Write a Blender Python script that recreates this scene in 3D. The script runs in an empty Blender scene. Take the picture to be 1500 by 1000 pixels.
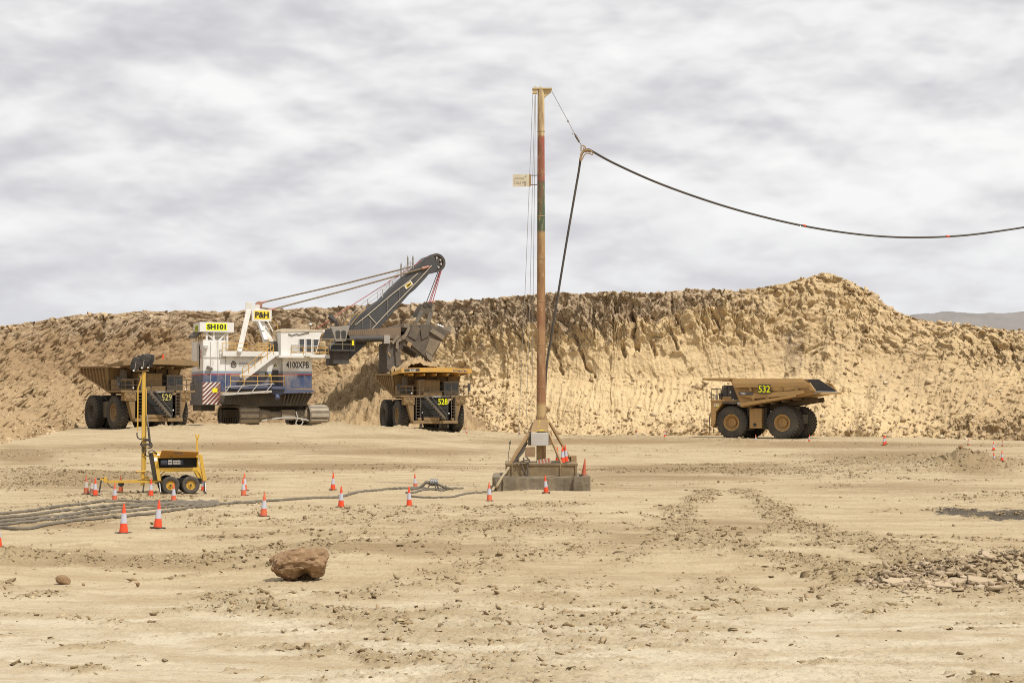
import bpy, bmesh, math, random
import numpy as np
from mathutils import Vector, Matrix

SC = bpy.context.scene
COL = SC.collection
R = math.radians
random.seed(7)

# ------------------------------------------------------------------ camera
CAM_H, FPX, TANP = 3.87, 2500.0, 92.0 / 2500.0
PITCH = math.atan(TANP)
cd = bpy.data.cameras.new('camera')
cd.sensor_width = 36.0
cd.lens = FPX / 1500.0 * 36.0
cd.clip_start, cd.clip_end = 0.5, 20000.0
cam = bpy.data.objects.new('camera', cd)
cam.location = (0, 0, CAM_H)
cam.rotation_euler = (math.pi / 2 + PITCH, 0, 0)
COL.objects.link(cam)
SC.camera = cam

# ------------------------------------------------------------------ sky + sun
SUN_EL, SUN_AZ = 59.0, 134.0            # azimuth clockwise from the view direction (+Y)
world = bpy.data.worlds.new('World')
SC.world = world
world.use_nodes = True
wn, wl = world.node_tree.nodes, world.node_tree.links
wn.clear()
def N(nt, typ, **kw):
    n = nt.nodes.new(typ)
    for k, v in kw.items():
        if k == 'inp':
            for kk, vv in v.items():
                n.inputs[kk].default_value = vv
        else:
            setattr(n, k, v)
    return n
def ramp(nt, stops, interp='LINEAR'):
    n = nt.nodes.new('ShaderNodeValToRGB')
    n.color_ramp.interpolation = interp
    e = n.color_ramp.elements
    while len(e) < len(stops):
        e.new(0.5)
    for el, (p, c) in zip(e, stops):
        el.position = p
        el.color = (c, c, c, 1) if isinstance(c, (int, float)) else (*c, 1)
    return n
W = world.node_tree
sky = N(W, 'ShaderNodeTexSky', sky_type='NISHITA', sun_disc=False, sun_elevation=R(SUN_EL), sun_rotation=R(SUN_AZ))
sky.dust_density = 2.0
bg_sky = N(W, 'ShaderNodeBackground', inp={'Strength': 0.09})
wl.new(sky.outputs[0], bg_sky.inputs[0])
tc = N(W, 'ShaderNodeTexCoord')
sep = N(W, 'ShaderNodeSeparateXYZ')
wl.new(tc.outputs['Generated'], sep.inputs[0])
def math_(nt, op, a, b=None, clamp=False):
    n = nt.nodes.new('ShaderNodeMath'); n.operation = op; n.use_clamp = clamp
    for i, v in enumerate((a, b)):
        if v is None: continue
        if isinstance(v, (int, float)): n.inputs[i].default_value = v
        else: nt.links.new(v, n.inputs[i])
    return n.outputs[0]
def cloud_noise(scale, detail, rough, off=(0, 0, 0), flat=3.3, dist=0.0):
    mp = N(W, 'ShaderNodeMapping', inp={'Location': off, 'Scale': (1, 1, flat)})
    wl.new(tc.outputs['Generated'], mp.inputs[0])
    nz = N(W, 'ShaderNodeTexNoise', inp={'Scale': scale, 'Detail': detail, 'Roughness': rough, 'Distortion': dist})
    wl.new(mp.outputs[0], nz.inputs['Vector'])
    return nz.outputs[0]
OX, OY, OZ = 3.3, 1.9, 0.40
def billow(up):
    """cauliflower cloud density seen along a direction; up looks a little higher in the same cloud"""
    n1 = cloud_noise(3.6, 5, 0.55, (OX, OY, OZ + up), flat=2.7)
    tot = math_(W, 'MULTIPLY', n1, 0.8)
    for sc_, am in ((4.6, 0.50), (10.0, 0.30), (22.0, 0.15), (48.0, 0.08)):
        b_ = cloud_noise(sc_, 0, 0.5, (OX * 2, OY + sc_, OZ + up), flat=2.8)
        tot = math_(W, 'ADD', tot, math_(W, 'MULTIPLY', math_(W, 'ABSOLUTE', math_(W, 'SUBTRACT', b_, 0.5)), am * 2.2))
    return math_(W, 'SUBTRACT', tot, 0.2)
puff = billow(0.0)
above = billow(0.05)     # tops catch the light, bases are grey
broad = cloud_noise(3.4, 6, 0.52, (7.1, 2.2, 5.5), flat=3.6)
lit = math_(W, 'MULTIPLY', math_(W, 'SUBTRACT', puff, above), 0.85)
def small_puffs(up):
    t = None
    for sc_, am in ((9.0, 0.40), (19.0, 0.28), (41.0, 0.15), (85.0, 0.08)):
        b_ = cloud_noise(sc_, 0, 0.5, (OX * 3, OY + sc_, OZ + up), flat=2.3)
        v = math_(W, 'MULTIPLY', math_(W, 'ABSOLUTE', math_(W, 'SUBTRACT', b_, 0.5)), am * 2.2)
        t = v if t is None else math_(W, 'ADD', t, v)
    return t
fine = math_(W, 'MULTIPLY', math_(W, 'SUBTRACT', small_puffs(0.0), small_puffs(0.022)), 0.6)
lit = math_(W, 'ADD', lit, fine)
tone = math_(W, 'ADD', math_(W, 'ADD', 0.56, lit), math_(W, 'MULTIPLY', math_(W, 'SUBTRACT', broad, 0.5), -0.75))
shade = ramp(W, [(0.22, (0.60, 0.597, 0.625)), (0.40, (0.69, 0.687, 0.71)), (0.52, (0.775, 0.77, 0.782)), (0.64, (0.86, 0.86, 0.862)), (0.84, (0.95, 0.95, 0.945))])
wl.new(tone, shade.inputs[0])
cover = ramp(W, [(0.0, 0.0), (0.10, 1.0)])
wl.new(puff, cover.inputs[0])
# paler and smoother towards the horizon
lowmix = N(W, 'ShaderNodeMix', data_type='RGBA')
hz = ramp(W, [(0.0, 0.6), (0.05, 0.35), (0.14, 0.0)])
wl.new(sep.outputs[2], hz.inputs[0])
wl.new(hz.outputs[0], lowmix.inputs[0])
wl.new(shade.outputs[0], lowmix.inputs[6])
lowmix.inputs[7].default_value = (0.73, 0.745, 0.78, 1)
bg_cl = N(W, 'ShaderNodeBackground', inp={'Strength': 1.0})
wl.new(lowmix.outputs[2], bg_cl.inputs[0])
mixs = N(W, 'ShaderNodeMixShader')
cov2 = math_(W, 'MAXIMUM', cover.outputs[0], math_(W, 'ADD', hz.outputs[0], 0.72))
wl.new(cov2, mixs.inputs[0])
wl.new(bg_sky.outputs[0], mixs.inputs[1]); wl.new(bg_cl.outputs[0], mixs.inputs[2])
wo = N(W, 'ShaderNodeOutputWorld')
wl.new(mixs.outputs[0], wo.inputs[0])

sl = bpy.data.lights.new('sun', 'SUN')
sl.energy = 4.1
sl.angle = R(3.0)
sl.color = (1.0, 0.965, 0.91)
sun = bpy.data.objects.new('sun', sl)
sdir = Vector((math.cos(R(SUN_EL)) * math.sin(R(SUN_AZ)), math.cos(R(SUN_EL)) * math.cos(R(SUN_AZ)), math.sin(R(SUN_EL))))
sun.rotation_euler = sdir.to_track_quat('Z', 'Y').to_euler()
COL.objects.link(sun)
SC.view_settings.view_transform = 'Standard'
SC.view_settings.look = 'None'
SC.view_settings.exposure = 0.0
SC.view_settings.gamma = 1.0
SC.cycles.max_bounces = 6
SC.cycles.filter_width = 1.0
SC.cycles.use_denoising = False

# ------------------------------------------------------------------ pixel <-> world
def ray(px, py):
    dx, dy = (px - 750.0) / FPX, (500.0 - py) / FPX
    c, s = math.cos(PITCH), math.sin(PITCH)
    return Vector((dx, c - dy * s, s + dy * c))
def at_dist(px, py, Y):
    d = ray(px, py)
    return Vector((0, 0, CAM_H)) + d * (Y / d.y)
def proj(x, y, z):
    c, s = math.cos(PITCH), math.sin(PITCH)
    zz = z - CAM_H
    fwd = y * c + zz * s
    up = -y * s + zz * c
    return 750 + FPX * x / fwd, 500 - FPX * up / fwd

# ------------------------------------------------------------------ numpy noise
def _hash(ix, iy, iz, seed):
    n = (ix.astype(np.uint32) * np.uint32(374761393) + iy.astype(np.uint32) * np.uint32(668265263)
         + iz.astype(np.uint32) * np.uint32(2246822519) + np.uint32((seed * 3266489917) & 0xffffffff))
    n ^= n >> np.uint32(13)
    n *= np.uint32(1274126177)
    n ^= n >> np.uint32(16)
    n *= np.uint32(2654435761)
    n ^= n >> np.uint32(15)
    return n.astype(np.float64) / 4294967296.0
def vnoise(x, y, z=None, seed=0):
    x = np.asarray(x, float); y = np.asarray(y, float)
    fx, fy = np.floor(x), np.floor(y)
    ix, iy = fx.astype(np.int64), fy.astype(np.int64)
    tx, ty = x - fx, y - fy
    tx = tx * tx * tx * (tx * (tx * 6 - 15) + 10)
    ty = ty * ty * ty * (ty * (ty * 6 - 15) + 10)
    def plane(iz):
        a = _hash(ix, iy, iz, seed); b = _hash(ix + 1, iy, iz, seed)
        c = _hash(ix, iy + 1, iz, seed); d = _hash(ix + 1, iy + 1, iz, seed)
        return (a + (b - a) * tx) * (1 - ty) + (c + (d - c) * tx) * ty
    if z is None:
        return plane(np.zeros_like(ix)) * 2 - 1
    z = np.asarray(z, float)
    fz = np.floor(z); iz = fz.astype(np.int64)
    tz = z - fz
    tz = tz * tz * tz * (tz * (tz * 6 - 15) + 10)
    p0, p1 = plane(iz), plane(iz + 1)
    return (p0 + (p1 - p0) * tz) * 2 - 1
def fbm(x, y, z=None, octv=5, gain=0.5, lac=2.03, seed=0, ridged=False):
    tot = 0; amp = 1.0; nrm = 0
    for o in range(octv):
        v = vnoise(x, y, z, seed + o * 17)
        if ridged: v = 1 - 2 * np.abs(v)
        tot = tot + amp * v; nrm += amp; amp *= gain
        x, y = (x * 0.8 - y * 0.6) * lac + 3.7, (x * 0.6 + y * 0.8) * lac - 1.9
        if z is not None: z = z * lac + 5.1
    return tot / nrm
def facets(x, y, z, seed=0, tilt=1.0):
    """broken-rock relief: each random cell carries its own height and its own tilt"""
    fx, fy, fz = np.floor(x), np.floor(y), np.floor(z)
    best = np.full(x.shape, 1e9); val = np.zeros(x.shape)
    for dx in (-1, 0, 1):
        for dy in (-1, 0, 1):
            for dz in (-1, 0, 1):
                ix, iy, iz = (fx + dx).astype(np.int64), (fy + dy).astype(np.int64), (fz + dz).astype(np.int64)
                cx = fx + dx + _hash(ix, iy, iz, seed + 1); cy = fy + dy + _hash(ix, iy, iz, seed + 2); cz = fz + dz + _hash(ix, iy, iz, seed + 3)
                ex, ey, ez = x - cx, y - cy, z - cz
                d = ex * ex + ey * ey + ez * ez
                m = d < best
                best = np.where(m, d, best)
                h0 = _hash(ix, iy, iz, seed + 4) - 0.5
                g1 = _hash(ix, iy, iz, seed + 5) - 0.5; g2 = _hash(ix, iy, iz, seed + 6) - 0.5
                val = np.where(m, h0 + tilt * (g1 * ex + g2 * ez), val)
    return val
def sstep(a, b, x):
    t = np.clip((np.asarray(x, float) - a) / (b - a), 0, 1)
    return t * t * (3 - 2 * t)

# ------------------------------------------------------------------ material helpers
def new_mat(name):
    m = bpy.data.materials.new(name); m.use_nodes = True
    nt = m.node_tree; nt.nodes.clear()
    out = nt.nodes.new('ShaderNodeOutputMaterial')
    b = nt.nodes.new('ShaderNodeBsdfPrincipled')
    nt.links.new(b.outputs[0], out.inputs[0])
    return m, nt, b
def mixc(nt, fac, a, b, typ='MIX'):
    n = nt.nodes.new('ShaderNodeMix'); n.data_type = 'RGBA'; n.blend_type = typ
    for i, v in ((0, fac), (6, a), (7, b)):
        if isinstance(v, (int, float)): n.inputs[i].default_value = v
        elif isinstance(v, tuple): n.inputs[i].default_value = (*v[:3], 1)
        else: nt.links.new(v, n.inputs[i])
    return n.outputs[2]
def noise(nt, scale, detail=4, rough=0.55, coord='Object', sc=(1, 1, 1), dist=0.0, loc=(0, 0, 0)):
    t = nt.nodes.new('ShaderNodeTexCoord')
    mp = N(nt, 'ShaderNodeMapping', inp={'Scale': sc, 'Location': loc})
    nt.links.new(t.outputs[coord], mp.inputs[0])
    n = N(nt, 'ShaderNodeTexNoise', inp={'Scale': scale, 'Detail': detail, 'Roughness': rough, 'Distortion': dist})
    nt.links.new(mp.outputs[0], n.inputs['Vector'])
    return n.outputs[0]
def attr(nt, name):
    n = nt.nodes.new('ShaderNodeAttribute'); n.attribute_name = name
    return n.outputs['Fac']
def bump(nt, b, h, strength, dist):
    n = N(nt, 'ShaderNodeBump', inp={'Strength': strength, 'Distance': dist})
    nt.links.new(h, n.inputs['Height']); nt.links.new(n.outputs[0], b.inputs['Normal'])
MATS = {}
DUST = (0.36, 0.27, 0.16)
def paint(name, col, rough=0.5, dust=0.35, dscale=1.3, metal=0.0, dustcol=DUST, var=0.12, spec=0.4):
    if name in MATS: return MATS[name]
    m, nt, b = new_mat(name)
    n1 = noise(nt, dscale, 6, 0.65, sc=(1, 1, 0.7))
    n2 = noise(nt, dscale * 7, 4, 0.6)
    r1 = ramp(nt, [(0.36, 0.12 * dust), (0.68, min(1.0, 1.5 * dust))])
    nt.links.new(math_(nt, 'ADD', math_(nt, 'MULTIPLY', n1, 0.7), math_(nt, 'MULTIPLY', n2, 0.3)), r1.inputs[0])
    dk = tuple(c * (1 - var) for c in col)
    base = mixc(nt, n2, dk, tuple(min(1, c * (1 + var)) for c in col))
    c = mixc(nt, r1.outputs[0], base, dustcol)
    nt.links.new(c, b.inputs['Base Color'])
    rr = math_(nt, 'ADD', math_(nt, 'MULTIPLY', r1.outputs[0], 0.4), rough, clamp=True)
    nt.links.new(rr, b.inputs['Roughness'])
    b.inputs['Metallic'].default_value = metal
    b.inputs['Specular IOR Level'].default_value = spec
    MATS[name] = m
    return m
# ------------------------------------------------------------------ ground shape
TRACKS = [  # photo pixels of the tyre tracks and windrows, half width in metres, strength
    ([(1040, 720), (1014, 735), (1000, 752), (1004, 776)], 0.7, 1.0),
    ([(1004, 776), (1030, 795), (1090, 810), (1180, 822), (1270, 838)], 1.25, 1.0),
    ([(1085, 720), (1118, 737), (1140, 752), (1168, 769)], 0.65, 1.0),
    ([(1168, 769), (1240, 788), (1330, 812), (1420, 832), (1500, 842)], 1.4, 1.0),
    ([(1035, 792), (1120, 800), (1200, 801), (1290, 796), (1340, 795)], 0.9, 0.8),
    ([(1000, 768), (930, 752), (860, 756), (780, 748)], 0.35, 0.7), ([(1010, 785), (900, 768), (820, 772)], 0.3, 0.6), ([(1150, 765), (1060, 782), (960, 800), (900, 830)], 0.3, 0.6),
    ([(1160, 740), (1300, 748), (1420, 742)], 0.3, 0.6), ([(1200, 730), (1340, 733), (1500, 724)], 0.35, 0.5), ([(640, 742), (560, 752), (450, 762), (330, 770)], 0.3, 0.7), ([(640, 752), (540, 764), (420, 776)], 0.3, 0.7),
    ([(300, 842), (420, 828), (520, 812)], 0.25, 0.8), ([(200, 852), (330, 838), (430, 822)], 0.25, 0.7),
    ([(1225, 785), (1350, 787), (1500, 791)], 0.5, 0.9),
    ([(1225, 799), (1350, 801), (1500, 805)], 0.5, 0.9),
    ([(1260, 845), (1330, 832), (1400, 835), (1500, 846)], 1.5, 1.2),
    ([(1270, 860), (1350, 858), (1420, 862), (1510, 868)], 0.8, 1.0),
    ([(340, 788), (420, 783), (520, 790), (620, 788), (700, 778), (790, 764)], 1.3, 0.8),
    ([(0, 812), (90, 818), (220, 826), (340, 815), (450, 800), (560, 794)], 1.3, 1.0),
    ([(-60, 850), (20, 862), (60, 870)], 0.9, 0.9),
    ([(270, 893), (330, 885), (400, 895), (470, 898), (540, 905), (610, 905)], 0.8, 0.9),
    ([(300, 880), (350, 868), (380, 866)], 0.7, 0.9),
    ([(520, 872), (590, 862), (640, 848), (720, 826), (800, 812), (870, 800)], 0.9, 0.7),
    ([(640, 842), (740, 838), (830, 846)], 0.7, 0.35),
    ([(-20, 968), (60, 978), (130, 985)], 0.55, 1.0),
    ([(345, 948), (420, 950), (500, 956), (600, 968)], 0.42, 1.0),
    ([(80, 950), (160, 945)], 0.35, 0.8),
    ([(700, 747), (800, 738), (850, 742)], 1.0, 0.8),
    ([(860, 690), (1000, 688), (1150, 694)], 3.2, 0.8),
    ([(1000, 682), (1110, 683)], 1.6, 0.9),
    ([(860, 714), (1000, 712), (1200, 700), (1500, 706)], 0.5, 0.5),
    ([(20, 712), (110, 706), (200, 700), (260, 706)], 3.8, 0.8),
    ([(-60, 672), (0, 668), (55, 662)], 4.0, 0.9),
    ([(0, 745), (100, 735), (330, 726)], 0.8, 0.5),
    ([(40, 672), (200, 655), (420, 652), (560, 660), (690, 668)], 4.5, 0.45),
    ([(560, 684), (690, 688), (340, 690)], 3.0, 0.4),
    ([(690, 640), (900, 642), (1050, 644), (1300, 652), (1500, 654)], 4.0, 0.75),
    ([(1200, 668), (1300, 672), (1450, 680)], 4.5, 0.9),
    ([(880, 655), (1000, 662), (1200, 662)], 4.0, 0.4),
    ([(1425, 757), (1480, 754), (1560, 752)], 1.1, 1.1), ([(1365, 748), (1425, 747)], 0.5, 0.9),
    ([(900, 930), (1000, 940), (1120, 938)], 0.3, 0.5),
    ([(690, 985), (780, 990), (860, 984)], 0.35, 0.6),
    ([(1380, 960), (1500, 970)], 0.35, 0.6),
    ([(880, 885), (960, 890), (1080, 888)], 0.35, 0.5),
    ([(1080, 920), (1200, 915)], 0.3, 0.4),
    ([(0, 900), (100, 905), (210, 915)], 0.3, 0.5),
]
_tr = random.Random(5)
for _ in range(60):
    _x, _y = _tr.uniform(-20, 1520), _tr.uniform(770, 1005)
    _l = _tr.uniform(25, 130)
    TRACKS.append(([(_x - _l / 2, _y + _tr.uniform(-3, 3)), (_x, _y + _tr.uniform(-2, 2)), (_x + _l / 2, _y + _tr.uniform(-3, 3))], _tr.uniform(0.07, 0.22), _tr.uniform(0.4, 0.9)))
def g_base(x, y):
    x = np.asarray(x, float); y = np.asarray(y, float)
    a = x / np.maximum(y, 1.0)
    z = 1.3 * sstep(100, 178, y) * (1 - sstep(-0.10, 0.035, a))
    z = z - 0.05 * sstep(0, 30, y - 200)
    return z
def on_flat(px, py):
    """where the pixel's ray meets the smooth ground"""
    d = ray(px, py)
    t = np.linspace(12, 400, 6000)
    z = CAM_H + d.z * t
    below = z < g_base(d.x * t, d.y * t)
    i = int(np.argmax(below)) if below.any() else len(t) - 1
    return d.x * t[i], d.y * t[i]
TRK = [([on_flat(*p) for p in pts], hw, s) for pts, hw, s in TRACKS]
MOUNDS = [(1385, 689, 8.0, 4.5, 0.42), (1438, 688, 2.6, 3.2, 0.5), (1425, 680, 4.5, 3.0, 0.3), (1320, 680, 8.0, 5.0, 0.35), (1415, 850, 2.4, 0.9, 0.26), (1325, 836, 0.5, 0.4, 0.22), (1505, 848, 1.8, 1.0, 0.24),
          (130, 702, 4.5, 3.5, 0.28), (1092, 652, 2.0, 1.2, 0.6), (150, 800, 1.4, .6, .07), (20, 818, 0.8, .5, .16), (585, 632, 4.0, 1.6, 0.5), (655, 632, 3.5, 1.4, 0.5), (722, 717, 0.9, 0.8, 0.16), (870, 713, 1.0, 1.2, 0.2), (770, 719, 1.0, 0.6, 0.10), (318, 624.5, 1.6, 1.8, 0.35), (350, 624.2, 1.2, 1.5, 0.2), (405, 624.2, 3.0, 1.6, 0.25), (492, 624.4, 2.2, 1.8, 0.5), (250, 630, 4.0, 1.0, 0.4), (700, 640, 8.0, 1.0, 0.35), (900, 642, 10.0, 1.0, 0.3), (1200, 650, 9, 1.0, .2)]
MND = [(*on_flat(px, py), rx, ry, h) for px, py, rx, ry, h in MOUNDS]
def seg_dist(x, y, pts):
    best = np.full(x.shape, 1e9)
    for (ax, ay), (bx, by) in zip(pts[:-1], pts[1:]):
        vx, vy = bx - ax, by - ay
        L = vx * vx + vy * vy + 1e-9
        t = np.clip(((x - ax) * vx + (y - ay) * vy) / L, 0, 1)
        best = np.minimum(best, np.hypot(x - ax - t * vx, y - ay - t * vy))
    return best
def g_loose(x, y):
    x = np.asarray(x, float); y = np.asarray(y, float)
    loose = np.zeros(x.shape)
    w1 = fbm(x * 0.55, y * 0.3, octv=4, seed=5)
    w2 = fbm(x * 2.1, y * 1.1, octv=3, seed=9)
    for pts, hw, s in TRK:
        d = seg_dist(x, y, pts)
        m = sstep(1.3, 0.35, d / hw + 0.9 * w1 + 0.8 * w2) * s
        loose = np.maximum(loose, m)
    nat = fbm(x * 0.11, y * 0.085, octv=5, seed=31) + 0.35 * fbm(x * 1.1, y * 0.35, octv=3, seed=37)
    loose = np.maximum(loose, 0.6 * sstep(0.2, 0.55, nat))
    for mx, my, rx, ry, h in MND:
        q = ((x - mx) / (rx * 1.2)) ** 2 + ((y - my) / (ry * 1.3)) ** 2
        loose = np.maximum(loose, 0.9 * np.exp(-q) * sstep(0.05, 0.3, h))
    loose = loose * (0.72 + 0.5 * fbm(x * 3.1, y * 1.7, octv=3, seed=41))
    return np.clip(loose, 0, 1.15)
def g_height(x, y, loose=None):
    x = np.asarray(x, float); y = np.asarray(y, float)
    if loose is None: loose = g_loose(x, y)
    z = g_base(x, y)
    z = z + 0.07 * fbm(x * 0.09, y * 0.07, octv=3, seed=2)
    z = z + 0.035 * fbm(x * 0.5, y * 0.35, octv=4, seed=3)
    z = z + 0.016 * fbm(x * 2.2, y * 1.6, octv=5, gain=0.6, seed=4, ridged=True)
    # crusted flakes: small ledges with sharp lips
    t1 = 7.0 * fbm(x * 0.55, y * 0.42, octv=6, gain=0.58, seed=23)
    q1 = np.floor(t1) + sstep(0.0, 0.16, t1 - np.floor(t1))
    pm = sstep(-0.12, 0.3, fbm(x * 0.22, y * 0.16, octv=3, seed=27))
    z = z + (q1 - t1) * (0.012 + 0.026 * pm + 0.035 * loose)
    t2 = 5.0 * fbm(x * 2.4, y * 1.5, octv=5, gain=0.6, seed=29)
    q2 = np.floor(t2) + sstep(0.0, 0.2, t2 - np.floor(t2))
    z = z + (q2 - t2) * (0.006 + 0.010 * pm + 0.030 * loose)
    cl = fbm(x * 2.3, y * 2.0, octv=5, gain=0.6, seed=14, ridged=True)
    z = z + loose * (0.015 + 0.07 * cl)
    for mx, my, rx, ry, h in MND:
        q = ((x - mx) / rx) ** 2 + ((y - my) / ry) ** 2
        z = z + h * np.exp(-q * 1.2) * (1 + 0.18 * cl + 0.75 * fbm(x * 0.8, y * 0.8, octv=4, seed=19))
    return z
def gz(x, y):
    return float(g_height(np.array([x]), np.array([y]))[0])
def on_ground(px, py):
    d = ray(px, py)
    t = np.linspace(14, 330, 9000)
    below = (CAM_H + d.z * t) < g_base(d.x * t, d.y * t)
    i = int(np.argmax(below))
    return Vector((d.x * t[i], d.y * t[i], gz(d.x * t[i], d.y * t[i])))

def mesh_np(name, co, quads=None, tris=None, mats=(), smooth=True, attrs=None, parent=None):
    me = bpy.data.meshes.new(name)
    co = np.asarray(co, np.float32)
    me.vertices.add(len(co)); me.vertices.foreach_set('co', co.ravel())
    idx, starts, tot = [], [], 0
    for f, k in ((quads, 4), (tris, 3)):
        if f is None or len(f) == 0: continue
        f = np.asarray(f, np.int32)
        idx.append(f.ravel()); starts.append(tot + np.arange(len(f), dtype=np.int32) * k); tot += f.size
    idx = np.concatenate(idx); starts = np.concatenate(starts)
    me.loops.add(len(idx)); me.loops.foreach_set('vertex_index', idx)
    me.polygons.add(len(starts)); me.polygons.foreach_set('loop_start', starts)
    me.update(calc_edges=True)
    if smooth: me.polygons.foreach_set('use_smooth', np.ones(len(starts), bool))
    for k, v in (attrs or {}).items():
        a = me.attributes.new(k, 'FLOAT', 'POINT'); a.data.foreach_set('value', np.asarray(v, np.float32).ravel())
    for m in mats: me.materials.append(m)
    me.validate()
    o = bpy.data.objects.new(name, me); COL.objects.link(o)
    if parent: o.parent = parent
    return o
def grid_quads(nr, nc):
    i = np.arange(nr - 1)[:, None] * nc + np.arange(nc - 1)[None, :]
    return np.stack([i, i + 1, i + nc + 1, i + nc], -1).reshape(-1, 4)
def tag(o, label=None, cat=None, group=None, kind=None):
    for k, v in (('label', label), ('category', cat), ('group', group), ('kind', kind)):
        if v: o[k] = v
    return o

def dirt_material():
    m, nt, b = new_mat('pit_floor_dirt')
    lo = attr(nt, 'loose')
    gr = attr(nt, 'grey')
    n_w = noise(nt, 0.07, 5, 0.6, sc=(0.6, 1.3, 1))
    n_m = noise(nt, 0.6, 7, 0.66, sc=(0.55, 1.2, 1), dist=0.5)
    n_f = noise(nt, 9, 6, 0.7)
    n_s = noise(nt, 2.2, 6, 0.7, sc=(0.6, 1.3, 1))
    pale = mixc(nt, n_w, (0.50, 0.405, 0.255), (0.375, 0.282, 0.158))
    pale = mixc(nt, gr, pale, (0.51, 0.44, 0.315))
    r = ramp(nt, [(0.40, 0.0), (0.62, 1.0)]); nt.links.new(n_m, r.inputs[0])
    pale = mixc(nt, math_(nt, 'MULTIPLY', r.outputs[0], 0.7), pale, (0.325, 0.238, 0.132))
    r2 = ramp(nt, [(0.52, 0.0), (0.68, 1.0)]); nt.links.new(n_s, r2.inputs[0])
    pale = mixc(nt, math_(nt, 'MULTIPLY', r2.outputs[0], 0.4), pale, (0.27, 0.195, 0.11))
    dmp = attr(nt, 'damp')
    dr = ramp(nt, [(0.12, 0.0), (0.50, 0.95)])
    n_b = noise(nt, 0.35, 6, 0.65, sc=(0.35, 1.3, 1), dist=0.6)
    nt.links.new(math_(nt, 'ADD', dmp, math_(nt, 'MULTIPLY', math_(nt, 'SUBTRACT', n_b, 0.5), 1.1)), dr.inputs[0])
    pale = mixc(nt, dr.outputs[0], pale, (0.25, 0.175, 0.092))
    brown = mixc(nt, n_f, (0.15, 0.107, 0.055), (0.42, 0.32, 0.185))
    lr = ramp(nt, [(0.12, 0.0), (0.95, 0.85)])
    nt.links.new(math_(nt, 'ADD', lo, math_(nt, 'MULTIPLY', math_(nt, 'SUBTRACT', n_s, 0.5), 0.9)), lr.inputs[0])
    c = mixc(nt, lr.outputs[0], pale, brown)
    # dark coal spill
    ca = attr(nt, 'coal')
    cr = ramp(nt, [(0.42, 0.0), (0.56, 0.9)])
    cn = noise(nt, 1.6, 6, 0.75, sc=(1, 0.5, 1), loc=(3, 8, 1))
    nt.links.new(math_(nt, 'ADD', ca, math_(nt, 'MULTIPLY', math_(nt, 'SUBTRACT', cn, 0.55), 2.6)), cr.inputs[0])
    c = mixc(nt, math_(nt, 'MULTIPLY', cr.outputs[0], 0.92), c, (0.028, 0.026, 0.025))
    sp = ramp(nt, [(0.60, 0.0), (0.66, 0.8)]); nt.links.new(noise(nt, 6.0, 6, 0.75, sc=(0.8, 1.0, 1)), sp.inputs[0])
    c = mixc(nt, sp.outputs[0], c, (0.14, 0.10, 0.055))
    nt.links.new(c, b.inputs['Base Color'])
    b.inputs['Roughness'].default_value = 0.95
    b.inputs['Specular IOR Level'].default_value = 0.15
    h = math_(nt, 'ADD', math_(nt, 'MULTIPLY', n_f, 0.5), math_(nt, 'MULTIPLY', n_s, 1.0))
    bump(nt, b, h, 0.9, 0.07)
    return m
M_DIRT = dirt_material()

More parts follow.
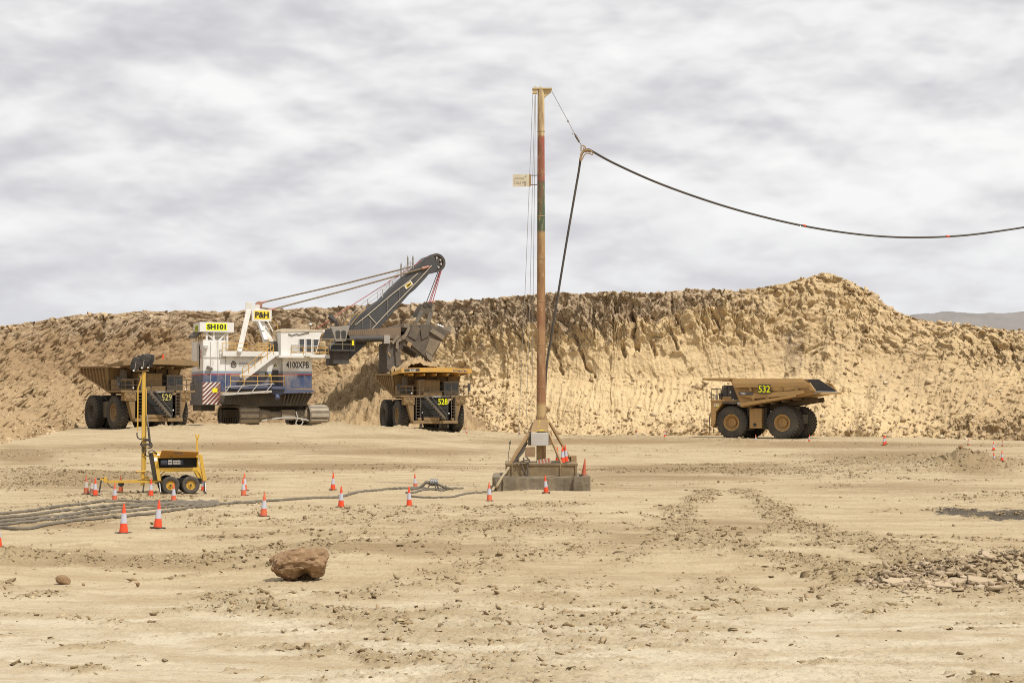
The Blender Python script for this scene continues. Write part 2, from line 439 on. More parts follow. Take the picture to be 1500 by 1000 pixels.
def build_ground():
    a = np.linspace(-0.39, 0.39, 1400)
    rows = [13.0]
    while rows[-1] < 262:
        y = rows[-1]
        rows.append(y + min(0.42, max(0.025, y * y / (CAM_H * FPX) * 0.42)))
    ys = np.array(rows)
    Y, A = np.meshgrid(ys, a, indexing='ij')
    X = A * (Y + 24.0)
    x, y = X.ravel(), Y.ravel()
    lo = g_loose(x, y)
    z = g_height(x, y, lo)
    px, py = proj(x, y, g_base(x, y))
    grey = sstep(830, 930, py) * 0.8 + 0.15
    def ell(cx, cy, rx, ry): return np.exp(-(((px - cx) / rx) ** 2 + ((py - cy) / ry) ** 2))
    coal = 1.25 * ell(1478, 754, 62, 9) + 0.9 * ell(1395, 748, 36, 5)
    damp = np.zeros(x.shape)
    for cx, cy, rx, ry, s in ((300, 655, 260, 8, .6), (600, 662, 180, 7, .6), (480, 684, 240, 8, .6), (960, 700, 200, 7, .5), (1300, 715, 240, 9, .4), (330, 700, 90, 8, .4), (560, 805, 240, 16, .35), (100, 770, 120, 12, .35), (930, 790, 90, 25, .35), (150, 705, 140, 14, .6), (30, 668, 55, 14, .75), (1000, 688, 170, 8, .7), (1110, 683, 60, 4, .6), (880, 647, 220, 5, .65),
                              (1250, 652, 250, 5, .65), (1330, 672, 150, 14, .75), (1430, 690, 60, 10, .6), (960, 715, 120, 6, .4), (1080, 772, 110, 16, .4), (650, 775, 280, 10, .3), (180, 822, 230, 12, .4), (1350, 840, 160, 20, .4), (850, 845, 160, 30, .2), (560, 640, 120, 5, .4)):
        damp = np.maximum(damp, s * ell(cx, cy, rx, ry))
    co = np.stack([x, y, z], -1)
    q = grid_quads(len(ys), len(a))
    # the same sheet runs on, coarse, to the horizon on every side
    n0 = len(co)
    extra, eq = [], []
    def quad(*p):
        k = n0 + len(extra); extra.extend(p); eq.append((k, k + 1, k + 2, k + 3))
    L = 690.0; zb = -0.12; f0, f1 = 13.4, 258.0; k0 = 0.388
    quad((-L, -L, zb), (L, -L, zb), (L, f0, zb), (-L, f0, zb))
    quad((-L, f0, zb), (-k0 * (f0 + 24), f0, zb), (-k0 * (f1 + 24), f1, zb), (-L, f1, zb))
    quad((k0 * (f0 + 24), f0, zb), (L, f0, zb), (L, f1, zb), (k0 * (f1 + 24), f1, zb))
    quad((-L, f1, zb), (L, f1, zb), (L, L, zb), (-L, L, zb))
    co = np.concatenate([co, np.array(extra)])
    pad = np.zeros(len(extra))
    o = mesh_np('ground', co, quads=np.concatenate([q, np.array(eq)]), mats=[M_DIRT],
                attrs={'loose': np.concatenate([lo, pad]), 'grey': np.concatenate([grey, pad + 0.3]), 'coal': np.concatenate([coal, pad]), 'damp': np.concatenate([damp, pad])})
    tag(o, kind='structure')
    # loose stones lying about, denser where the surface is churned
    return x, y, lo
GX, GY, GLO = build_ground()

# ------------------------------------------------------------------ the pit wall
TOE = [(-700, 95), (-350, 100), (-150, 116), (0, 136), (60, 152), (110, 176), (160, 200), (230, 222), (320, 236), (420, 240), (560, 236), (700, 224), (850, 215),
       (1000, 211), (1130, 207), (1250, 201), (1350, 193), (1500, 182), (1700, 165), (1950, 140), (2300, 120)]
CREST = [(-700, 440), (-400, 470), (-120, 486), (0, 479), (30, 474), (60, 470), (115, 461), (165, 461), (200, 458), (230, 457), (270, 455), (340, 456), (400, 453), (480, 450),
         (560, 446), (640, 442), (700, 439), (760, 436), (830, 430), (900, 428), (960, 428), (1000, 425), (1080, 426), (1130, 419), (1160, 413), (1190, 404), (1215, 401),
         (1240, 408), (1270, 424), (1300, 446), (1320, 461), (1350, 468), (1400, 476), (1440, 479), (1500, 485), (1600, 478), (1800, 450), (2300, 400)]
RUN = [(-700, 22), (0, 19), (110, 17), (200, 14), (330, 13), (560, 13), (900, 13), (1080, 15), (1200, 22), (1320, 24), (1500, 26), (2300, 30)]
STEEP = [(-700, 0.3), (60, 0.45), (180, 0.65), (300, 0.8), (560, 0.8), (1000, 0.9), (1080, 0.75), (1180, 0.3), (1300, 0.2), (1420, 0.45), (1500, 0.5), (2300, 0.3)]
def tab(t, x):
    xs, ys = zip(*t)
    return np.interp(x, xs, ys)
def smooth_tab(t, x, w=18):
    return (tab(t, x - w) + 2 * tab(t, x) + tab(t, x + w)) / 4
def wall_material():
    m, nt, b = new_mat('broken_overburden')
    dk, gy = attr(nt, 'dark'), attr(nt, 'brown')
    n1 = noise(nt, 0.16, 6, 0.6)
    n2 = noise(nt, 0.85, 7, 0.68, sc=(1.0, 1.0, 0.8), dist=0.8)
    n3 = noise(nt, 4.0, 5, 0.7)
    yel = mixc(nt, n1, (0.66, 0.505, 0.29), (0.60, 0.43, 0.222))
    yel = mixc(nt, gy, yel, (0.285, 0.185, 0.098))
    r0 = ramp(nt, [(0.54, 0.0), (0.70, 0.5)]); nt.links.new(n2, r0.inputs[0])
    yel = mixc(nt, r0.outputs[0], yel, (0.34, 0.22, 0.105))
    r0b = ramp(nt, [(0.30, 0.8), (0.42, 0.0)]); nt.links.new(n2, r0b.inputs[0])
    yel = mixc(nt, r0b.outputs[0], yel, (0.62, 0.48, 0.28))
    drk = mixc(nt, n3, (0.20, 0.137, 0.086), (0.43, 0.315, 0.20))
    rd = ramp(nt, [(0.50, 0.0), (0.60, 1.0)]); nt.links.new(noise(nt, 1.9, 6, 0.7, sc=(1, 1, 1.3), loc=(4, 2, 7)), rd.inputs[0])
    drk = mixc(nt, math_(nt, 'MULTIPLY', rd.outputs[0], 0.75), drk, (0.56, 0.44, 0.29))
    f = ramp(nt, [(0.38, 0.0), (0.60, 0.95)])
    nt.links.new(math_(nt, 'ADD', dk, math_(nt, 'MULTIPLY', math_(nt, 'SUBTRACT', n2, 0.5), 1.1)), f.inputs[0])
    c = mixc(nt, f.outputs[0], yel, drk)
    c = mixc(nt, math_(nt, 'MULTIPLY', math_(nt, 'SUBTRACT', n3, 0.35), 0.5), c, (0.66, 0.53, 0.34))
    nt.links.new(c, b.inputs['Base Color'])
    b.inputs['Roughness'].default_value = 0.95
    b.inputs['Specular IOR Level'].default_value = 0.1
    bump(nt, b, math_(nt, 'ADD', n2, math_(nt, 'MULTIPLY', n3, 0.5)), 0.9, 0.35)
    return m
M_WALL = wall_material()
def wall_point(pxs, v):
    """smooth wall surface: v 0 toe, 1 crest, >1 the flat land behind; rows run back at right angles to the toe line"""
    g = np.linspace(-760, 2360, 1600)
    ga = (g - 750.0) / FPX; gy = smooth_tab(TOE, g, 30); gx = ga * gy
    k = np.exp(-np.linspace(-2.4, 2.4, 61) ** 2); k /= k.sum()
    sm = lambda t: np.convolve(np.pad(t, 30, mode='edge'), k, mode='valid')
    tx, ty = sm(np.gradient(gx)), sm(np.gradient(gy))
    L = np.hypot(tx, ty); inx, iny = -ty / L, tx / L
    inx, iny = inx * 0.75, iny * 0.75 + 0.25                       # lean a little away from the camera
    L = np.hypot(inx, iny); inx, iny = inx / L, iny / L
    P1 = pxs[0] if pxs.ndim == 2 else pxs
    ix, iy = np.interp(P1, g, inx), np.interp(P1, g, iny)
    a = (P1 - 750.0) / FPX
    yt = smooth_tab(TOE, P1, 30); xt = a * yt
    zt = g_base(xt, yt) - 0.3
    run = smooth_tab(RUN, P1, 40); st = smooth_tab(STEEP, P1, 30)
    xc, yc = xt + ix * run, yt + iy * run
    cpy = tab(CREST, 750 + FPX * xc / yc)
    zc = CAM_H + (TANP + (500.0 - cpy) / FPX) / (1 - TANP * (500.0 - cpy) / FPX) * yc
    f = np.clip(v, 0, 1)
    knee_f, knee_z = 0.62, 0.36
    prof = np.where(f < knee_f, f / knee_f * knee_z, knee_z + (f - knee_f) / (1 - knee_f) * (1 - knee_z))
    zf = f * (1 - st) + prof * st
    back = np.clip(v - 1, 0, None)
    x = xt + ix * run * f + xc / yc * back * 110
    y = yt + iy * run * f + back * 110
    z = zt + (zc - zt) * zf - back * (3 + 22 * sstep(1120, 1180, P1) + 14 * sstep(200, 60, P1)) + 0.35 * sstep(0.0, 0.05, back) * sstep(1130, 1090, P1)
    s = np.interp(P1, g, np.cumsum(np.hypot(np.gradient(gx), np.gradient(gy))))
    return x, y, z, zf, ix + 0 * y, iy + 0 * y, s + 0 * y, run * f
# dark clefts between slabs of the face: photo pixels, half width in pixels, depth in metres
CLEFTS = [([(784, 492), (790, 528)], 3, .7), ([(808, 500), (815, 520), (822, 544)], 4, 1.1), ([(839, 486), (846, 510), (858, 535), (868, 548)], 4.5, 1.2),
          ([(910, 502), (915, 522)], 4, 1.0), ([(925, 454), (929, 480), (933, 512)], 4.5, 1.6), ([(939, 478), (950, 500), (961, 520)], 4, 1.2), ([(957, 472), (966, 494)], 3.5, 1.0),
          ([(974, 474), (984, 496), (996, 516)], 3.5, 1.0), ([(991, 468), (1001, 492)], 3, .9), ([(983, 430), (984, 458)], 3, 1.0),
          ([(866, 438), (872, 468)], 4, .8), ([(1040, 452), (1054, 480)], 3, .8), ([(1455, 500), (1470, 530)], 5, 1.0), ([(1480, 505), (1490, 540)], 4, 1.0), ([(1215, 440), (1222, 456)], 4, 1.0), ([(1186, 412), (1194, 424)], 4, 1.0)]
def build_wall():
    ncol, nv = 1750, 330
    pxs = np.concatenate([np.linspace(-700, -70, 90, endpoint=False), np.linspace(-70, 1570, ncol - 180), np.linspace(1575, 2300, 90)])
    # parametrise rows by height rather than by run, so the steep face keeps its detail
    vv = np.concatenate([np.linspace(0, 0.62, 150, endpoint=False), np.linspace(0.62, 1.0, 150), np.linspace(1.012, 2.0, 30)])
    V, P = np.meshgrid(vv, pxs, indexing='ij')
    x, y, z, zf, ix, iy, S, Q = wall_point(P, V)
    qx, qy = proj(x, y, z)
    face = sstep(0, 0.05, V) * (1 - 0.75 * sstep(1.0, 1.06, V))
    top = sstep(0.3, 0.75, zf)
    flat_l = sstep(140, 20, P)
    big = fbm(S * 0.09, Q * 0.09, z * 0.10, octv=4, seed=50)
    med = fbm(S * 0.42, Q * 0.42, z * 0.30, octv=5, gain=0.58, seed=60, ridged=True)
    # warp the cells so blocks come out uneven
    wx = S + 0.9 * fbm(S * 0.5, z * 0.5, octv=2, seed=70); wz = z + 0.9 * fbm(S * 0.5, z * 0.5, octv=2, seed=71)
    f1 = facets(wx * 0.6, Q * 0.4, wz * 0.45, seed=80, tilt=2.4)
    f2 = facets(wx * 1.6, Q * 1.1, wz * 1.3, seed=90, tilt=2.4)
    f3 = facets(wx * 1.0, Q * 0.5, wz * 0.38, seed=95, tilt=2.2)
    f4 = facets(wx * 3.6, Q * 2.4, wz * 3.0, seed=97, tilt=2.4)
    patch = fbm(S * 0.07, z * 0.14, octv=4, seed=99)
    lowrock = tab([(-100, .6), (100, .7), (400, .75), (520, .5), (640, .35), (760, .12), (1000, .10), (1100, .25), (1180, .4), (1350, .38), (1500, .45)], P)
    rocky = np.clip(lowrock * (0.5 + 1.6 * sstep(-0.1, 0.4, patch)), 0, 1)
    capz = sstep(0.5, 0.74, zf + 0.1 * patch) * tab([(-100, .6), (150, .8), (500, 1), (1050, 1), (1150, .7), (1500, .7)], P)
    rocky = np.maximum(rocky, capz)
    smoothzone = np.exp(-(((P - 850) / 190) ** 2 + ((zf - 0.33) / 0.18) ** 2)) + 1.0 * np.exp(-(((P - 880) / 170) ** 2 + ((zf - 0.48) / 0.12) ** 2)) + 0.9 * np.exp(-(((P - 940) / 130) ** 2 + ((zf - 0.3) / 0.22) ** 2)) + 0.8 * np.exp(-(((P - 40) / 80) ** 2 + ((zf - 0.5) / 0.3) ** 2)) + 0.6 * np.exp(-(((P - 1230) / 60) ** 2 + ((zf - 0.3) / 0.3) ** 2))
    rocky = rocky * (1 - 0.85 * np.clip(smoothzone, 0, 1))
    d = 1.5 * big + 0.6 * med * (0.2 + rocky) + 0.95 * f1 * rocky + 0.5 * f2 * (0.08 + rocky) + 0.6 * f3 * capz + 0.18 * f4 * (0.10 + 0.85 * rocky) + 0.10 * fbm(S * 3.0, z * 3.0, octv=3, seed=98) + 0.16 * fbm(S * 1.9 + 0.5 * z, z * 0.22, octv=4, seed=96, ridged=True) * (1 - 0.6 * rocky)
    # clefts between the standing slabs
    wob = 4.0 * fbm(S * 0.5, z * 0.4, octv=5, gain=0.62, seed=120)
    brk = 0.35 + 0.65 * sstep(-0.25, 0.1, fbm(S * 1.1, z * 0.8, octv=4, seed=133))
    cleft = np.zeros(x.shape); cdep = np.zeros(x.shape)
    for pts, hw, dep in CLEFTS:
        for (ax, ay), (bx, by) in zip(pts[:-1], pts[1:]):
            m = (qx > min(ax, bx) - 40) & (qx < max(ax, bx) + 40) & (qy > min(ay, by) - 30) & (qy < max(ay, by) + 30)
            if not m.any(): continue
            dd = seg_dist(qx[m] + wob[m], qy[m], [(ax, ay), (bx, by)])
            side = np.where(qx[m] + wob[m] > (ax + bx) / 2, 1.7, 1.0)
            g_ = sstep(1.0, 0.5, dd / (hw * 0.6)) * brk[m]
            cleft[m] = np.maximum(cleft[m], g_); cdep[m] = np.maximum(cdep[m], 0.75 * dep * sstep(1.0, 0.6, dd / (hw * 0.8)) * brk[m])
    slabzone = np.exp(-(((P - 930) / 110) ** 2 + ((zf - 0.56) / 0.14) ** 2))
    d = d * (1 - 0.5 * slabzone) + slabzone * 0.7 * facets((S + z * 0.35) * 0.5, Q * 0.3, z * 0.3, seed=125, tilt=2.2) - cdep
    # bucket tooth marks low on the face
    tz = sstep(905, 925, P) * sstep(995, 980, P) * sstep(0.14, 0.2, zf) * sstep(0.42, 0.34, zf)
    tooth = np.abs(((P - 905) / 9.0 + 0.4 * vnoise(P * 0.05, zf * 6, seed=7)) % 1.0 - 0.5)
    d = d * (1 - 0.4 * tz) + tz * 0.45 * (0.5 - tooth)
    # chutes running down the right-hand mound
    gul = sstep(1060, 1160, P) * sstep(1340, 1270, P)
    d = d + gul * 0.9 * fbm(P * 0.035, zf * 1.2, octv=3, seed=131)
    d = d * face * (1 - 0.5 * sstep(0.12, 0.0, zf))
    # crest line stays near the traced outline
    edge = sstep(0.12, 0.0, np.abs(V - 1.0))
    nz = 0.55
    dn = d * 0.85 * (1 - 0.3 * edge)
    y2 = y - iy * dn
    z2 = z + d * nz * (1 - 0.72 * edge) + np.where(V > 1.0, 0.35 * fbm(x * 0.35, y * 0.2, octv=4, seed=140), 0)
    x2 = x - ix * dn + 0.35 * face * fbm(x * 0.6, y * 0.6, z * 0.6, octv=3, seed=150)
    # colour fields: a dark weathered cap over pale yellow clay; browner to the left
    cap = sstep(0.60, 0.86, zf + 0.12 * fbm(x * 0.12, z * 0.05, octv=3, seed=160) + 0.10 * fbm(x * 0.8, z * 0.3, octv=3, seed=161))
    capx = tab([(0, 0.3), (120, 0.5), (280, 0.72), (480, 0.75), (560, 0.85), (700, 0.85), (880, 0.82), (1010, 0.75), (1090, 0.55), (1150, 0.25), (1200, 0.2), (1300, 0.1), (1370, 0.2), (1500, 0.25)], P)
    dark = cap * capx * 0.88
    dark = dark * (1 - 0.75 * slabzone)
    dark = np.maximum(dark, 0.65 * cleft)  # clefts coloured dark: partly dark rock, partly painted shade
    dark = np.maximum(dark, 0.7 * sstep(1340, 1420, P) * np.exp(-((zf - 0.68) / 0.12) ** 2) * sstep(-.2, .25, fbm(x * .25, z * .3, octv=3, seed=166)))
    dark = np.maximum(dark, 0.62 * np.exp(-(((P - 1155) / 60) ** 2 + ((zf - 0.55) / 0.3) ** 2)) * sstep(-0.1, 0.3, fbm(x * 0.2, z * 0.2, octv=3, seed=163)))
    dark = np.maximum(dark, 0.6 * sstep(0.05, 0.4, med * f1 * 2 + 0.25 * big) * sstep(0.4, 0.65, zf) * capx)
    brown = tab([(-100, 0.75), (60, 0.7), (250, 0.85), (420, 0.8), (520, 0.45), (600, 0.25), (700, 0.05), (1050, 0.0), (1200, 0.15), (1330, 0.22), (1500, 0.4)], P)
    brown = np.clip(brown + 0.55 * fbm(x * 0.05, z * 0.09, octv=4, seed=170), 0, 1)
    dark = np.where(V > 1.012, 0.0, dark)
    brown = np.where(V > 1.012, 0.15, brown)
    co = np.stack([x2, y2, z2], -1).reshape(-1, 3)
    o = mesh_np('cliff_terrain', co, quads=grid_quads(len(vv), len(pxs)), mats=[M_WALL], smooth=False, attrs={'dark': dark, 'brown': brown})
    tag(o, kind='structure')
    return P, zf, V, np.stack([x2, y2, z2], -1)
WP, WZF, WV, WCO = build_wall()

# ------------------------------------------------------------------ rocks
ICO_V = np.array([(-1, -1, -1), (1, -1, -1), (1, 1, -1), (-1, 1, -1), (-1, -1, 1), (1, -1, 1), (1, 1, 1), (-1, 1, 1)], float) * 0.72     # eight corners, pushed about: angular stone
ICO_F = np.array([(0, 2, 1), (0, 3, 2), (4, 5, 6), (4, 6, 7), (0, 1, 5), (0, 5, 4), (1, 2, 6), (1, 6, 5), (2, 3, 7), (2, 7, 6), (3, 0, 4), (3, 4, 7)])
_ico = bmesh.new(); bmesh.ops.create_icosphere(_ico, subdivisions=2, radius=1.0)
ICO2_V = np.array([v.co[:] for v in _ico.verts]); ICO2_F = np.array([[v.index for v in f.verts] for f in _ico.faces]); _ico.free()
rng = np.random.default_rng(11)
def rock_variants(n, V=None, cuts=7, seed=0):
    r = np.random.default_rng(seed)
    V = ICO_V if V is None else V
    out = []
    for _ in range(n):
        v = V.copy()
        for _ in range(cuts):                     # chop planes off: broken stone, not a ball
            d = r.normal(size=3); d /= np.linalg.norm(d)
            c = r.uniform(0.35, 0.75)
            s = v @ d
            v = v - np.outer(np.clip(s - c, 0, None), d)
        v = v + r.normal(0, 0.26, v.shape)
        v *= r.uniform(0.5, 1.4, 3)
        out.append(v)
    return out
def scatter_rocks(name, pos, size, mat, flat=0.7, seed=0, tone=None):
    r = np.random.default_rng(seed)
    vs = rock_variants(28, seed=seed, cuts=3)
    n = len(pos)
    k = r.integers(0, len(vs), n)
    base = np.stack(vs)[k]
    ang = r.uniform(0, 2 * np.pi, n); tl = r.normal(0, 0.45, n)
    ca, sa, ct, st = np.cos(ang), np.sin(ang), np.cos(tl), np.sin(tl)
    b = base * np.array([1, 1, flat])
    y1 = b[..., 1] * ct[:, None] - b[..., 2] * st[:, None]; z1 = b[..., 1] * st[:, None] + b[..., 2] * ct[:, None]
    x2 = b[..., 0] * ca[:, None] - y1 * sa[:, None]; y2 = b[..., 0] * sa[:, None] + y1 * ca[:, None]
    co = np.stack([x2, y2, z1], -1) * np.asarray(size)[:, None, None] + np.asarray(pos)[:, None, :]
    f = ICO_F[None] + (np.arange(n) * len(ICO_V))[:, None, None]
    tn = np.repeat(r.uniform(0, 1, n) if tone is None else tone, len(ICO_V))
    return mesh_np(name, co.reshape(-1, 3), tris=f.reshape(-1, 3), mats=[mat], smooth=False, attrs={'tone': tn})
def stone_material(name, cols):
    m, nt, b = new_mat(name)
    t = attr(nt, 'tone')
    r = ramp(nt, [(i / (len(cols) - 1), c) for i, c in enumerate(cols)]); nt.links.new(t, r.inputs[0])
    n1 = noise(nt, 3, 5, 0.65)
    c = mixc(nt, math_(nt, 'MULTIPLY', n1, 0.5), r.outputs[0], (0.30, 0.21, 0.115))
    nt.links.new(c, b.inputs['Base Color']); b.inputs['Roughness'].default_value = 0.95; b.inputs['Specular IOR Level'].default_value = 0.1
    bump(nt, b, n1, 0.5, 0.05)
    return m
M_STONE = stone_material('scattered_stone', [(0.38, 0.27, 0.15), (0.48, 0.35, 0.20), (0.57, 0.43, 0.26), (0.66, 0.54, 0.37)])
M_CLOD = stone_material('dry_clods', [(0.17, 0.12, 0.063), (0.29, 0.21, 0.115), (0.39, 0.29, 0.17), (0.50, 0.40, 0.25)])
def wall_rubble():
    flat = WCO.reshape(-1, 3); P, zf, V = WP.ravel(), WZF.ravel(), WV.ravel()
    zone = (P > -80) & (P < 1580) & (V < 0.98)
    w = 0.006 + 0.45 * np.exp(-zf / 0.09)
    w = w * (0.25 + np.exp(-((P - 660) / 95) ** 2) * 1.8 + np.exp(-((P - 70) / 90) ** 2) * 1.1 + np.exp(-((P - 1080) / 200) ** 2) * 0.8 + np.exp(-((P - 1400) / 160) ** 2) * 0.6)
    w = w + 0.22 * np.exp(-(((P - 660) / 70) ** 2 + ((zf - 0.12) / 0.15) ** 2)) + 0.05 * np.exp(-((P - (960 + 500 * (0.35 - zf))) / 60) ** 2) * (zf < 0.4) + 0.04 * (P > 1150)
    w = w * zone
    w /= w.sum()
    n = 5200
    i = rng.choice(len(flat), n, p=w)
    sz = np.clip(rng.lognormal(-1.85, 0.5, n), 0.07, 0.5)
    pos = flat[i] + rng.normal(0, 0.12, (n, 3)) * np.array([1, 1, 0.3])
    crest = np.where((V > 0.96) & (V < 1.03) & (P > -80) & (P < 1580), 0.05 + 0.6 * (P > 1120) + 0.3 * (P < 300), 0.0).ravel()
    ci = rng.choice(len(flat), 420, p=crest / crest.sum())
    pos = np.concatenate([pos, flat[ci] + np.array([0, 0, 0.05])]); sz = np.concatenate([sz, np.clip(rng.lognormal(-1.25, 0.45, 420), 0.12, 0.48)])
    o = scatter_rocks('rubble', pos, sz, M_STONE, 0.75, 21)
    tag(o, 'broken pale stones tumbled along the foot of the pit wall', 'rubble', kind='stuff')
wall_rubble()
def floor_clods():
    w = np.clip(GLO - 0.10, 0, 1) ** 1.2 + 0.010
    # near rows are dense; weight by cell area so the scatter is even on the floor
    w = w * (GY + 24.0) * (np.abs(GX / GY) < 0.42) * np.where(GY < 110, 1, 0.15) * np.minimum(0.42, np.maximum(0.025, GY * GY / (CAM_H * FPX) * 0.42))
    w = w / w.sum()
    n = 52000
    i = rng.choice(len(GX), n, p=w)
    x = GX[i] + rng.normal(0, 0.05, n); y = GY[i] + rng.normal(0, 0.1, n)
    sz = np.clip(rng.lognormal(-3.5, 0.6, n), 0.010, 0.10)
    sz = sz * np.where(GLO[i] < 0.1, 0.7, 1.0)
    z = g_height(x, y) + sz * 0.05
    o = scatter_rocks('clods', np.stack([x, y, z], -1), sz, M_CLOD, 0.4, 33)
    tag(o, 'loose dry clods and small stones strewn over the pit floor', 'clods', kind='stuff')
floor_clods()
def distant_mounds():
    px = np.linspace(1000, 1900, 500)
    v = np.linspace(0, 1.6, 60)
    V, P = np.meshgrid(v, px, indexing='ij')
    Y = 520 + 90 * V
    crest = tab([(1000, 470), (1200, 466), (1320, 463), (1360, 459), (1400, 458), (1440, 461), (1480, 459), (1520, 457), (1700, 462), (1900, 470)], P)
    a = (P - 750) / FPX
    zc = CAM_H + (TANP + (500 - crest) / FPX) * (520 + 90)
    f = np.clip(V, 0, 1)
    z = zc * np.sin(f * np.pi / 2) ** 0.9 - np.clip(V - 1, 0, None) * 18
    x = a * Y
    z = z + (1.0 * fbm(x * 0.035, Y * 0.035, octv=5, seed=210, ridged=True) + 0.5 * fbm(x * 0.2, Y * 0.17, octv=3, seed=211)) * f
    m, nt, b = new_mat('grey_spoil')
    n1 = noise(nt, 0.05, 6, 0.65)
    nt.links.new(mixc(nt, n1, (0.16, 0.15, 0.14), (0.27, 0.25, 0.23)), b.inputs['Base Color'])
    b.inputs['Roughness'].default_value = 1.0; b.inputs['Specular IOR Level'].default_value = 0.05
    o = mesh_np('hills', np.stack([x, Y, z], -1).reshape(-1, 3), quads=grid_quads(60, 500), mats=[m])
    tag(o, kind='structure')
distant_mounds()
# ------------------------------------------------------------------ mesh builder
class MB:
    def __init__(self): self.v, self.f, self.s = [], [], []
    def add(self, verts, faces, smooth=False):
        k = len(self.v)
        self.v += [tuple(p) for p in verts]
        self.f += [tuple(i + k for i in f) for f in faces]
        self.s += [smooth] * len(faces)
        return self
    def box(self, a, b):
        (x0, y0, z0), (x1, y1, z1) = a, b
        return self.add([(x0, y0, z0), (x1, y0, z0), (x1, y1, z0), (x0, y1, z0), (x0, y0, z1), (x1, y0, z1), (x1, y1, z1), (x0, y1, z1)],
                        [(0, 3, 2, 1), (4, 5, 6, 7), (0, 1, 5, 4), (1, 2, 6, 5), (2, 3, 7, 6), (3, 0, 4, 7)])
    def prism(self, poly, vec):
        n = len(poly); vec = Vector(vec)
        a = [Vector(p) for p in poly]; b = [p + vec for p in a]
        return self.add(a + b, [tuple(range(n))[::-1], tuple(range(n, 2 * n))] + [(i, (i + 1) % n, n + (i + 1) % n, n + i) for i in range(n)])
    def pxz(self, poly, y0, y1):
        return self.prism([(x, y0, z) for x, z in poly], (0, y1 - y0, 0))
    def hexa(self, lo, hi):
        return self.add(list(lo) + list(hi), [(0, 3, 2, 1), (4, 5, 6, 7), (0, 1, 5, 4), (1, 2, 6, 5), (2, 3, 7, 6), (3, 0, 4, 7)])
    def beam(self, p0, p1, w, h=None, up=(0, 0, 1)):
        h = w if h is None else h
        p0, p1 = Vector(p0), Vector(p1); d = (p1 - p0).normalized(); up = Vector(up)
        if abs(d.dot(up)) > 0.98: up = Vector((0, 1, 0)) if abs(d.y) < 0.9 else Vector((1, 0, 0))
        s = d.cross(up).normalized() * (w / 2); u = s.cross(d).normalized() * (h / 2)
        return self.hexa([p0 - s - u, p0 + s - u, p0 + s + u, p0 - s + u], [p1 - s - u, p1 + s - u, p1 + s + u, p1 - s + u])
    def cyl(self, p0, p1, r0, r1=None, n=16, caps=True):
        r1 = r0 if r1 is None else r1
        p0, p1 = Vector(p0), Vector(p1); d = (p1 - p0).normalized()
        s = d.orthogonal().normalized(); u = d.cross(s)
        ring = [(math.cos(2 * math.pi * i / n), math.sin(2 * math.pi * i / n)) for i in range(n)]
        a = [p0 + (s * c + u * q) * r0 for c, q in ring]; b = [p1 + (s * c + u * q) * r1 for c, q in ring]
        self.add(a + b, [(i, (i + 1) % n, n + (i + 1) % n, n + i) for i in range(n)], True)
        if caps: self.add(a + b, [tuple(range(n))[::-1], tuple(range(n, 2 * n))])
        return self
    def tube(self, pts, r, n=8):
        pts = [Vector(p) for p in pts]
        rings = []; prev = None
        for i, p in enumerate(pts):
            t = (pts[min(i + 1, len(pts) - 1)] - pts[max(i - 1, 0)]).normalized()
            s = (t.orthogonal() if prev is None else prev - t * prev.dot(t)).normalized(); prev = s
            u = t.cross(s)
            rr = r[i] if isinstance(r, (list, tuple)) else r
            rings.append([p + (s * math.cos(2 * math.pi * k / n) + u * math.sin(2 * math.pi * k / n)) * rr for k in range(n)])
        vs = [p for ring in rings for p in ring]; m = len(rings)
        self.add(vs, [(i * n + k, i * n + (k + 1) % n, (i + 1) * n + (k + 1) % n, (i + 1) * n + k) for i in range(m - 1) for k in range(n)], True)
        return self.add(rings[0] + rings[-1], [tuple(range(n))[::-1], tuple(range(n, 2 * n))])
    def lathe(self, prof, origin, axis, n=32):
        o, d = Vector(origin), Vector(axis).normalized()
        s = d.orthogonal().normalized(); u = d.cross(s)
        vs = []
        for r, h in prof:
            for i in range(n):
                a = 2 * math.pi * i / n
                vs.append(o + d * h + (s * math.cos(a) + u * math.sin(a)) * max(r, 1e-4))
        m = len(prof)
        return self.add(vs, [(j * n + i, j * n + (i + 1) % n, (j + 1) * n + (i + 1) % n, (j + 1) * n + i) for j in range(m - 1) for i in range(n)], True)
    def ball(self, c, r, sq=(1, 1, 1)):
        c = Vector(c)
        return self.add([c + Vector((v[0] * sq[0], v[1] * sq[1], v[2] * sq[2])) * r for v in ICO2_V.tolist()], ICO2_F.tolist(), True)
    def rail(self, pts, h=1.05, r=0.03, bars=(0.5, 1.0), posts=True, n=5):
        pts = [Vector(p) for p in pts]; z = Vector((0, 0, h))
        for b in bars: self.tube([p + z * b for p in pts], r, n)
        if posts:
            for p, q in zip(pts[:-1], pts[1:]):
                k = max(1, round((q - p).length / 1.5))
                for i in range(k + 1):
                    c = p.lerp(q, i / k); self.cyl(c, c + z, r, n=n)
        return self
    def build(self, name, mat, parent=None, bevel=0.0, loc=None):
        me = bpy.data.meshes.new(name)
        bm = bmesh.new()
        vs = [bm.verts.new(p) for p in self.v]
        for f, s in zip(self.f, self.s):
            try:
                fc = bm.faces.new([vs[i] for i in f]); fc.smooth = s or bevel > 0
            except ValueError: pass
        bmesh.ops.recalc_face_normals(bm, faces=bm.faces)
        bm.to_mesh(me); bm.free()
        me.set_sharp_from_angle(angle=R(38))
        me.materials.append(mat)
        o = bpy.data.objects.new(name, me); COL.objects.link(o)
        if parent: o.parent = parent
        if loc: o.location = loc
        if bevel:
            b = o.modifiers.new('edge', 'BEVEL'); b.width = bevel; b.segments = 2; b.limit_method = 'ANGLE'; b.angle_limit = R(40)
        return o
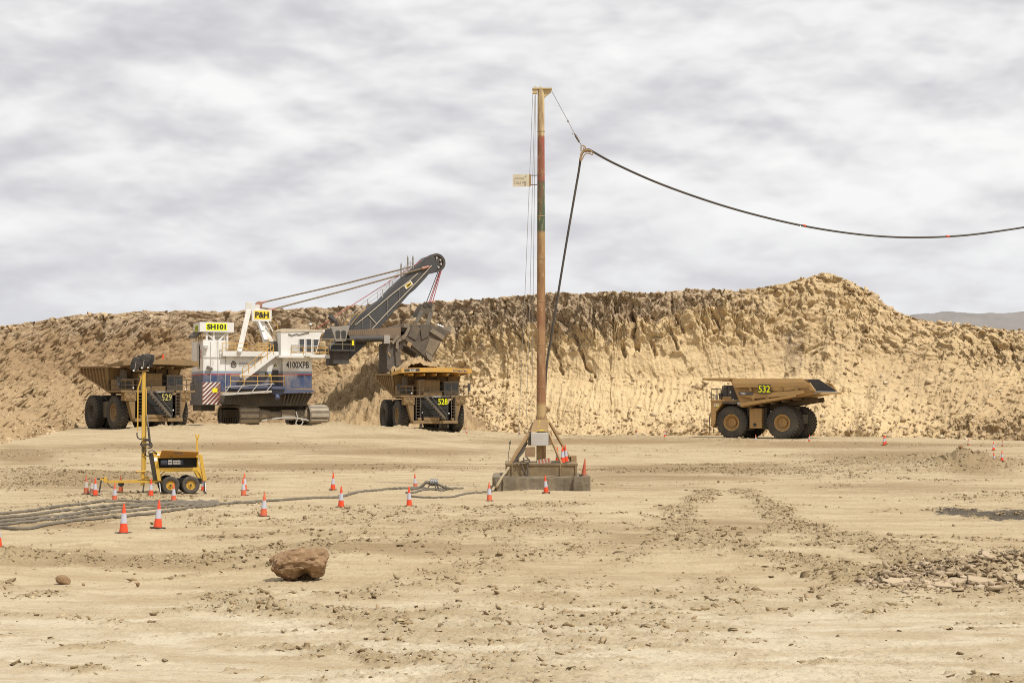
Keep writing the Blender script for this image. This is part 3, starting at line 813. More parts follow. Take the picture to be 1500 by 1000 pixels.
def thing(name, label, cat, loc=(0, 0, 0), yaw=0.0, group=None):
    o = bpy.data.objects.new(name, None); COL.objects.link(o)
    o.empty_display_size = 0.3
    o.location = loc; o.rotation_euler = (0, 0, yaw)
    return tag(o, label, cat, group)
def lettering(name, txt, origin, u, v, mat, parent, bold=0.0, depth=0.006, shear=0.0):
    """real letters fitted into the parallelogram origin, origin+u, origin+u+v"""
    cu = bpy.data.curves.new(name, 'FONT'); cu.body = txt; cu.extrude = 0.5; cu.offset = bold; cu.resolution_u = 3; cu.shear = shear
    t = bpy.data.objects.new('letters', cu); COL.objects.link(t)
    bpy.context.view_layer.update()
    me = bpy.data.meshes.new_from_object(t.evaluated_get(bpy.context.evaluated_depsgraph_get()))
    bpy.data.objects.remove(t)
    xs = [p.co.x for p in me.vertices]; ys = [p.co.y for p in me.vertices]
    x0, x1, y0, y1 = min(xs), max(xs), min(ys), max(ys)
    o, u, v = Vector(origin), Vector(u), Vector(v); nrm = u.cross(v).normalized()
    for p in me.vertices:
        p.co = o + u * ((p.co.x - x0) / (x1 - x0)) + v * ((p.co.y - y0) / (y1 - y0)) + nrm * (depth if p.co.z > 0 else 0.0)
    me.materials.clear(); me.materials.append(mat)
    me.name = name
    ob = bpy.data.objects.new(name, me); COL.objects.link(ob)
    if parent: ob.parent = parent
    return ob
class Frame:
    """local frame of a thing: origin on the ground and a yaw; p() gives the local point seen at a photo pixel on the plane y = yl"""
    def __init__(self, origin, yaw):
        self.o = Vector(origin); self.M = Matrix.Rotation(yaw, 3, 'Z'); self.Mi = self.M.transposed(); self.yaw = yaw
        self.c = self.Mi @ (Vector((0, 0, CAM_H)) - self.o)
    def p(self, px, py, yl):
        d = self.Mi @ ray(px, py)
        t = (yl - self.c.y) / d.y
        return self.c + d * t
    def px(self, px, py, xl):
        d = self.Mi @ ray(px, py)
        t = (xl - self.c.x) / d.x
        return self.c + d * t
    def xz(self, pts, yl):
        return [(q.x, q.z) for q in (self.p(a, b, yl) for a, b in pts)]
    def slab(self, mb, pts, y0, y1):
        return mb.pxz(self.xz(pts, y0), y0, y1)
    def rect(self, mb, x0, y0, x1, y1, d0, d1):
        a, b = self.p(x0, y1, d0), self.p(x1, y0, d0)
        return mb.box((a.x, d0, a.z), (b.x, d1, b.z))

# ------------------------------------------------------------------ shared materials
YEL = paint('machine_yellow', (0.62, 0.33, 0.035), 0.5, 0.45)
YEL_DUSTY = paint('dusty_machine_yellow', (0.285, 0.175, 0.065), 0.6, 0.65, dustcol=(0.18, 0.13, 0.078))
YEL_CAT = paint('ochre_machine_yellow', (0.41, 0.24, 0.075), 0.55, 0.45, dustcol=(0.31, 0.21, 0.115))
YEL_BRIGHT = paint('bright_yellow_paint', (0.62, 0.365, 0.02), 0.45, 0.28)
DARK = paint('dark_steel', (0.035, 0.034, 0.035), 0.6, 0.30, dustcol=(0.16, 0.125, 0.085))
DARKDUST = paint('dusty_dark_steel', (0.06, 0.055, 0.05), 0.7, 0.5, dustcol=(0.20, 0.155, 0.10))
BLACK = paint('black_rubber', (0.014, 0.014, 0.014), 0.8, 0.25, dustcol=(0.12, 0.095, 0.07))
TYRE = paint('dusty_tyre', (0.028, 0.028, 0.029), 0.85, 0.40, 0.8, dustcol=(0.17, 0.14, 0.10))
GREYST = paint('grey_steel', (0.20, 0.20, 0.20), 0.55, 0.35)
WHITE = paint('white_machine_paint', (0.74, 0.73, 0.69), 0.5, 0.26, 0.35, dustcol=(0.45, 0.37, 0.26), var=0.05)
LGREY = paint('pale_grey_paint', (0.50, 0.49, 0.46), 0.5, 0.35)
NAVY = paint('navy_paint', (0.035, 0.06, 0.14), 0.5, 0.32, 0.5, dustcol=(0.26, 0.22, 0.19))
RUST = paint('rusty_tan_steel', (0.36, 0.245, 0.12), 0.75, 0.5, 1.6, dustcol=(0.25, 0.15, 0.075))
RAILY = paint('handrail_yellow', (0.56, 0.32, 0.06), 0.5, 0.3)
LAMPW = paint('lamp_glass', (0.85, 0.85, 0.83), 0.15, 0.05)
SIGNY = paint('sign_yellow', (0.80, 0.72, 0.005), 0.5, 0.06)
SIGNG = paint('sign_lime', (0.78, 0.86, 0.005), 0.5, 0.04)
INK = paint('black_lettering', (0.02, 0.02, 0.02), 0.5, 0.05)
INKW = paint('white_lettering', (0.78, 0.78, 0.76), 0.5, 0.12)
CONE_R = paint('cone_orange', (0.72, 0.062, 0.012), 0.5, 0.06, 3.0, var=0.1)
CONE_W = paint('reflective_collar', (0.47, 0.47, 0.525), 0.4, 0.14, 4.0)
CONE_OLD = paint('faded_cone', (0.48, 0.075, 0.03), 0.7, 0.35, 4.0)
CONE_OW = paint('grubby_collar', (0.50, 0.46, 0.42), 0.7, 0.45, 5.0)
def glass_mat():
    m, nt, b = new_mat('dusty_cab_glass')
    n1 = noise(nt, 1.6, 4, 0.6)
    nt.links.new(mixc(nt, n1, (0.028, 0.032, 0.038), (0.085, 0.085, 0.08)), b.inputs['Base Color'])
    b.inputs['Roughness'].default_value = 0.16; b.inputs['Specular IOR Level'].default_value = 0.5
    return m
GLASS = glass_mat()
def concrete_mat():
    m, nt, b = new_mat('stained_concrete')
    n1, n2, n3 = noise(nt, 1.2, 6, 0.65), noise(nt, 6, 5, 0.6), noise(nt, 2.2, 4, 0.5, sc=(1, 1, 0.2))
    c = mixc(nt, n1, (0.235, 0.19, 0.128), (0.12, 0.098, 0.072))
    r = ramp(nt, [(0.45, 0), (0.62, 0.8)]); nt.links.new(n3, r.inputs[0])
    c = mixc(nt, r.outputs[0], c, (0.30, 0.235, 0.15))
    r2 = ramp(nt, [(0.54, 0), (0.68, 0.6)]); nt.links.new(n2, r2.inputs[0])
    c = mixc(nt, r2.outputs[0], c, (0.12, 0.10, 0.08))
    nt.links.new(c, b.inputs['Base Color']); b.inputs['Roughness'].default_value = 0.9; b.inputs['Specular IOR Level'].default_value = 0.2
    bump(nt, b, n2, 0.5, 0.03)
    return m
CONC = concrete_mat()

# ------------------------------------------------------------------ cable tower: pole on a concrete base
def pole_material():
    m, nt, b = new_mat('banded_pole_paint')
    t = nt.nodes.new('ShaderNodeTexCoord'); s = nt.nodes.new('ShaderNodeSeparateXYZ'); nt.links.new(t.outputs['Object'], s.inputs[0])
    n1 = noise(nt, 1.0, 6, 0.65, sc=(3, 3, 0.35)); n2 = noise(nt, 5, 4, 0.6, sc=(1.5, 1.5, 0.4))
    z = math_(nt, 'ADD', s.outputs[2], math_(nt, 'MULTIPLY', math_(nt, 'SUBTRACT', n2, 0.5), 0.12))
    zf = math_(nt, 'DIVIDE', z, 20.0)
    rp = ramp(nt, [(0, (0.40, 0.27, 0.12)), (0.19, (0.42, 0.29, 0.13)), (0.20, (0.24, 0.105, 0.045)), (0.36, (0.34, 0.19, 0.085)), (0.37, (0.25, 0.115, 0.05)), (0.45, (0.30, 0.16, 0.07)),
                   (0.585, (0.35, 0.22, 0.09)), (0.592, (0.055, 0.085, 0.045)), (0.70, (0.065, 0.12, 0.065)), (0.702, (0.08, 0.07, 0.06)), (0.711, (0.33, 0.085, 0.055)), (0.808, (0.30, 0.08, 0.05)), (0.811, (0.55, 0.43, 0.23)), (1.0, (0.56, 0.45, 0.25))])
    nt.links.new(zf, rp.inputs[0])
    r = ramp(nt, [(0.46, 0.0), (0.60, 0.8)]); nt.links.new(n1, r.inputs[0])
    c = mixc(nt, r.outputs[0], rp.outputs[0], (0.18, 0.085, 0.038))
    r2 = ramp(nt, [(0.36, 0.45), (0.46, 0.0)]); nt.links.new(n2, r2.inputs[0])
    c = mixc(nt, r2.outputs[0], c, (0.45, 0.33, 0.17))
    nt.links.new(c, b.inputs['Base Color']); b.inputs['Roughness'].default_value = 0.75
    return m
def rough_block(mb, a, b, n=(14, 10, 5), amp=0.03, seed=0, taper=0.0):
    """a cast block with worn faces"""
    a, b = np.array(a, float), np.array(b, float)
    bm = bmesh.new(); bmesh.ops.create_cube(bm, size=1.0)
    bmesh.ops.bevel(bm, geom=bm.edges[:], offset=0.03, segments=1, affect='EDGES')
    bmesh.ops.subdivide_edges(bm, edges=bm.edges[:], cuts=n[0], use_grid_fill=True)
    co = np.array([v.co[:] for v in bm.verts])
    w = co + 0.5
    p = a + w * (b - a)
    p[:, :2] = p[:, :2] + (0 if not taper else (p[:, :2] - (a + b)[:2] / 2) * (taper * (0.5 - w[:, 2:3])))
    for k in range(3):
        p[:, k] += amp * fbm(p[:, 0] * 2.5 + k * 7, p[:, 1] * 2.5, p[:, 2] * 2.5, octv=4, seed=seed + k)
    mb.add(p.tolist(), [[v.index for v in f.verts] for f in bm.faces]); bm.free()
    return mb
def cable_tower():
    gx, gy, _ = on_ground(793, 711)
    gy = 78.2; gx = (792.7 - 750) / FPX * gy
    o = Vector((gx, gy, g_base(gx, gy) + 0.0))
    F = Frame(o, 0.0)
    T = thing('cable_tower', 'tall banded steel pole on stained concrete base, holding up the hanging cable', 'cable tower', o)
    z6 = lambda x, y: (700 + x / 5.555, 560 + y / 5.555)
    P = lambda x, y, d: F.p(*z6(x, y), d)
    # concrete footing
    a, b = P(118, 885, -2.0), P(915, 765, -2.0)
    mb = MB()
    rough_block(mb, (a.x, -2.0, -0.08), (b.x, 2.0, b.z), amp=0.075, seed=3)
    base = mb.build('concrete_base', CONC, T)
    l, r = P(205, 0, -2).x, P(690, 0, -2).x
    rough_block(MB(), (l, -2.12, -0.06), (r, -1.9, b.z - 0.06), amp=0.06, seed=9).build('front_block', CONC, T)
    r0, r1 = P(775, 0, -2).x, P(912, 0, -2).x
    rough_block(MB(), (r0, -2.16, 0.03), (r1, -1.9, b.z + 0.02), amp=0.05, seed=19).build('corner_block', CONC, T)
    c, d = P(225, 765, -1.6), P(808, 662, -1.6)
    mb = MB(); rough_block(mb, (c.x, -1.6, b.z - 0.05), (d.x, 1.6, d.z), amp=0.015, seed=5)
    mb.box((c.x - 0.03, -1.64, d.z - 0.06), (d.x + 0.03, 1.64, d.z + 0.02))
    for xx in (c.x + 0.3, d.x - 0.75, d.x - 0.06):
        mb.box((xx - 0.03, -1.66, b.z), (xx + 0.03, -1.6, d.z - 0.06))
    mb.build('steel_skid', paint('stained_skid', (0.30, 0.215, 0.115), 0.8, 0.75, 1.4, dustcol=(0.14, 0.10, 0.06)), T)
    dz = d.z
    ztop = F.p(795, 131, 0).z
    def rad(z): return 0.22 + (0.155 - 0.22) * min(1, max(0, (z - 2.0) / (ztop - 2.0)))
    mb = MB()
    prof = [(0.26, dz)] + [(rad(dz + (ztop - dz) * i / 30), dz + (ztop - dz) * i / 30) for i in range(31)] + [(0.0, ztop)]
    mb.lathe(prof, (0, 0, 0), (0, 0, 1), 24)
    zc = P(515, 290, 0).z
    pole = mb.build('pole', pole_material(), T)
    for k in range(1, 8):
        zz = dz + 1.5 + (ztop - dz - 1.5) * k / 8.0
        MB().lathe([(rad(zz) - .002, zz - .02), (rad(zz) + .012, zz - .012), (rad(zz) + .012, zz + .012), (rad(zz) - .002, zz + .02)], (0, 0, 0), (0, 0, 1), 20).build('weld_seam', RUST, pole)
    mb = MB(); mb.cyl((0, 0, zc - 0.05), (0, 0, zc + 0.05), 0.25, n=24)
    for k in range(8):
        an = k * math.pi / 4; mb.cyl((0.235 * math.cos(an), 0.235 * math.sin(an), zc - 0.08), (0.235 * math.cos(an), 0.235 * math.sin(an), zc + 0.09), 0.02, n=6)
    mb.build('flange', RUST, T)
    # gusset box under the flange
    q = [P(x, y, -0.55) for x, y in ((462, 302), (578, 302), (570, 402), (425, 402))]
    g = MB(); g.hexa([(q[3].x, -0.6, q[3].z), (q[2].x, -0.6, q[2].z), (q[2].x, 0.5, q[2].z), (q[3].x, 0.5, q[3].z)], [(q[0].x, -0.35, q[0].z), (q[1].x, -0.35, q[1].z), (q[1].x, 0.4, q[1].z), (q[0].x, 0.4, q[0].z)])
    gus = g.build('gusset_box', RUST, T, 0.015)
    mk = MB()
    for (x0, y0, x1, y1) in ((470, 390, 488, 394), (500, 386, 535, 392), (486, 362, 494, 366), (492, 340, 498, 346), (496, 318, 502, 326), (498, 308, 504, 314), (545, 388, 556, 393), (562, 312, 572, 316), (520, 378, 523, 383), (505, 352, 509, 356)):
        f = (y0 - 302) / 100.0; dd = -0.352 - 0.25 * f - 0.012
        u0, u1 = P(x0, y1, dd), P(x1, y0, dd); MB().box((u0.x, dd - 0.004, u0.z), (u1.x, dd + 0.01, u1.z)).build('paint_mark', SIGNY, gus)
    pass
    a, b = P(432, 515, -0.75), P(575, 410, -0.75)
    MB().box((a.x, -0.75, a.z), (b.x, -0.15, b.z)).build('junction_cabinet', LGREY, T, 0.02)
    a2 = P(410, 512, -0.6)
    MB().box((a2.x, -0.62, a.z + 0.02), (a.x - 0.003, 0.3, b.z + 0.05)).build('cabinet_frame', DARKDUST, T)
    MB().box((b.x + 0.003, -0.5, a.z + 0.03), (b.x + 0.16, 0.3, b.z)).build('cabinet_frame', RUST, T)
    a, b = P(385, 605, -0.7), P(465, 525, -0.7)
    MB().box((a.x, -0.7, a.z), (b.x, -0.62, b.z)).build('backing_plate', paint('rust_plate', (0.27, 0.16, 0.08), 0.8, 0.4), T, 0.01)
    for (p0, p1, w, mt) in (((425, 395, -0.5), (255, 668, -1.3), 0.12, RUST), ((400, 488, -0.3), (285, 665, -0.9), 0.08, DARKDUST), ((572, 395, -0.5), (680, 662, -1.3), 0.10, RUST), ((582, 325, 0.2), (775, 665, 1.3), 0.10, RUST), ((455, 330, 0.3), (300, 660, 1.3), 0.12, RUST)):
        MB().beam(P(*p0), P(*p1), w).build('brace', mt, T, 0.01)
    # hooks, levers and slings on the skid
    mb = MB()
    for pts in (((330, 655), (332, 610), (372, 560), (385, 528)), ((345, 655), (372, 632), (420, 630), (410, 665)), ((358, 668), (372, 710), (402, 765), (418, 800), (432, 835)), ((400, 668), (408, 720), (405, 790), (425, 835)), ((432, 835), (445, 800)), ((352, 640), (418, 655)), ((372, 610), (372, 655)), ((390, 600), (425, 640))):
        mb.tube([P(x, y, -1.72) for x, y in pts], 0.035, 6)
    mb.build('lifting_hook', DARKDUST, T)
    sb = MB().beam(P(485, 650, -1.2), P(590, 628, -1.2), 0.04, 0.2)
    MB().box((P(600, 0, -1.3).x, -1.3, dz), (P(665, 0, -1.3).x, -0.8, dz + 0.12)).build('toe_block', DARKDUST, T, 0.01)
    MB().box((P(755, 0, 1.0).x, 0.6, dz), (P(800, 0, 1.0).x, 1.4, dz + 0.3)).build('toe_block', RUST, T, 0.01)
    o_ = sb.build('warning_board', LGREY, T)
    st = MB()
    for k in range(4):
        f0 = 0.1 + k * 0.24
        p0 = P(485 + 105 * f0, 650 - 22 * f0, -1.225); p1 = P(485 + 105 * (f0 + 0.12), 650 - 22 * (f0 + 0.12), -1.225)
        st.beam(p0, p1, 0.012, 0.19)
    st.build('red_stripe', CONE_OLD, o_)
    # head bracket
    bz = lambda x, y: (730 + x / 5.0, 110 + y / 5.0)
    B = lambda x, y, d: F.p(*bz(x, y), d)
    mb = MB(); poly = [(335, 100), (390, 100), (390, 122), (335, 168)]
    mb.pxz([(B(x, y, -0.05).x, B(x, y, -0.05).z) for x, y in poly], -0.06, -0.02)
    mb.pxz([(B(x, y, -0.05).x, B(x, y, -0.05).z) for x, y in poly], 0.03, 0.07)
    p0, p1 = B(248, 103, 0), B(392, 98, 0)
    mb.box((p0.x, -0.16, p0.z - 0.02), (p1.x, 0.16, p0.z + 0.03))
    a, b = B(250, 138, 0), B(285, 105, 0); mb.box((a.x, -0.12, a.z), (b.x, 0.12, b.z - 0.003))
    for x in (272, 308):
        c0 = B(x, 95, 0); mb.tube([c0 + Vector((0.06 * math.cos(t), 0, 0.06 * math.sin(t))) for t in [i * 2 * math.pi / 12 for i in range(13)]], 0.018, 5)
    mb.build('head_bracket', paint('pale_yellow_paint', (0.55, 0.43, 0.22), 0.6, 0.35), T)
    # sign plate on two arms
    s0, s1 = F.p(751, 273.5, -0.3), F.p(775.2, 255.5, -0.3)
    sg = MB().box((s0.x, -0.3, s0.z), (s1.x, -0.285, s1.z)).build('sign_plate', paint('weathered_sign', (0.62, 0.56, 0.42), 0.6, 0.3, 3.0), T)
    MB().box((s1.x + 0.002, -0.31, s0.z + 0.02), (s1.x + 0.09, -0.25, s1.z - 0.0)).build('sign_frame', RUST, sg)
    lettering('sign_lettering', 'LEAVING', (s0.x + 0.06, -0.302, s0.z + 0.34), (0.45, 0, 0), (0, 0, 0.10), paint('faded_ink', (0.42, 0.40, 0.34), 0.7, 0.3), sg)
    lettering('sign_lettering', 'CABLE', (s0.x + 0.06, -0.302, s0.z + 0.13), (0.32, 0, 0), (0, 0, 0.11), MATS['faded_ink'], sg)
    ax, az = s0.x + 0.44, s0.z + 0.19
    MB().pxz([(ax, az - 0.035), (ax + .1, az - .035), (ax + .1, az - .08), (ax + .2, az), (ax + .1, az + .08), (ax + .1, az + .035), (ax, az + .035)], -0.304, -0.3005).build('arrow', paint('dark_faded_ink', (0.26, 0.25, 0.22), 0.7, 0.3), sg)
    for dx, dzz in ((0.52, 0.43), (0.50, 0.04)):
        MB().pxz([(s0.x + dx, s0.z + dzz), (s0.x + dx + .11, s0.z + dzz), (s0.x + dx + .11, s0.z + dzz + .11 * (1 if dzz < .2 else 1))], -0.304, -0.3005).build('dark_patch', MATS['dark_faded_ink'], sg)
    for py in (257, 270.6):
        MB().beam(F.p(775, py, -0.28), F.p(790, py, -0.17), 0.035).build('sign_arm', DARKDUST, T)
    # stay wires down the left side
    mb = MB()
    for pts in (((780.4, 138), (775, 280), (769, 430), (759, 640)), ((783.6, 139), (779.8, 280), (776.5, 430), (771, 610)), ((784.5, 139), (781, 430), (779, 628))):
        mb.tube([F.p(x, y, -0.1 - 0.5 * i / 3) for i, (x, y) in enumerate(pts)], 0.011, 5)
    mb.build('stay_wire', GREYST, T)
    # the sling that carries the cable: wire, shackles and curved saddle
    Y0 = 0.05
    mb = MB(); e = [B(393, 122, Y0), B(510, 338, Y0), B(560, 432, Y0)]; mb.tube(e, 0.014, 5)
    mb.ball(e[1], 0.045); mb.ball(B(545, 430, Y0), 0.03)
    mb.build('hanger_wire', GREYST, T)
    mb = MB()
    mb.tube([B(558, 430, Y0), B(575, 462, Y0), B(590, 485, Y0)], [0.03, 0.05, 0.03], 8)
    for cx, cy in ((567, 447), (578, 465), (588, 482)): mb.ball(B(cx, cy, Y0), 0.06, (0.8, 0.6, 1.2))
    mb.tube([B(590, 485, Y0), B(607, 515, Y0)], 0.016, 5)
    mb.build('shackle', DARKDUST, T)
    mb = MB()
    for yy in (-0.12, 0.16):
        mb.tube([B(x, y, yy) for x, y in ((605, 632), (600, 600), (606, 575), (620, 557), (640, 548), (662, 548), (680, 556), (692, 572), (690, 585), (668, 575), (645, 572), (628, 588), (617, 612), (605, 632))], 0.028, 6)
        mb.tube([B(x, y, yy) for x, y in ((606, 560), (606, 522), (618, 516), (632, 522), (646, 545))], 0.03, 6)
        mb.tube([B(x, y, yy) for x, y in ((618, 556), (626, 528), (634, 546))], 0.02, 6)
    sa = [B(x, y, 0) for x, y in ((600, 622), (602, 590), (613, 566), (632, 553), (655, 551), (678, 560))]
    ia = [B(x, y, 0) for x, y in ((609, 622), (610, 594), (620, 573), (635, 562), (655, 559), (675, 567))]
    for i in range(5):
        for yy in (0,):
            mb.hexa([sa[i] + Vector((0, -.13, 0)), ia[i] + Vector((0, -.13, 0)), ia[i] + Vector((0, .17, 0)), sa[i] + Vector((0, .17, 0))], [sa[i + 1] + Vector((0, -.13, 0)), ia[i + 1] + Vector((0, -.13, 0)), ia[i + 1] + Vector((0, .17, 0)), sa[i + 1] + Vector((0, .17, 0))])
    mb.build('cable_saddle', RUST, T)
    return o, F, dz
POLE_O, POLE_F, POLE_DZ = cable_tower()
CABLE_M = paint('grey_cable_sheath', (0.115, 0.10, 0.08), 0.75, 0.45, 1.5, dustcol=(0.26, 0.21, 0.14))
HANG_M = paint('dark_cable_sheath', (0.05, 0.046, 0.042), 0.7, 0.3, 1.5, dustcol=(.15, .125, .09))
def cat_rom(pts, n=10):
    out = []
    P = [pts[0]] + list(pts) + [pts[-1]]
    for i in range(1, len(P) - 2):
        a, b, c, d = (Vector(q) for q in P[i - 1:i + 3])
        for k in range(n):
            t = k / n
            out.append(0.5 * ((2 * b) + (c - a) * t + (2 * a - 5 * b + 4 * c - d) * t * t + (3 * b - a - 3 * c + d) * t ** 3))
    out.append(Vector(P[-2])); return out
def hanging_cable():
    pts = []
    Y = POLE_O.y
    for px, py, dy in ((797, 640, 0.55), (798, 590, 0.5), (801, 535, 0.42), (808, 490, 0.35), (816, 440, 0.28), (829, 360, 0.18), (841, 290, 0.1), (848, 250, 0.05), (851.2, 229, 0.02), (855.5, 221, 0.02), (862, 219.3, 0.02), (868, 222, 0.1),
                       (900, 239.5, 0.8), (960, 266.5, 2.2), (1030, 292, 3.8), (1100, 313, 5.4), (1180, 331.5, 7.2), (1260, 343.5, 9), (1330, 347.8, 10.6), (1400, 345.8, 12.2), (1460, 339, 13.6), (1530, 327, 15.2), (1640, 300, 17.8), (1800, 248, 21.5), (1950, 190, 25)):
        pts.append(at_dist(px, py, Y + dy))
    pts = cat_rom(pts, 8)
    t = MB().tube(pts, 0.053, 10).build('power_cable', HANG_M)
    tag(t, 'thick dark cable hanging in a long curve from the top of the pole', 'cable')
    mb = MB()
    for px, py, dy in ((1178, 330.5, 7.15), (1388, 346.3, 11.9)):
        c = at_dist(px, py, Y + dy); MB().cyl(c - Vector((.09, 0, -0.02)), c + Vector((.09, 0, -0.02)), 0.062, n=10).build('marker_tape', CONE_R, t)
hanging_cable()
# stay wire anchor post beside the tower
def thin_post(px, py, ptop, label):
    g = on_ground(px, py)
    T = thing('marker_post', label, 'post', g)
    h = (py - ptop) / (FPX / g.y)
    MB().tube([(0.0, 0, -0.1), (0.02, 0, h * 0.5), (0.16, 0, h)], 0.02, 6).build('rod', DARKDUST, T)
    MB().cyl((0.10, 0, h * 0.86), (0.135, 0, h * 0.95), 0.05, n=8).build('clamp', DARKDUST, T)
thin_post(744, 690, 646, 'thin dark leaning rod left of the concrete base')

# ------------------------------------------------------------------ cables on the ground
def ground_cable(pts, label, r=0.055, group=None, name='ground_cable', lift=0.0):
    w = [on_ground(*p) for p in pts]
    w = cat_rom([tuple(q) for q in w], 16)
    # resample finely and let it follow the ground, with small wanders
    out = []
    ph = random.random() * 10
    for i, q in enumerate(w):
        x, y = q.x, q.y + 0.05 * math.sin(i * 0.5 + ph) + 0.04 * math.sin(i * 0.23 + ph * 2)
        out.append(Vector((x, y, gz(x, y) + r * 0.75 + lift)))
    o = MB().tube(out, r, 8).build(name, CABLE_M)
    return tag(o, label, 'cable', group)
z4 = lambda pts: [(x / 3.75, 640 + y / 3.75) for x, y in pts]
z5 = lambda pts: [(350 + x / 3.0, 660 + y / 3.0) for x, y in pts]
GC = 'cables lying on the ground'
ground_cable(z4([(-120, 445), (0, 430), (200, 408), (400, 376), (600, 359), (800, 357), (1000, 362), (1190, 364)]), 'dusty ground cable, farthest back of the bundle at the left', 0.062, GC)
ground_cable(z4([(-120, 466), (0, 452), (200, 434), (400, 410), (600, 384), (750, 373), (900, 369), (1170, 369)]), 'dusty ground cable, second from the back of the bundle at the left', 0.062, GC)
ground_cable(z4([(-120, 484), (0, 471), (250, 453), (450, 430), (650, 402), (800, 386), (1000, 374), (1195, 366)]), 'dusty ground cable in the middle of the bundle at the left', 0.062, GC)
ground_cable(z4([(-120, 500), (0, 489), (200, 472), (400, 453), (620, 432), (800, 411), (1000, 386), (1200, 373)]), 'dusty ground cable, second from the front of the bundle at the left', 0.062, GC)
ground_cable(z4([(-120, 498), (0, 505), (150, 510), (250, 489), (400, 471), (600, 459), (800, 436), (1000, 409), (1200, 381), (1390, 364)]) + z5([(50, 230), (100, 225), (200, 219), (350, 212), (450, 205), (550, 184), (650, 173), (760, 170), (812, 164)]), 'long dusty ground cable, frontmost of the bundle, running past the cones to the coupler', 0.06, GC)
ground_cable(z5([(820, 168), (800, 180), (770, 189), (735, 191)]), 'short pale cable tail in front of the coupler', 0.05, GC)
ground_cable(z5([(745, 204), (800, 210), (930, 211), (1000, 196), (1085, 188), (1118, 182)]), 'ground cable running from behind a cone towards the concrete base', 0.045, GC)
ground_cable(z5([(880, 184), (930, 172), (985, 168)]), 'short cable stub on the right of the coupler', 0.05, GC)
ground_cable(z5([(760, 192), (800, 182), (845, 178), (905, 180)]), 'short pale cable looped under the coupler', 0.05, GC)
def rising_cable():
    pts = [on_ground(*z5([(1112, 182)])[0]) + Vector((0, 0, 0.05)), on_ground(*z5([(1128, 176)])[0]) + Vector((0, 0, 0.18))]
    F = POLE_F
    for x, y, d in ((150, 850, -2.15), (185, 790, -2.05), (210, 750, -1.9), (228, 728, -1.75), (245, 700, -1.66), (262, 664, -1.3)):
        pts.append(F.o + F.p(700 + x / 5.555, 560 + y / 5.555, d))
    o = MB().tube(cat_rom([tuple(p) for p in pts], 8), 0.06, 8).build('rising_cable', paint('pale_dusty_cable', (0.36, 0.29, 0.18), 0.8, 0.4))
    tag(o, 'pale dusty cable rising over the left edge of the concrete base', 'cable')
rising_cable()
def coupler():
    g = on_ground(633, 719)
    T = thing('cable_coupler', 'grey clamped cable coupler lying among the ground cables', 'coupler', g)
    mb = MB()
    mb.cyl((-0.10, 0, 0.36), (0.24, 0.03, 0.34), 0.15, n=18)
    for x in (-0.08, 0.02, 0.12, 0.22): mb.cyl((x - .02, 0.005, 0.357), (x + .02, 0.01, 0.35), 0.17, n=18)
    mb.build('coupler_body', paint('coupler_grey', (0.16, 0.17, 0.18), 0.45, 0.25, metal=0.3), T)
    mb = MB().tube([(-0.12, 0, 0.34), (-0.28, -0.02, 0.36), (-0.42, -0.05, 0.22), (-0.62, -0.1, 0.1), (-0.95, -0.2, 0.05)], [0.09, 0.07, 0.06, 0.05, 0.05], 8); mb.build('cable_tail', CABLE_M, T)
    mb = MB()
    for s in (-0.16, 0.16):
        mb.beam((-0.35, s, 0.06), (0.55, s, 0.06), 0.07)
        mb.beam((-0.22, s, 0.06), (-0.1, s, 0.26), 0.05); mb.beam((0.3, s, 0.06), (0.2, s, 0.26), 0.05)
    mb.beam((0.16, -0.2, 0.03), (0.62, -0.2, 0.03), 0.06); mb.beam((0.16, -0.2, 0.03), (0.16, -0.2, 0.28), 0.06); mb.beam((0.62, -0.2, 0.03), (0.62, -0.18, 0.22), 0.06)
    mb.build('support_frame', DARKDUST, T)
    MB().tube([(0.22, 0, 0.3), (0.4, 0, 0.2), (0.6, 0.05, 0.12), (0.95, 0.1, 0.06)], 0.055, 8).build('cable_tail', CABLE_M, T)
coupler()

# ------------------------------------------------------------------ traffic cones
def cone_meshes():
    def prof(h0, h1, dr=0.0): return [(0.165 - 0.13 * h0 + dr, h0), (0.165 - 0.13 * h1 + dr, h1)]
    out = {}
    mb = MB(); s = 0.235; mb.prism([(math.copysign(min(abs(x), s), x), math.copysign(min(abs(y), s), y), 0) for x, y in [(s * c, s * d) for c, d in ((1, .7), (.7, 1), (-.7, 1), (-1, .7), (-1, -.7), (-.7, -1), (.7, -1), (1, -.7))]], (0, 0, 0.035))
    out['base'] = mb
    mb = MB(); r = lambda h: 0.155 - 0.128 * h
    mb.lathe([(r(0.03), 0.036), (r(0.33), 0.34), (r(0.66), 0.67), (r(0.97), 0.97), (r(1) - .012, 1.0), (0.015, 1.002)], (0, 0, 0), (0, 0, 1), 24)
    out['cone_body'] = mb
    mb = MB(); mb.lathe([(r(0.33) - .002, 0.335), (r(0.33) + 0.005, 0.336), (r(0.67) + 0.005, 0.672), (r(0.67) - .002, 0.674)], (0, 0, 0), (0, 0, 1), 24)
    out['collar'] = mb
    return out
CM = cone_meshes()
CONE_GROUP = 'traffic cones set out on the pit floor'
def cone_proto(name, label, red, white, collar=True):
    T = thing(name, label, 'cone', group=CONE_GROUP)
    CM['base'].build('base', BLACK, T); b = CM['cone_body'].build('cone_body', red, T)
    if collar: CM['collar'].build('collar', white, T)
    return T
def copy_thing(o, label):
    c = o.copy(); COL.objects.link(c); c['label'] = label
    for ch in list(o.children):
        d = ch.copy(); COL.objects.link(d); d.parent = c
        for g in list(ch.children):
            e = g.copy(); COL.objects.link(e); e.parent = d
    return c
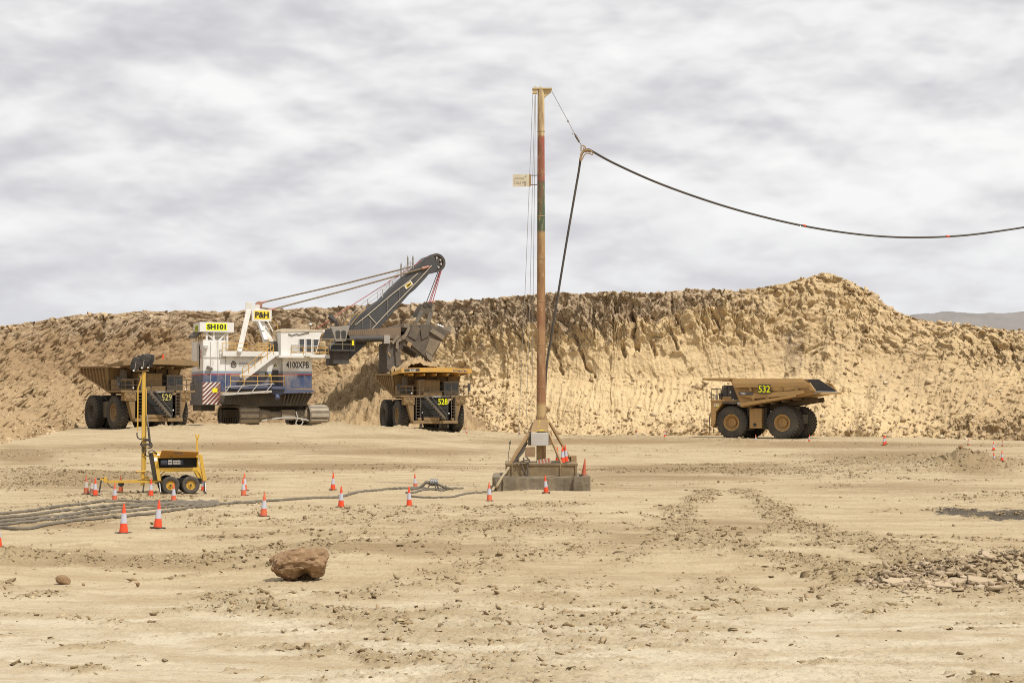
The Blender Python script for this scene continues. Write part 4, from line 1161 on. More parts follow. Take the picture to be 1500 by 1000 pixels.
CONES = [  # pixel of the base, height in pixels, style, label
    (181, 781.5, 43.5, 'n', 'large clean cone in front of the cable bundle, nearest whole cone of all'),
    (231, 775, 41, 'n', 'clean cone standing against the cable bundle, just right of the nearest whole cone'),
    (386, 758, 35, 'f', 'clean cone on its own right of the cable bundle, beside the single long cable'),
    (-4.0, 806, 47, 'n', 'cone cut off by the left edge of the photo'),
    (168, 734.5, 27, 'f', 'cone just behind the cable bundle, below the trailer drawbar'),
    (221, 726.5, 25.5, 'n', 'cone in front of the trailer mast, left of its wheels'),
    (254.5, 734, 27.5, 'f', 'cone standing in front of the trailer wheels'),
    (177, 721, 24, 'f', 'cone behind the yellow trailer drawbar'),
    (139.5, 726, 25.5, 'n', 'cone at the tip of the drawbar with dark base, rightmost of the three there'),
    (126.5, 723, 27, 'o', 'tall grubby cone with dirty white collar, leftmost by the drawbar tip'),
    (134.5, 723.5, 25, 'd', 'dark dirty cone half hidden between two others at the drawbar tip'),
    (357, 725, 26, 'f', 'front cone of the overlapping pair right of the trailer'),
    (358.5, 718.5, 26, 'f', 'rear cone of the overlapping pair right of the trailer'),
    (297.5, 718, 14.5, 'n', 'small cone peeping from behind the right end of the trailer'),
    (487.7, 718, 25, 'n', 'cone behind the long single cable, left of middle, farther of two'),
    (499.5, 745.5, 31, 'n', 'cone in front of the long single cable, left of middle'),
    (608.5, 715, 22, 'f', 'cone just behind the cable coupler'),
    (599.5, 743, 29, 'n', 'cone in front of the cable coupler'),
    (717, 734, 27.5, 'f', 'cone in front of the left corner of the concrete base'),
    (800, 724, 25.5, 'n', 'cone in front of the middle of the concrete base'),
    (683, 634.5, 7.5, 'n', 'tiny cone beside the right front wheel of the loaded truck'),
    (761.5, 636, 6, 'd', 'tiny dirty cone far behind the left side of the pole'),
    (932.5, 641.5, 10, 'n', 'far cone below the pit wall, left of a leaning one'),
    (974, 642, 10, 't', 'far leaning cone left of the empty ochre truck'),
    (1107, 649, 12, 'f', 'far cone in front of the empty truck, between its wheels'),
    (1185.5, 647.8, 10.8, 'n', 'far cone in front of the rear wheels of the empty truck'),
    (1295, 652.5, 14.5, 'n', 'far cone right of the empty truck, front one of an overlapping pair'),
    (1297.3, 650.5, 13, 'n', 'far cone right of the empty truck, rear one of an overlapping pair'),
    (1418.5, 653, 10.5, 'o', 'small dull far cone left of the dirt mound top'),
    (1455.5, 660, 13.5, 'n', 'far cone behind the dirt mound at the right'),
    (1468.5, 654.5, 9.8, 'o', 'smallest far cone at the right edge, behind the dirt mound'),
    (1457.5, 690.5, 14.5, 't', 'leaning left one of two cones at the right end of the dirt mound'),
    (1468, 690.5, 15.5, 'n', 'upright right one of two cones at the right end of the dirt mound'),
]
def place_cones():
    protos = {'n': cone_proto('traffic_cone', 'x', CONE_R, CONE_W), 'f': cone_proto('traffic_cone', 'x', paint('sun_faded_cone', (0.64, 0.10, 0.035), 0.6, 0.22, 3.0), CONE_W),
              'o': cone_proto('traffic_cone', 'x', CONE_OLD, CONE_OW), 'd': cone_proto('traffic_cone', 'x', paint('dirty_cone', (0.20, 0.07, 0.055), 0.8, 0.5, 4.0), CONE_OW), 'p': cone_proto('traffic_cone', 'x', CONE_OLD, CONE_OW, False)}
    used = set()
    def put(style, label, loc, h, tilt=(0, 0)):
        key = 'n' if style == 't' else style
        if key in used: c = copy_thing(protos[key], label)
        else: c = protos[key]; used.add(key); c['label'] = label
        c.location = loc; c.scale = (h,) * 3; c.rotation_euler = (tilt[0] + random.gauss(0, .03), tilt[1] + random.gauss(0, .03), random.uniform(-0.5, 0.5))
    for px, py, h, st, lab in CONES:
        g = on_ground(px, py)
        s = FPX / g.y
        # true standing height from the photo, kept to the sizes such cones come in
        put(st, lab, g + Vector((0, 0, -0.005)), min(0.95, max(0.6, h / s)), (0.0, -0.16) if st == 't' else (0, 0))
    # lying cone by the wall
    g = on_ground(838, 636)
    put('n', 'far cone fallen on its side right of the pole', g + Vector((-0.3, 0, 0.16)), 0.8, (0.0, 1.95))
    F = POLE_F
    for x, y0, y1, d, lab in ((650, 525, 640, -0.2, 'leftmost of the three cones standing on the concrete base'), (690, 520, 652, -1.1, 'front middle one of the three cones standing on the concrete base'), (718, 496, 627, 0.3, 'tallest, rightmost of the three cones standing on the concrete base')):
        b, t = F.p(700 + x / 5.555, 560 + y1 / 5.555, d), F.p(700 + x / 5.555, 560 + y0 / 5.555, d)
        put('n', lab, F.o + Vector((b.x, d, POLE_DZ + 0.02)), min(0.8, max(0.6, t.z - POLE_DZ)))
    b = F.p(700 + 862 / 5.555, 560 + 758 / 5.555, -1.0); t = F.p(700 + 868 / 5.555, 560 + 625 / 5.555, -1.0)
    put('p', 'plain faded red cone without collar on the right end of the concrete', F.o + Vector((b.x, -1.0, b.z)), 0.78, (0, 0.05))
    for k, p in protos.items():
        if k not in used:
            for ch in list(p.children): bpy.data.objects.remove(ch)
            bpy.data.objects.remove(p)
place_cones()

# ------------------------------------------------------------------ boulders and slabs
def rock_mesh(size, seed, sub=4, cuts=12, amp=0.06, carve=None, freq=1.6):
    bm = bmesh.new(); bmesh.ops.create_icosphere(bm, subdivisions=sub, radius=1.0)
    co = np.array([v.co[:] for v in bm.verts]); fs = [[v.index for v in f.verts] for f in bm.faces]; bm.free()
    r = np.random.default_rng(seed)
    for _ in range(cuts):
        d = r.normal(size=3); d /= np.linalg.norm(d); c = r.uniform(0.5, 0.85)
        s = co @ d; co = co - np.outer(np.clip(s - c, 0, None), d)
    if carve is not None: co = carve(co)
    n = fbm(co[:, 0] * freq, co[:, 1] * freq, co[:, 2] * freq, octv=5, gain=0.55, seed=seed, ridged=True)
    f = facets(co[:, 0] * 2.6, co[:, 1] * 2.6, co[:, 2] * 2.6, seed=seed + 3, tilt=1.5)
    nn = co / np.linalg.norm(co, axis=1, keepdims=True)
    co = co + nn * (amp * n + amp * 1.2 * f)[:, None]
    return co * np.array(size), fs
def boulder_mat():
    m, nt, b = new_mat('brown_boulder')
    n1, n2, n3 = noise(nt, 2.2, 6, 0.65), noise(nt, 9, 6, 0.7), noise(nt, 4.5, 4, 0.6, loc=(3, 1, 5))
    c = mixc(nt, n1, (0.16, 0.09, 0.046), (0.35, 0.23, 0.125))
    r = ramp(nt, [(0.56, 0), (0.68, 0.75)]); nt.links.new(n3, r.inputs[0])
    c = mixc(nt, r.outputs[0], c, (0.40, 0.27, 0.15))
    r2 = ramp(nt, [(0.3, 0.7), (0.45, 0.0)]); nt.links.new(n2, r2.inputs[0])
    c = mixc(nt, r2.outputs[0], c, (0.09, 0.045, 0.025))
    nt.links.new(c, b.inputs['Base Color']); b.inputs['Roughness'].default_value = 0.9; b.inputs['Specular IOR Level'].default_value = 0.2
    bump(nt, b, n2, 0.6, 0.03)
    return m
BOULD = boulder_mat()
def put_rock(name, px, py, size, seed, mat, label, rot=0.0, sink=0.1, group=None, carve=None, sub=4, amp=0.06, cuts=12, freq=1.6):
    co, fs = rock_mesh(size, seed, sub, cuts, amp, carve, freq)
    g = on_ground(px, py)
    z0 = co[:, 2].min()
    o = mesh_np(name, co - np.array([0, 0, z0]), tris=fs, mats=[mat], smooth=False, attrs={'tone': np.full(len(co), ((seed * 37) % 100) / 100.0)})
    o.location = g + Vector((0, size[1] * 0.6, -sink * size[2])); o.rotation_euler = (0, 0, rot)
    return tag(o, label, 'rock', group)
def big_carve(co):
    co = co.copy()
    n4 = (np.abs(co) ** 5).sum(1, keepdims=True) ** 0.2
    co = co / n4 * 0.9                                                        # blocky
    co[:, 2] += 0.10 * co[:, 0] * (co[:, 2] > 0) - 0.10 * (co[:, 0] < -0.5) * (co[:, 2] > 0)
    t = np.clip((0.5 - co[:, 2]) / 1.4, 0, 1)
    co[:, 0] *= 1 - 0.30 * t ** 1.5; co[:, 1] *= 1 - 0.22 * t
    co[:, 0] += 0.1 * t * 0
    n = np.exp(-(((co[:, 0] - 0.20) / 0.22) ** 2)) * sstep(0.0, -0.7, co[:, 2]) * (co[:, 1] < 0.3)
    co[:, 2] = co[:, 2] + 0.42 * n                                            # undercut notch
    co[:, 1] += 0.45 * n
    for d, c in (((-.75, -.45, .5), .86), ((.8, -.3, .55), .93), ((-.6, -.5, -.62), .88), ((.75, -.4, -.5), .92), ((.1, -.86, .5), .93), ((.35, -.9, -.2), .88), ((-.3, -.95, .05), .86)):
        d = np.array(d) / np.linalg.norm(d); s = co @ d; co = co - np.outer(np.clip(s - c, 0, None), d)
    return co
put_rock('boulder', 436, 853, (0.66, 0.5, 0.345), 5, BOULD, 'big brown boulder with a flat top and an undercut notch, in the foreground', 0.0, 0.06, carve=big_carve, sub=6, cuts=0, amp=0.095, freq=2.2)
put_rock('rock', 91, 855, (0.17, 0.15, 0.14), 3, BOULD, 'fist-shaped brown rock on the bare ground at left, near the boulder', 0.4, 0.1, sub=3)
put_rock('rock', 202, 858, (0.055, 0.05, 0.055), 12, BOULD, 'small brown stone between the left rock and the boulder', 0.9, 0.1, sub=3)
put_rock('rock', 122, 857, (0.04, 0.04, 0.04), 14, BOULD, 'tiny brown stone just right of the left brown rock', 0.2, 0.1, sub=3)
put_rock('rock', 1391, 637, (0.72, 0.6, 0.62), 21, BOULD, 'rounded brown rock at the foot of the pit wall, right of the empty truck', 0.7, 0.05, sub=3)
put_rock('rock', 1409, 659, (0.26, 0.24, 0.24), 23, BOULD, 'single small boulder left of the dirt mound with cones', 0.3, 0.05, sub=3)
put_rock('rock', 341, 619, (0.85, 0.8, 0.72), 31, M_STONE, 'round pale rock beside the left crawler of the shovel', 0.4, 0.05, sub=3)
put_rock('rock', 362, 622, (0.32, 0.3, 0.26), 33, M_STONE, 'small white rock in front of the left crawler, left of two', 0.1, 0.05, sub=3)
put_rock('rock', 373, 622.5, (0.40, 0.3, 0.28), 35, M_STONE, 'small white rock in front of the left crawler, right of two', 0.8, 0.05, sub=3)
SLABS = [(1316, 861, .42, .30, .07), (1330, 859, .34, .22, .06), (1345, 855, .30, .25, .07), (1365, 862, .30, .22, .07), (1385, 864, .36, .22, .06), (1402, 860, .44, .30, .08), (1420, 857, .40, .30, .08), (1436, 861, .52, .34, .07), (1452, 852, .34, .25, .06), (1480, 856, .28, .25, .06), (1490, 845, .50, .35, .08), (1504, 858, .34, .3, .07), (1408, 847, .34, .22, .05), (1380, 845, .4, .25, .06)]
M_SLAB = stone_material('pale_mudstone', [(0.24, 0.175, 0.105), (0.36, 0.275, 0.175), (0.52, 0.42, 0.30), (0.30, 0.22, 0.135)])
for i, (px, py, a_, b_, c_) in enumerate(SLABS):
    rs = random.Random(90 + i); m = rs.randint(5, 7)
    g = on_ground(px, py)
    poly = [(a_ * .62 * math.cos(2 * math.pi * (k + rs.uniform(-.3, .3)) / m) * rs.uniform(.7, 1.1), b_ * .75 * math.sin(2 * math.pi * (k + rs.uniform(-.3, .3)) / m) * rs.uniform(.7, 1.1), 0) for k in range(m)]
    mb = MB(); n_ = len(poly)
    top = [(x * .93 + rs.uniform(-.02, .02), y * .93, c_ * rs.uniform(.8, 1.2)) for x, y, _ in poly]
    mb.add(poly + top, [tuple(range(n_))[::-1], tuple(range(n_, 2 * n_))] + [(k, (k + 1) % n_, n_ + (k + 1) % n_, n_ + k) for k in range(n_)])
    o = mb.build('stone_slab', M_SLAB, None, 0.008)
    at = o.data.attributes.new('tone', 'FLOAT', 'POINT'); at.data.foreach_set('value', [rs.uniform(.45, .75)] * len(o.data.vertices))
    o.location = g + Vector((0, 0.2, 0.03)); o.rotation_euler = (rs.uniform(.12, .6), rs.uniform(-.35, .25), rs.uniform(-.6, .6))
    tag(o, 'pale flat stone slab in the broken heap at the right of the foreground', 'rock', 'pale slabs in the broken heap')
def slab_bits():
    r = np.random.default_rng(77); n = 2600
    xs, ys, sz = [], [], []
    for _ in range(n):
        if r.random() < 0.75: px, py = r.uniform(1300, 1560), 852 + r.normal(0, 8)
        else: px, py = r.uniform(1262, 1400), 858 + r.normal(0, 3)
        p = on_flat(px, min(py, 872)); xs.append(p[0]); ys.append(p[1]); sz.append(np.clip(r.lognormal(-3.0, 0.55), 0.02, 0.15))
    x, y, s = np.array(xs), np.array(ys), np.array(sz)
    z = g_height(x, y) + s * 0.15
    o = scatter_rocks('stone_chips', np.stack([x, y, z], -1), s, M_SLAB, 0.35, 78)
    tag(o, 'broken stone chips round the pale slabs at the right of the foreground', 'stones', kind='stuff')
slab_bits()
# ------------------------------------------------------------------ light tower trailer
def light_tower():
    g = on_ground(262, 722)
    o = Vector(((258 - 750) / FPX * 74.6, 74.6, gz((258 - 750) / FPX * 74.6, 74.2)))
    yaw = R(19)
    F = Frame(o, yaw)
    T = thing('light_tower', 'yellow mobile light tower trailer with folded lamps, parked behind the cones', 'light tower', o, yaw)
    A = lambda x, y: (195 + x / 12.5, 650 + y / 12.5)
    Bm = lambda x, y: (110 + x / 4.35, 510 + y / 4.35)
    D = lambda x, y: (185 + x / 6.9, 515 + y / 6.9)
    n, f = -0.78, 0.78
    PA = lambda x, y, d=n: F.p(*A(x, y), d)
    PB = lambda x, y, d=n: F.p(*Bm(x, y), d)
    PD = lambda x, y, d=0.0: F.p(*D(x, y), d)
    zt = PA(0, 160).z
    # canopy body: end walls, roof, back, recess
    x0, x1 = PA(440, 0).x, PA(1200, 0).x
    zl, zh = PA(0, 505).z, PA(0, 262).z
    mb = MB()
    mb.box((x0, f - 0.03, zl), (x1, f, zt)); mb.box((x0, n + 0.05, zt - 0.03), (x1, f - 0.032, zt))
    mb.box((x0, n, zh), (x1, n + 0.048, zt - 0.02))
    mb.box((x0, n, zl), (x1, n + 0.06, PA(0, 442).z))
    mb.box((x1 - 0.04, n + 0.062, zl), (x1, f - 0.032, zt - 0.032))
    mb.build('canopy', YEL_BRIGHT, T, 0.008)
    MB().box((x0 + 0.02, n + 0.34, zl), (x1 - 0.05, n + 0.42, zt - 0.04)).build('engine_bay', BLACK, T)
    # slanted end fins
    for (a, b, c, d) in (((365, 160), (442, 200), (512, 672), (450, 682)), ((1200, 185), (1262, 200), (1346, 668), (1282, 672))):
        for y0, y1 in ((n - 0.03, n + 0.05), (f - 0.02, f + 0.05)):
            MB().pxz([(PA(*q).x, PA(*q).z) for q in (a, b, c, d)], y0, y1).build('end_fin', YEL_BRIGHT, T, 0.006)
    # dark front end wall
    q = [PA(365, 175), PA(455, 672)]
    mb = MB(); mb.hexa([(q[1].x - .02, n + .06, q[1].z), (q[1].x + .03, n + .06, q[1].z), (q[1].x + .03, f - .04, q[1].z), (q[1].x - .02, f - .04, q[1].z)], [(q[0].x - .02, n + .06, q[0].z), (q[0].x + .05, n + .06, q[0].z), (q[0].x + .05, f - .04, q[0].z), (q[0].x - .02, f - .04, q[0].z)])
    mb.build('end_wall', DARK, T)
    # open hatch lid
    l0, l1, l2, l3 = PA(490, 243), PA(1150, 243), PA(1208, 150, n - 0.45), PA(528, 117, n - 0.45)
    mb = MB(); up = Vector((0, 0.01, 0.028))
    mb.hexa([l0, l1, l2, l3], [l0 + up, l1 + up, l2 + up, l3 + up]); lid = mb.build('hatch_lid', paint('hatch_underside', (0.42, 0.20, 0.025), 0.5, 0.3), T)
    s0, s1 = l0.lerp(l3, 0.55), l1.lerp(l2, 0.62); w = s1 - s0; v = (l3 - l0)
    k = s0 + w * 0.34 - Vector((0, 0.012, 0.0))
    mb = MB(); mb.hexa([k, k + w * 0.25, k + w * 0.25 + v * 0.22, k + v * 0.22], [p - Vector((0, .006, .004)) for p in (k, k + w * 0.25, k + w * 0.25 + v * 0.22, k + v * 0.22)]); mb.build('lid_plate', paint('lid_label', (0.16, 0.13, 0.13), 0.5, 0.2), lid)
    k = l0 + (l1 - l0) * 0.27 + v * 0.05 - Vector((0, 0.012, 0)); w2 = (l1 - l0)
    mb = MB(); mb.hexa([k, k + w2 * 0.08, k + w2 * 0.08 + v * 0.2, k + v * 0.2], [p - Vector((0, .006, .004)) for p in (k, k + w2 * 0.08, k + w2 * 0.08 + v * 0.2, k + v * 0.2)]); mb.build('lid_plate', NAVY, lid)
    # control panel
    pn = n + 0.25
    a, b = PA(500, 390, pn), PA(920, 285, pn); MB().box((a.x, pn, a.z), (b.x, pn + 0.04, b.z)).build('control_panel', paint('panel_dark', (0.03, 0.035, 0.05), 0.4, 0.1), T)
    for (u0, v0, u1, v1, mt) in ((515, 298, 625, 365, paint('panel_blue', (0.10, 0.13, 0.22), 0.4, 0.15)), (640, 290, 715, 378, LAMPW), (730, 298, 865, 372, LAMPW), (866, 300, 908, 372, NAVY)):
        a, b = PA(u0, v1, pn - .006), PA(u1, v0, pn - .006); ob = MB().box((a.x, pn - .008, a.z), (b.x, pn - .001, b.z)).build('gauge_plate', mt, T)
        if mt is LAMPW:
            mb = MB()
            for i in range(4 if u1 - u0 > 100 else 2):
                c = PA(u0 + 22 + i * 30, 335, pn - 0.012); mb.cyl(c, c + Vector((0, 0.008, 0)), 0.026, n=12)
            mb.build('gauge', INK, ob)
    a, b = PA(390, 315, n - .036), PA(442, 245, n - .036); MB().prism([(a.x, n - .036, a.z), (b.x + .01, n - .036, a.z + .01), (b.x - .01, n - .036, b.z), (a.x - .03, n - .036, b.z)], (0, .005, 0)).build('sticker', LAMPW, T)
    a, b = PA(440, 212, n - .03), PA(485, 175, n - .03); MB().box((a.x, n - .03, a.z), (b.x, n, b.z)).build('sticker', LAMPW, T)
    # fenders
    for y0, y1 in ((n - 0.005, n + 0.3), (f - 0.3, f + 0.005)):
        mb = MB(); pr = [PA(*q) for q in ((512, 640), (520, 575), (592, 512), (1188, 512), (1222, 560), (1272, 665))]
        for p, q in zip(pr[:-1], pr[1:]):
            mb.hexa([(p.x, y0, p.z), (q.x, y0, q.z), (q.x, y1, q.z), (p.x, y1, p.z)], [(p.x, y0, p.z + .03), (q.x, y0, q.z + .03), (q.x, y1, q.z + .03), (p.x, y1, p.z + .03)])
        mb.hexa([(PA(1190, 0).x, y0, PA(0, 512).z), (PA(1230, 0).x, y0, PA(0, 560).z), (PA(1272, 0).x, y0, PA(0, 665).z), (PA(1215, 0).x, y0, PA(0, 560).z)], [(PA(1190, 0).x, y0 + .02, PA(0, 440).z), (PA(1235, 0).x, y0 + .02, PA(0, 440).z), (PA(1290, 0).x, y0 + .02, PA(0, 660).z), (PA(1225, 0).x, y0 + .02, PA(0, 540).z)])
        mb.build('fender', YEL_BRIGHT, T)
    MB().box((PA(470, 0).x, n + 0.3, 0.40), (PA(1300, 0).x, f - 0.3, 0.62)).build('chassis', DARK, T)
    # wheels
    for (cx, cy) in ((690, 737), (1060, 737)):
        for yy, sgn in ((n + 0.02, -1), (f - 0.02, 1)):
            c = PA(cx, cy, n); r = 0.385
            c = Vector((c.x, yy, r - 0.02))
            ax = (0, -sgn, 0)
            mb = MB(); mb.lathe([(0.20, -.02), (0.22, 0), (0.26, .012), (0.34, .012), (r - .01, -.02), (r, -.05), (r, -.17), (r - .01, -.2), (.34, -.22), (.22, -.22)], c, (0, sgn, 0), 36)
            ty = mb.build('tyre', TYRE, T)
            mb = MB(); mb.lathe([(.225, -.012), (.2, -.03), (.19, -.07), (.12, -.075), (.10, -.045), (.001, -.045)], c, (0, sgn, 0), 24)
            for k in range(8):
                an = k * math.pi / 4; p = c + Vector((0.152 * math.cos(an), sgn * -0.07, 0.152 * math.sin(an)))
                if k % 1 == 0: mb.cyl(p, p + Vector((0, sgn * .012, 0)), .02, n=8)
            rm = mb.build('rim', YEL_BRIGHT, ty)
            MB().cyl(c + Vector((0, sgn * -.05, 0)), c + Vector((0, sgn * .02, 0)), .05, .04, 12).build('hub', DARK, ty)
    # mast
    mb = MB()
    top = PB(432, 150, 0.0).z
    xa, xb = PD(163, 0).x, PD(195, 0).x
    ym = 0.0
    mb.box((xa, ym - .07, 0.35), (xb, ym + .07, top))
    mb.box((xb + .003, ym - .05, PD(0, 900).z - 1.25), (xb + .06, ym + .05, PD(0, 375).z))
    mast = mb.build('mast', YEL_BRIGHT, T, 0.01)
    MB().box((xb - 0.001 + .006, ym - .052, PD(0, 900).z), (xb + .022, ym + .03, PD(0, 380).z)).build('mast_rail', BLACK, mast)
    mb = MB(); mb.tube([PD(150, 258, -.05), PD(143, 300, -.05), PD(118, 365, -.05), PD(114, 800, -.05)], .028, 8); mb.build('conduit', YEL_BRIGHT, mast)
    mb = MB(); mb.tube(cat_rom([tuple(PD(*q, -.05)) for q in ((110, 815), (108, 845), (120, 872), (145, 882), (170, 876), (188, 860))], 5), .026, 8); mb.build('hose', BLACK, mast)
    mb = MB(); mb.cyl(PD(243, 960, -.1), PD(222, 760, -.1), .05, n=10); mb.build('ram_barrel', DARK, mast)
    MB().cyl(PD(222, 760, -.1), PD(208, 640, -.1), .026, n=8).build('ram_rod', GREYST, mast)
    # winch, hoses and guides at the mast foot
    mb = MB()
    for pts in (((165, 900), (150, 930), (160, 960), (180, 985), (172, 1010)), ((190, 880), (225, 900), (258, 930), (255, 965), (215, 975)), ((175, 960), (200, 990), (190, 1040), (230, 1050), (262, 1020))):
        mb.tube(cat_rom([tuple(PD(*q, -.12)) for q in pts], 4), .024, 6)
    for pts in (((180, 70), (160, 110), (190, 160), (240, 190)), ((270, 150), (330, 118), (385, 130), (415, 160))):
        mb.tube(cat_rom([tuple(PA(*q, -.15)) for q in pts], 4), .02, 6)
    mb.build('hose', BLACK, mast)
    mb = MB(); a = PD(145, 935, -.1); mb.box((a.x, -.14, a.z - .05), (a.x + .42, .1, a.z + .03)); a = PD(150, 880, -.1); mb.box((a.x + .1, -.12, a.z - .1), (a.x + .36, .1, a.z)); mb.build('winch', DARK, mast)
    a, b = PA(55, 505, -.1), PA(290, 505, -.1); mb = MB(); mb.tube([a, b], .03, 8); mb.tube(cat_rom([tuple(PA(*q, -.1)) for q in ((120, 540), (135, 580), (165, 590))], 4), .012, 5); mb.build('mast_lever', YEL_BRIGHT, mast)
    MB().box((PA(150, 0, 0).x, -.16, PA(0, 640, 0).z), (PA(290, 0, 0).x, .16, PA(0, 600, 0).z)).build('mast_foot', YEL_BRIGHT, mast)
    # lamp head: four black floodlights on a bar
    mb = MB(); a, b = PD(95, 198, 0), PD(225, 190, 0); mb.beam(a, b, .09, .05); mb.beam(PD(135, 250, 0), PD(180, 235, 0), .12, .1); mb.build('lamp_bar', RUST, mast)
    for i, (x, y) in enumerate(((92, 135), (132, 122), (175, 108), (225, 100))):
        c = PD(x, y, -.12 if i % 2 == 0 else .12)
        d = Vector((0.38, 0.55 - 0.35 * (i == 3), 0.85)).normalized()
        d = Vector((0.42, 0.2, 1.0)).normalized() if i < 3 else Vector((0.15, 0.1, 1)).normalized()
        mb = MB()
        s = d.cross(Vector((0, 1, 0))).normalized(); u = d.cross(s)
        w, h = .21, .155
        lo = [c - d * .26 + s * (-w * .55) + u * (-h * .6), c - d * .26 + s * (w * .55) + u * (-h * .6), c - d * .26 + s * (w * .55) + u * (h * .6), c - d * .26 + s * (-w * .55) + u * (h * .6)]
        mi = [c + s * (-w) + u * -h, c + s * w + u * -h, c + s * w + u * h, c + s * -w + u * h]
        hi = [p + d * .3 for p in mi]
        mb.hexa(lo, mi); mb.hexa(mi, hi)
        fl = mb.build('floodlight', BLACK, mast, .03)
        MB().hexa([p.lerp(c + d * .3, .1) + d * .002 for p in hi], [p.lerp(c + d * .3, .1) + d * .012 for p in hi]).build('lamp_lens', GREYST, fl)
        MB().cyl(c - d * .22 - Vector((0.02, .17, .04)), c - d * .22 - Vector((0.02, .2, .04)), .035, n=10).build('ballast_cap', LAMPW, fl)
        MB().beam(c + Vector((0, -.165, .1)), c - d * .3 + Vector((.05, -.165, -.02)), .012, .03).build('lamp_yoke', GREYST, fl)
    # drawbar, jockey stand, coupling
    mb = MB(); a = PB(190, 850, 0); b = PA(300, 690, 0)
    for yy in (-.45, .45): mb.beam((a.x + 0.1, 0.02 * (1 if yy > 0 else -1), a.z), (b.x + .5, yy, a.z), .09, .1)
    mb.beam((a.x - .05, 0, a.z + .01), (a.x + 1.2, 0, a.z + .01), .09)
    a2 = PB(150, 832, 0); mb.beam((a2.x + .05, 0, a2.z), (a.x + .1, 0, a.z + .08), .08); mb.beam((a.x + .02, 0, a.z - .02), (a.x + .02, 0, a.z + .2), .13)
    mb.build('drawbar', YEL_BRIGHT, T)
    mb = MB(); mb.tube([PB(168, 832, 0), PB(160, 880, 0), PB(152, 922, 0)], .035, 6); mb.tube(cat_rom([tuple(PB(*q, -.05)) for q in ((205, 855), (225, 880), (248, 885), (255, 860))], 4), .02, 6); mb.tube([PB(140, 832, 0), PB(200, 826, 0)], .04, 6); mb.build('jockey_stand', DARK, T)
    c = PB(293, 862, -.1); MB().cyl(c + Vector((0, -.03, 0)), c + Vector((0, .03, 0)), .13, n=16).build('jockey_wheel', BLACK, T)
    # outrigger legs with reflective strips
    for (p0, p1, y) in (((440, 852), (432, 920), f - .1), ((536, 850), (544, 922), n - 0.02), ((826, 845), (830, 920), n - 0.02), ((822, 845), (824, 905), f)):
        a, b = PB(*p0, y), PB(*p1, y); b.z = -0.02
        lg = MB().beam(a, b, .06).build('outrigger_leg', DARK, T)
        mb = MB(); off = Vector((.012, -.034, 0)); mb.beam(a.lerp(b, .1) + off, a.lerp(b, .8) + off, .03, .006, up=(0, 1, 0)); mb.build('reflector_strip', LAMPW, lg)
        MB().cyl(b, b + Vector((0, 0, .04)), .07, n=10).build('foot_pad', DARK, lg)
    # forked rest for the mast
    mb = MB(); a = PB(778, 655, .2); b = PB(778, 582, .2); mb.beam(a - Vector((0, 0, .1)), b, .075); mb.beam(b, PB(765, 548, .2), .06); mb.beam(b, PB(790, 548, .2), .06); mb.build('mast_rest', YEL_BRIGHT, T)
light_tower()
# ------------------------------------------------------------------ haul truck wheels
def haul_wheel(parent, x, y, z, out, r=1.78, w=1.1, rim=YEL_DUSTY, lug=0.075, dish=0.30, hub_out=False):
    """out = +1 / -1: side of the truck the wheel shows"""
    o = Vector((x, y, z))
    ri = r * 0.53
    mb = MB()
    mb.lathe([(ri, w * .40), (ri + .06, w * .47), (r * .72, w * .5), (r * .88, w * .485), (r * .96, w * .44), (r - .01, w * .36), (r - .01, -w * .36), (r * .96, -w * .44), (r * .88, -w * .485), (r * .72, -w * .5), (ri + .06, -w * .47), (ri, -w * .40)], o, (0, out, 0), 44)
    n = 30
    for k in range(n):
        for s, ph in ((1, 0.0), (-1, 0.5)):
            a0 = 2 * math.pi * (k + ph) / n; a1 = a0 + 0.10
            da = 2 * math.pi / n * 0.27
            def pt(a, rr, yy): return o + Vector((math.cos(a) * rr, yy, math.sin(a) * rr))
            yo, ym_, yi = s * w * .462, s * w * .36, s * w * .05
            lo, hi = r - .05, r + lug
            mb.hexa([pt(a0 - da, lo, ym_), pt(a0 + da, lo, ym_), pt(a1 + da, lo, yi), pt(a1 - da, lo, yi)], [pt(a0 - da, hi, ym_), pt(a0 + da, hi, ym_), pt(a1 + da, hi, yi), pt(a1 - da, hi, yi)])
            mb.hexa([pt(a0 - da, r * .89, yo), pt(a0 + da, r * .89, yo), pt(a0 + da, lo, ym_), pt(a0 - da, lo, ym_)], [pt(a0 - da, r * .905, yo + s * .05), pt(a0 + da, r * .905, yo + s * .05), pt(a0 + da, hi, ym_ + s * .02), pt(a0 - da, hi, ym_ + s * .02)])
    t = mb.build('tyre', TYRE, parent)
    mb = MB()
    mb.lathe([(ri + .015, w * .42), (ri - .03, w * .445), (ri - .10, w * .42), (ri - .14, w * .30), (ri - .20, w * .27), (ri - .28, w * (.5 - dish)), (ri * .52, w * (.45 - dish)), (ri * .48, w * (.62 - dish)), (ri * .30, w * (.66 - dish)), (ri * .26, w * (.56 - dish)), (.001, w * (.56 - dish))], o, (0, out, 0), 32)
    for k in range(18):
        a = 2 * math.pi * k / 18; p = o + Vector((math.cos(a) * (ri - .24), out * w * .22, math.sin(a) * (ri - .24)))
        mb.cyl(p, p + Vector((0, out * .07, 0)), .035, n=6)
    mb.build('rim', rim, t)
    return t

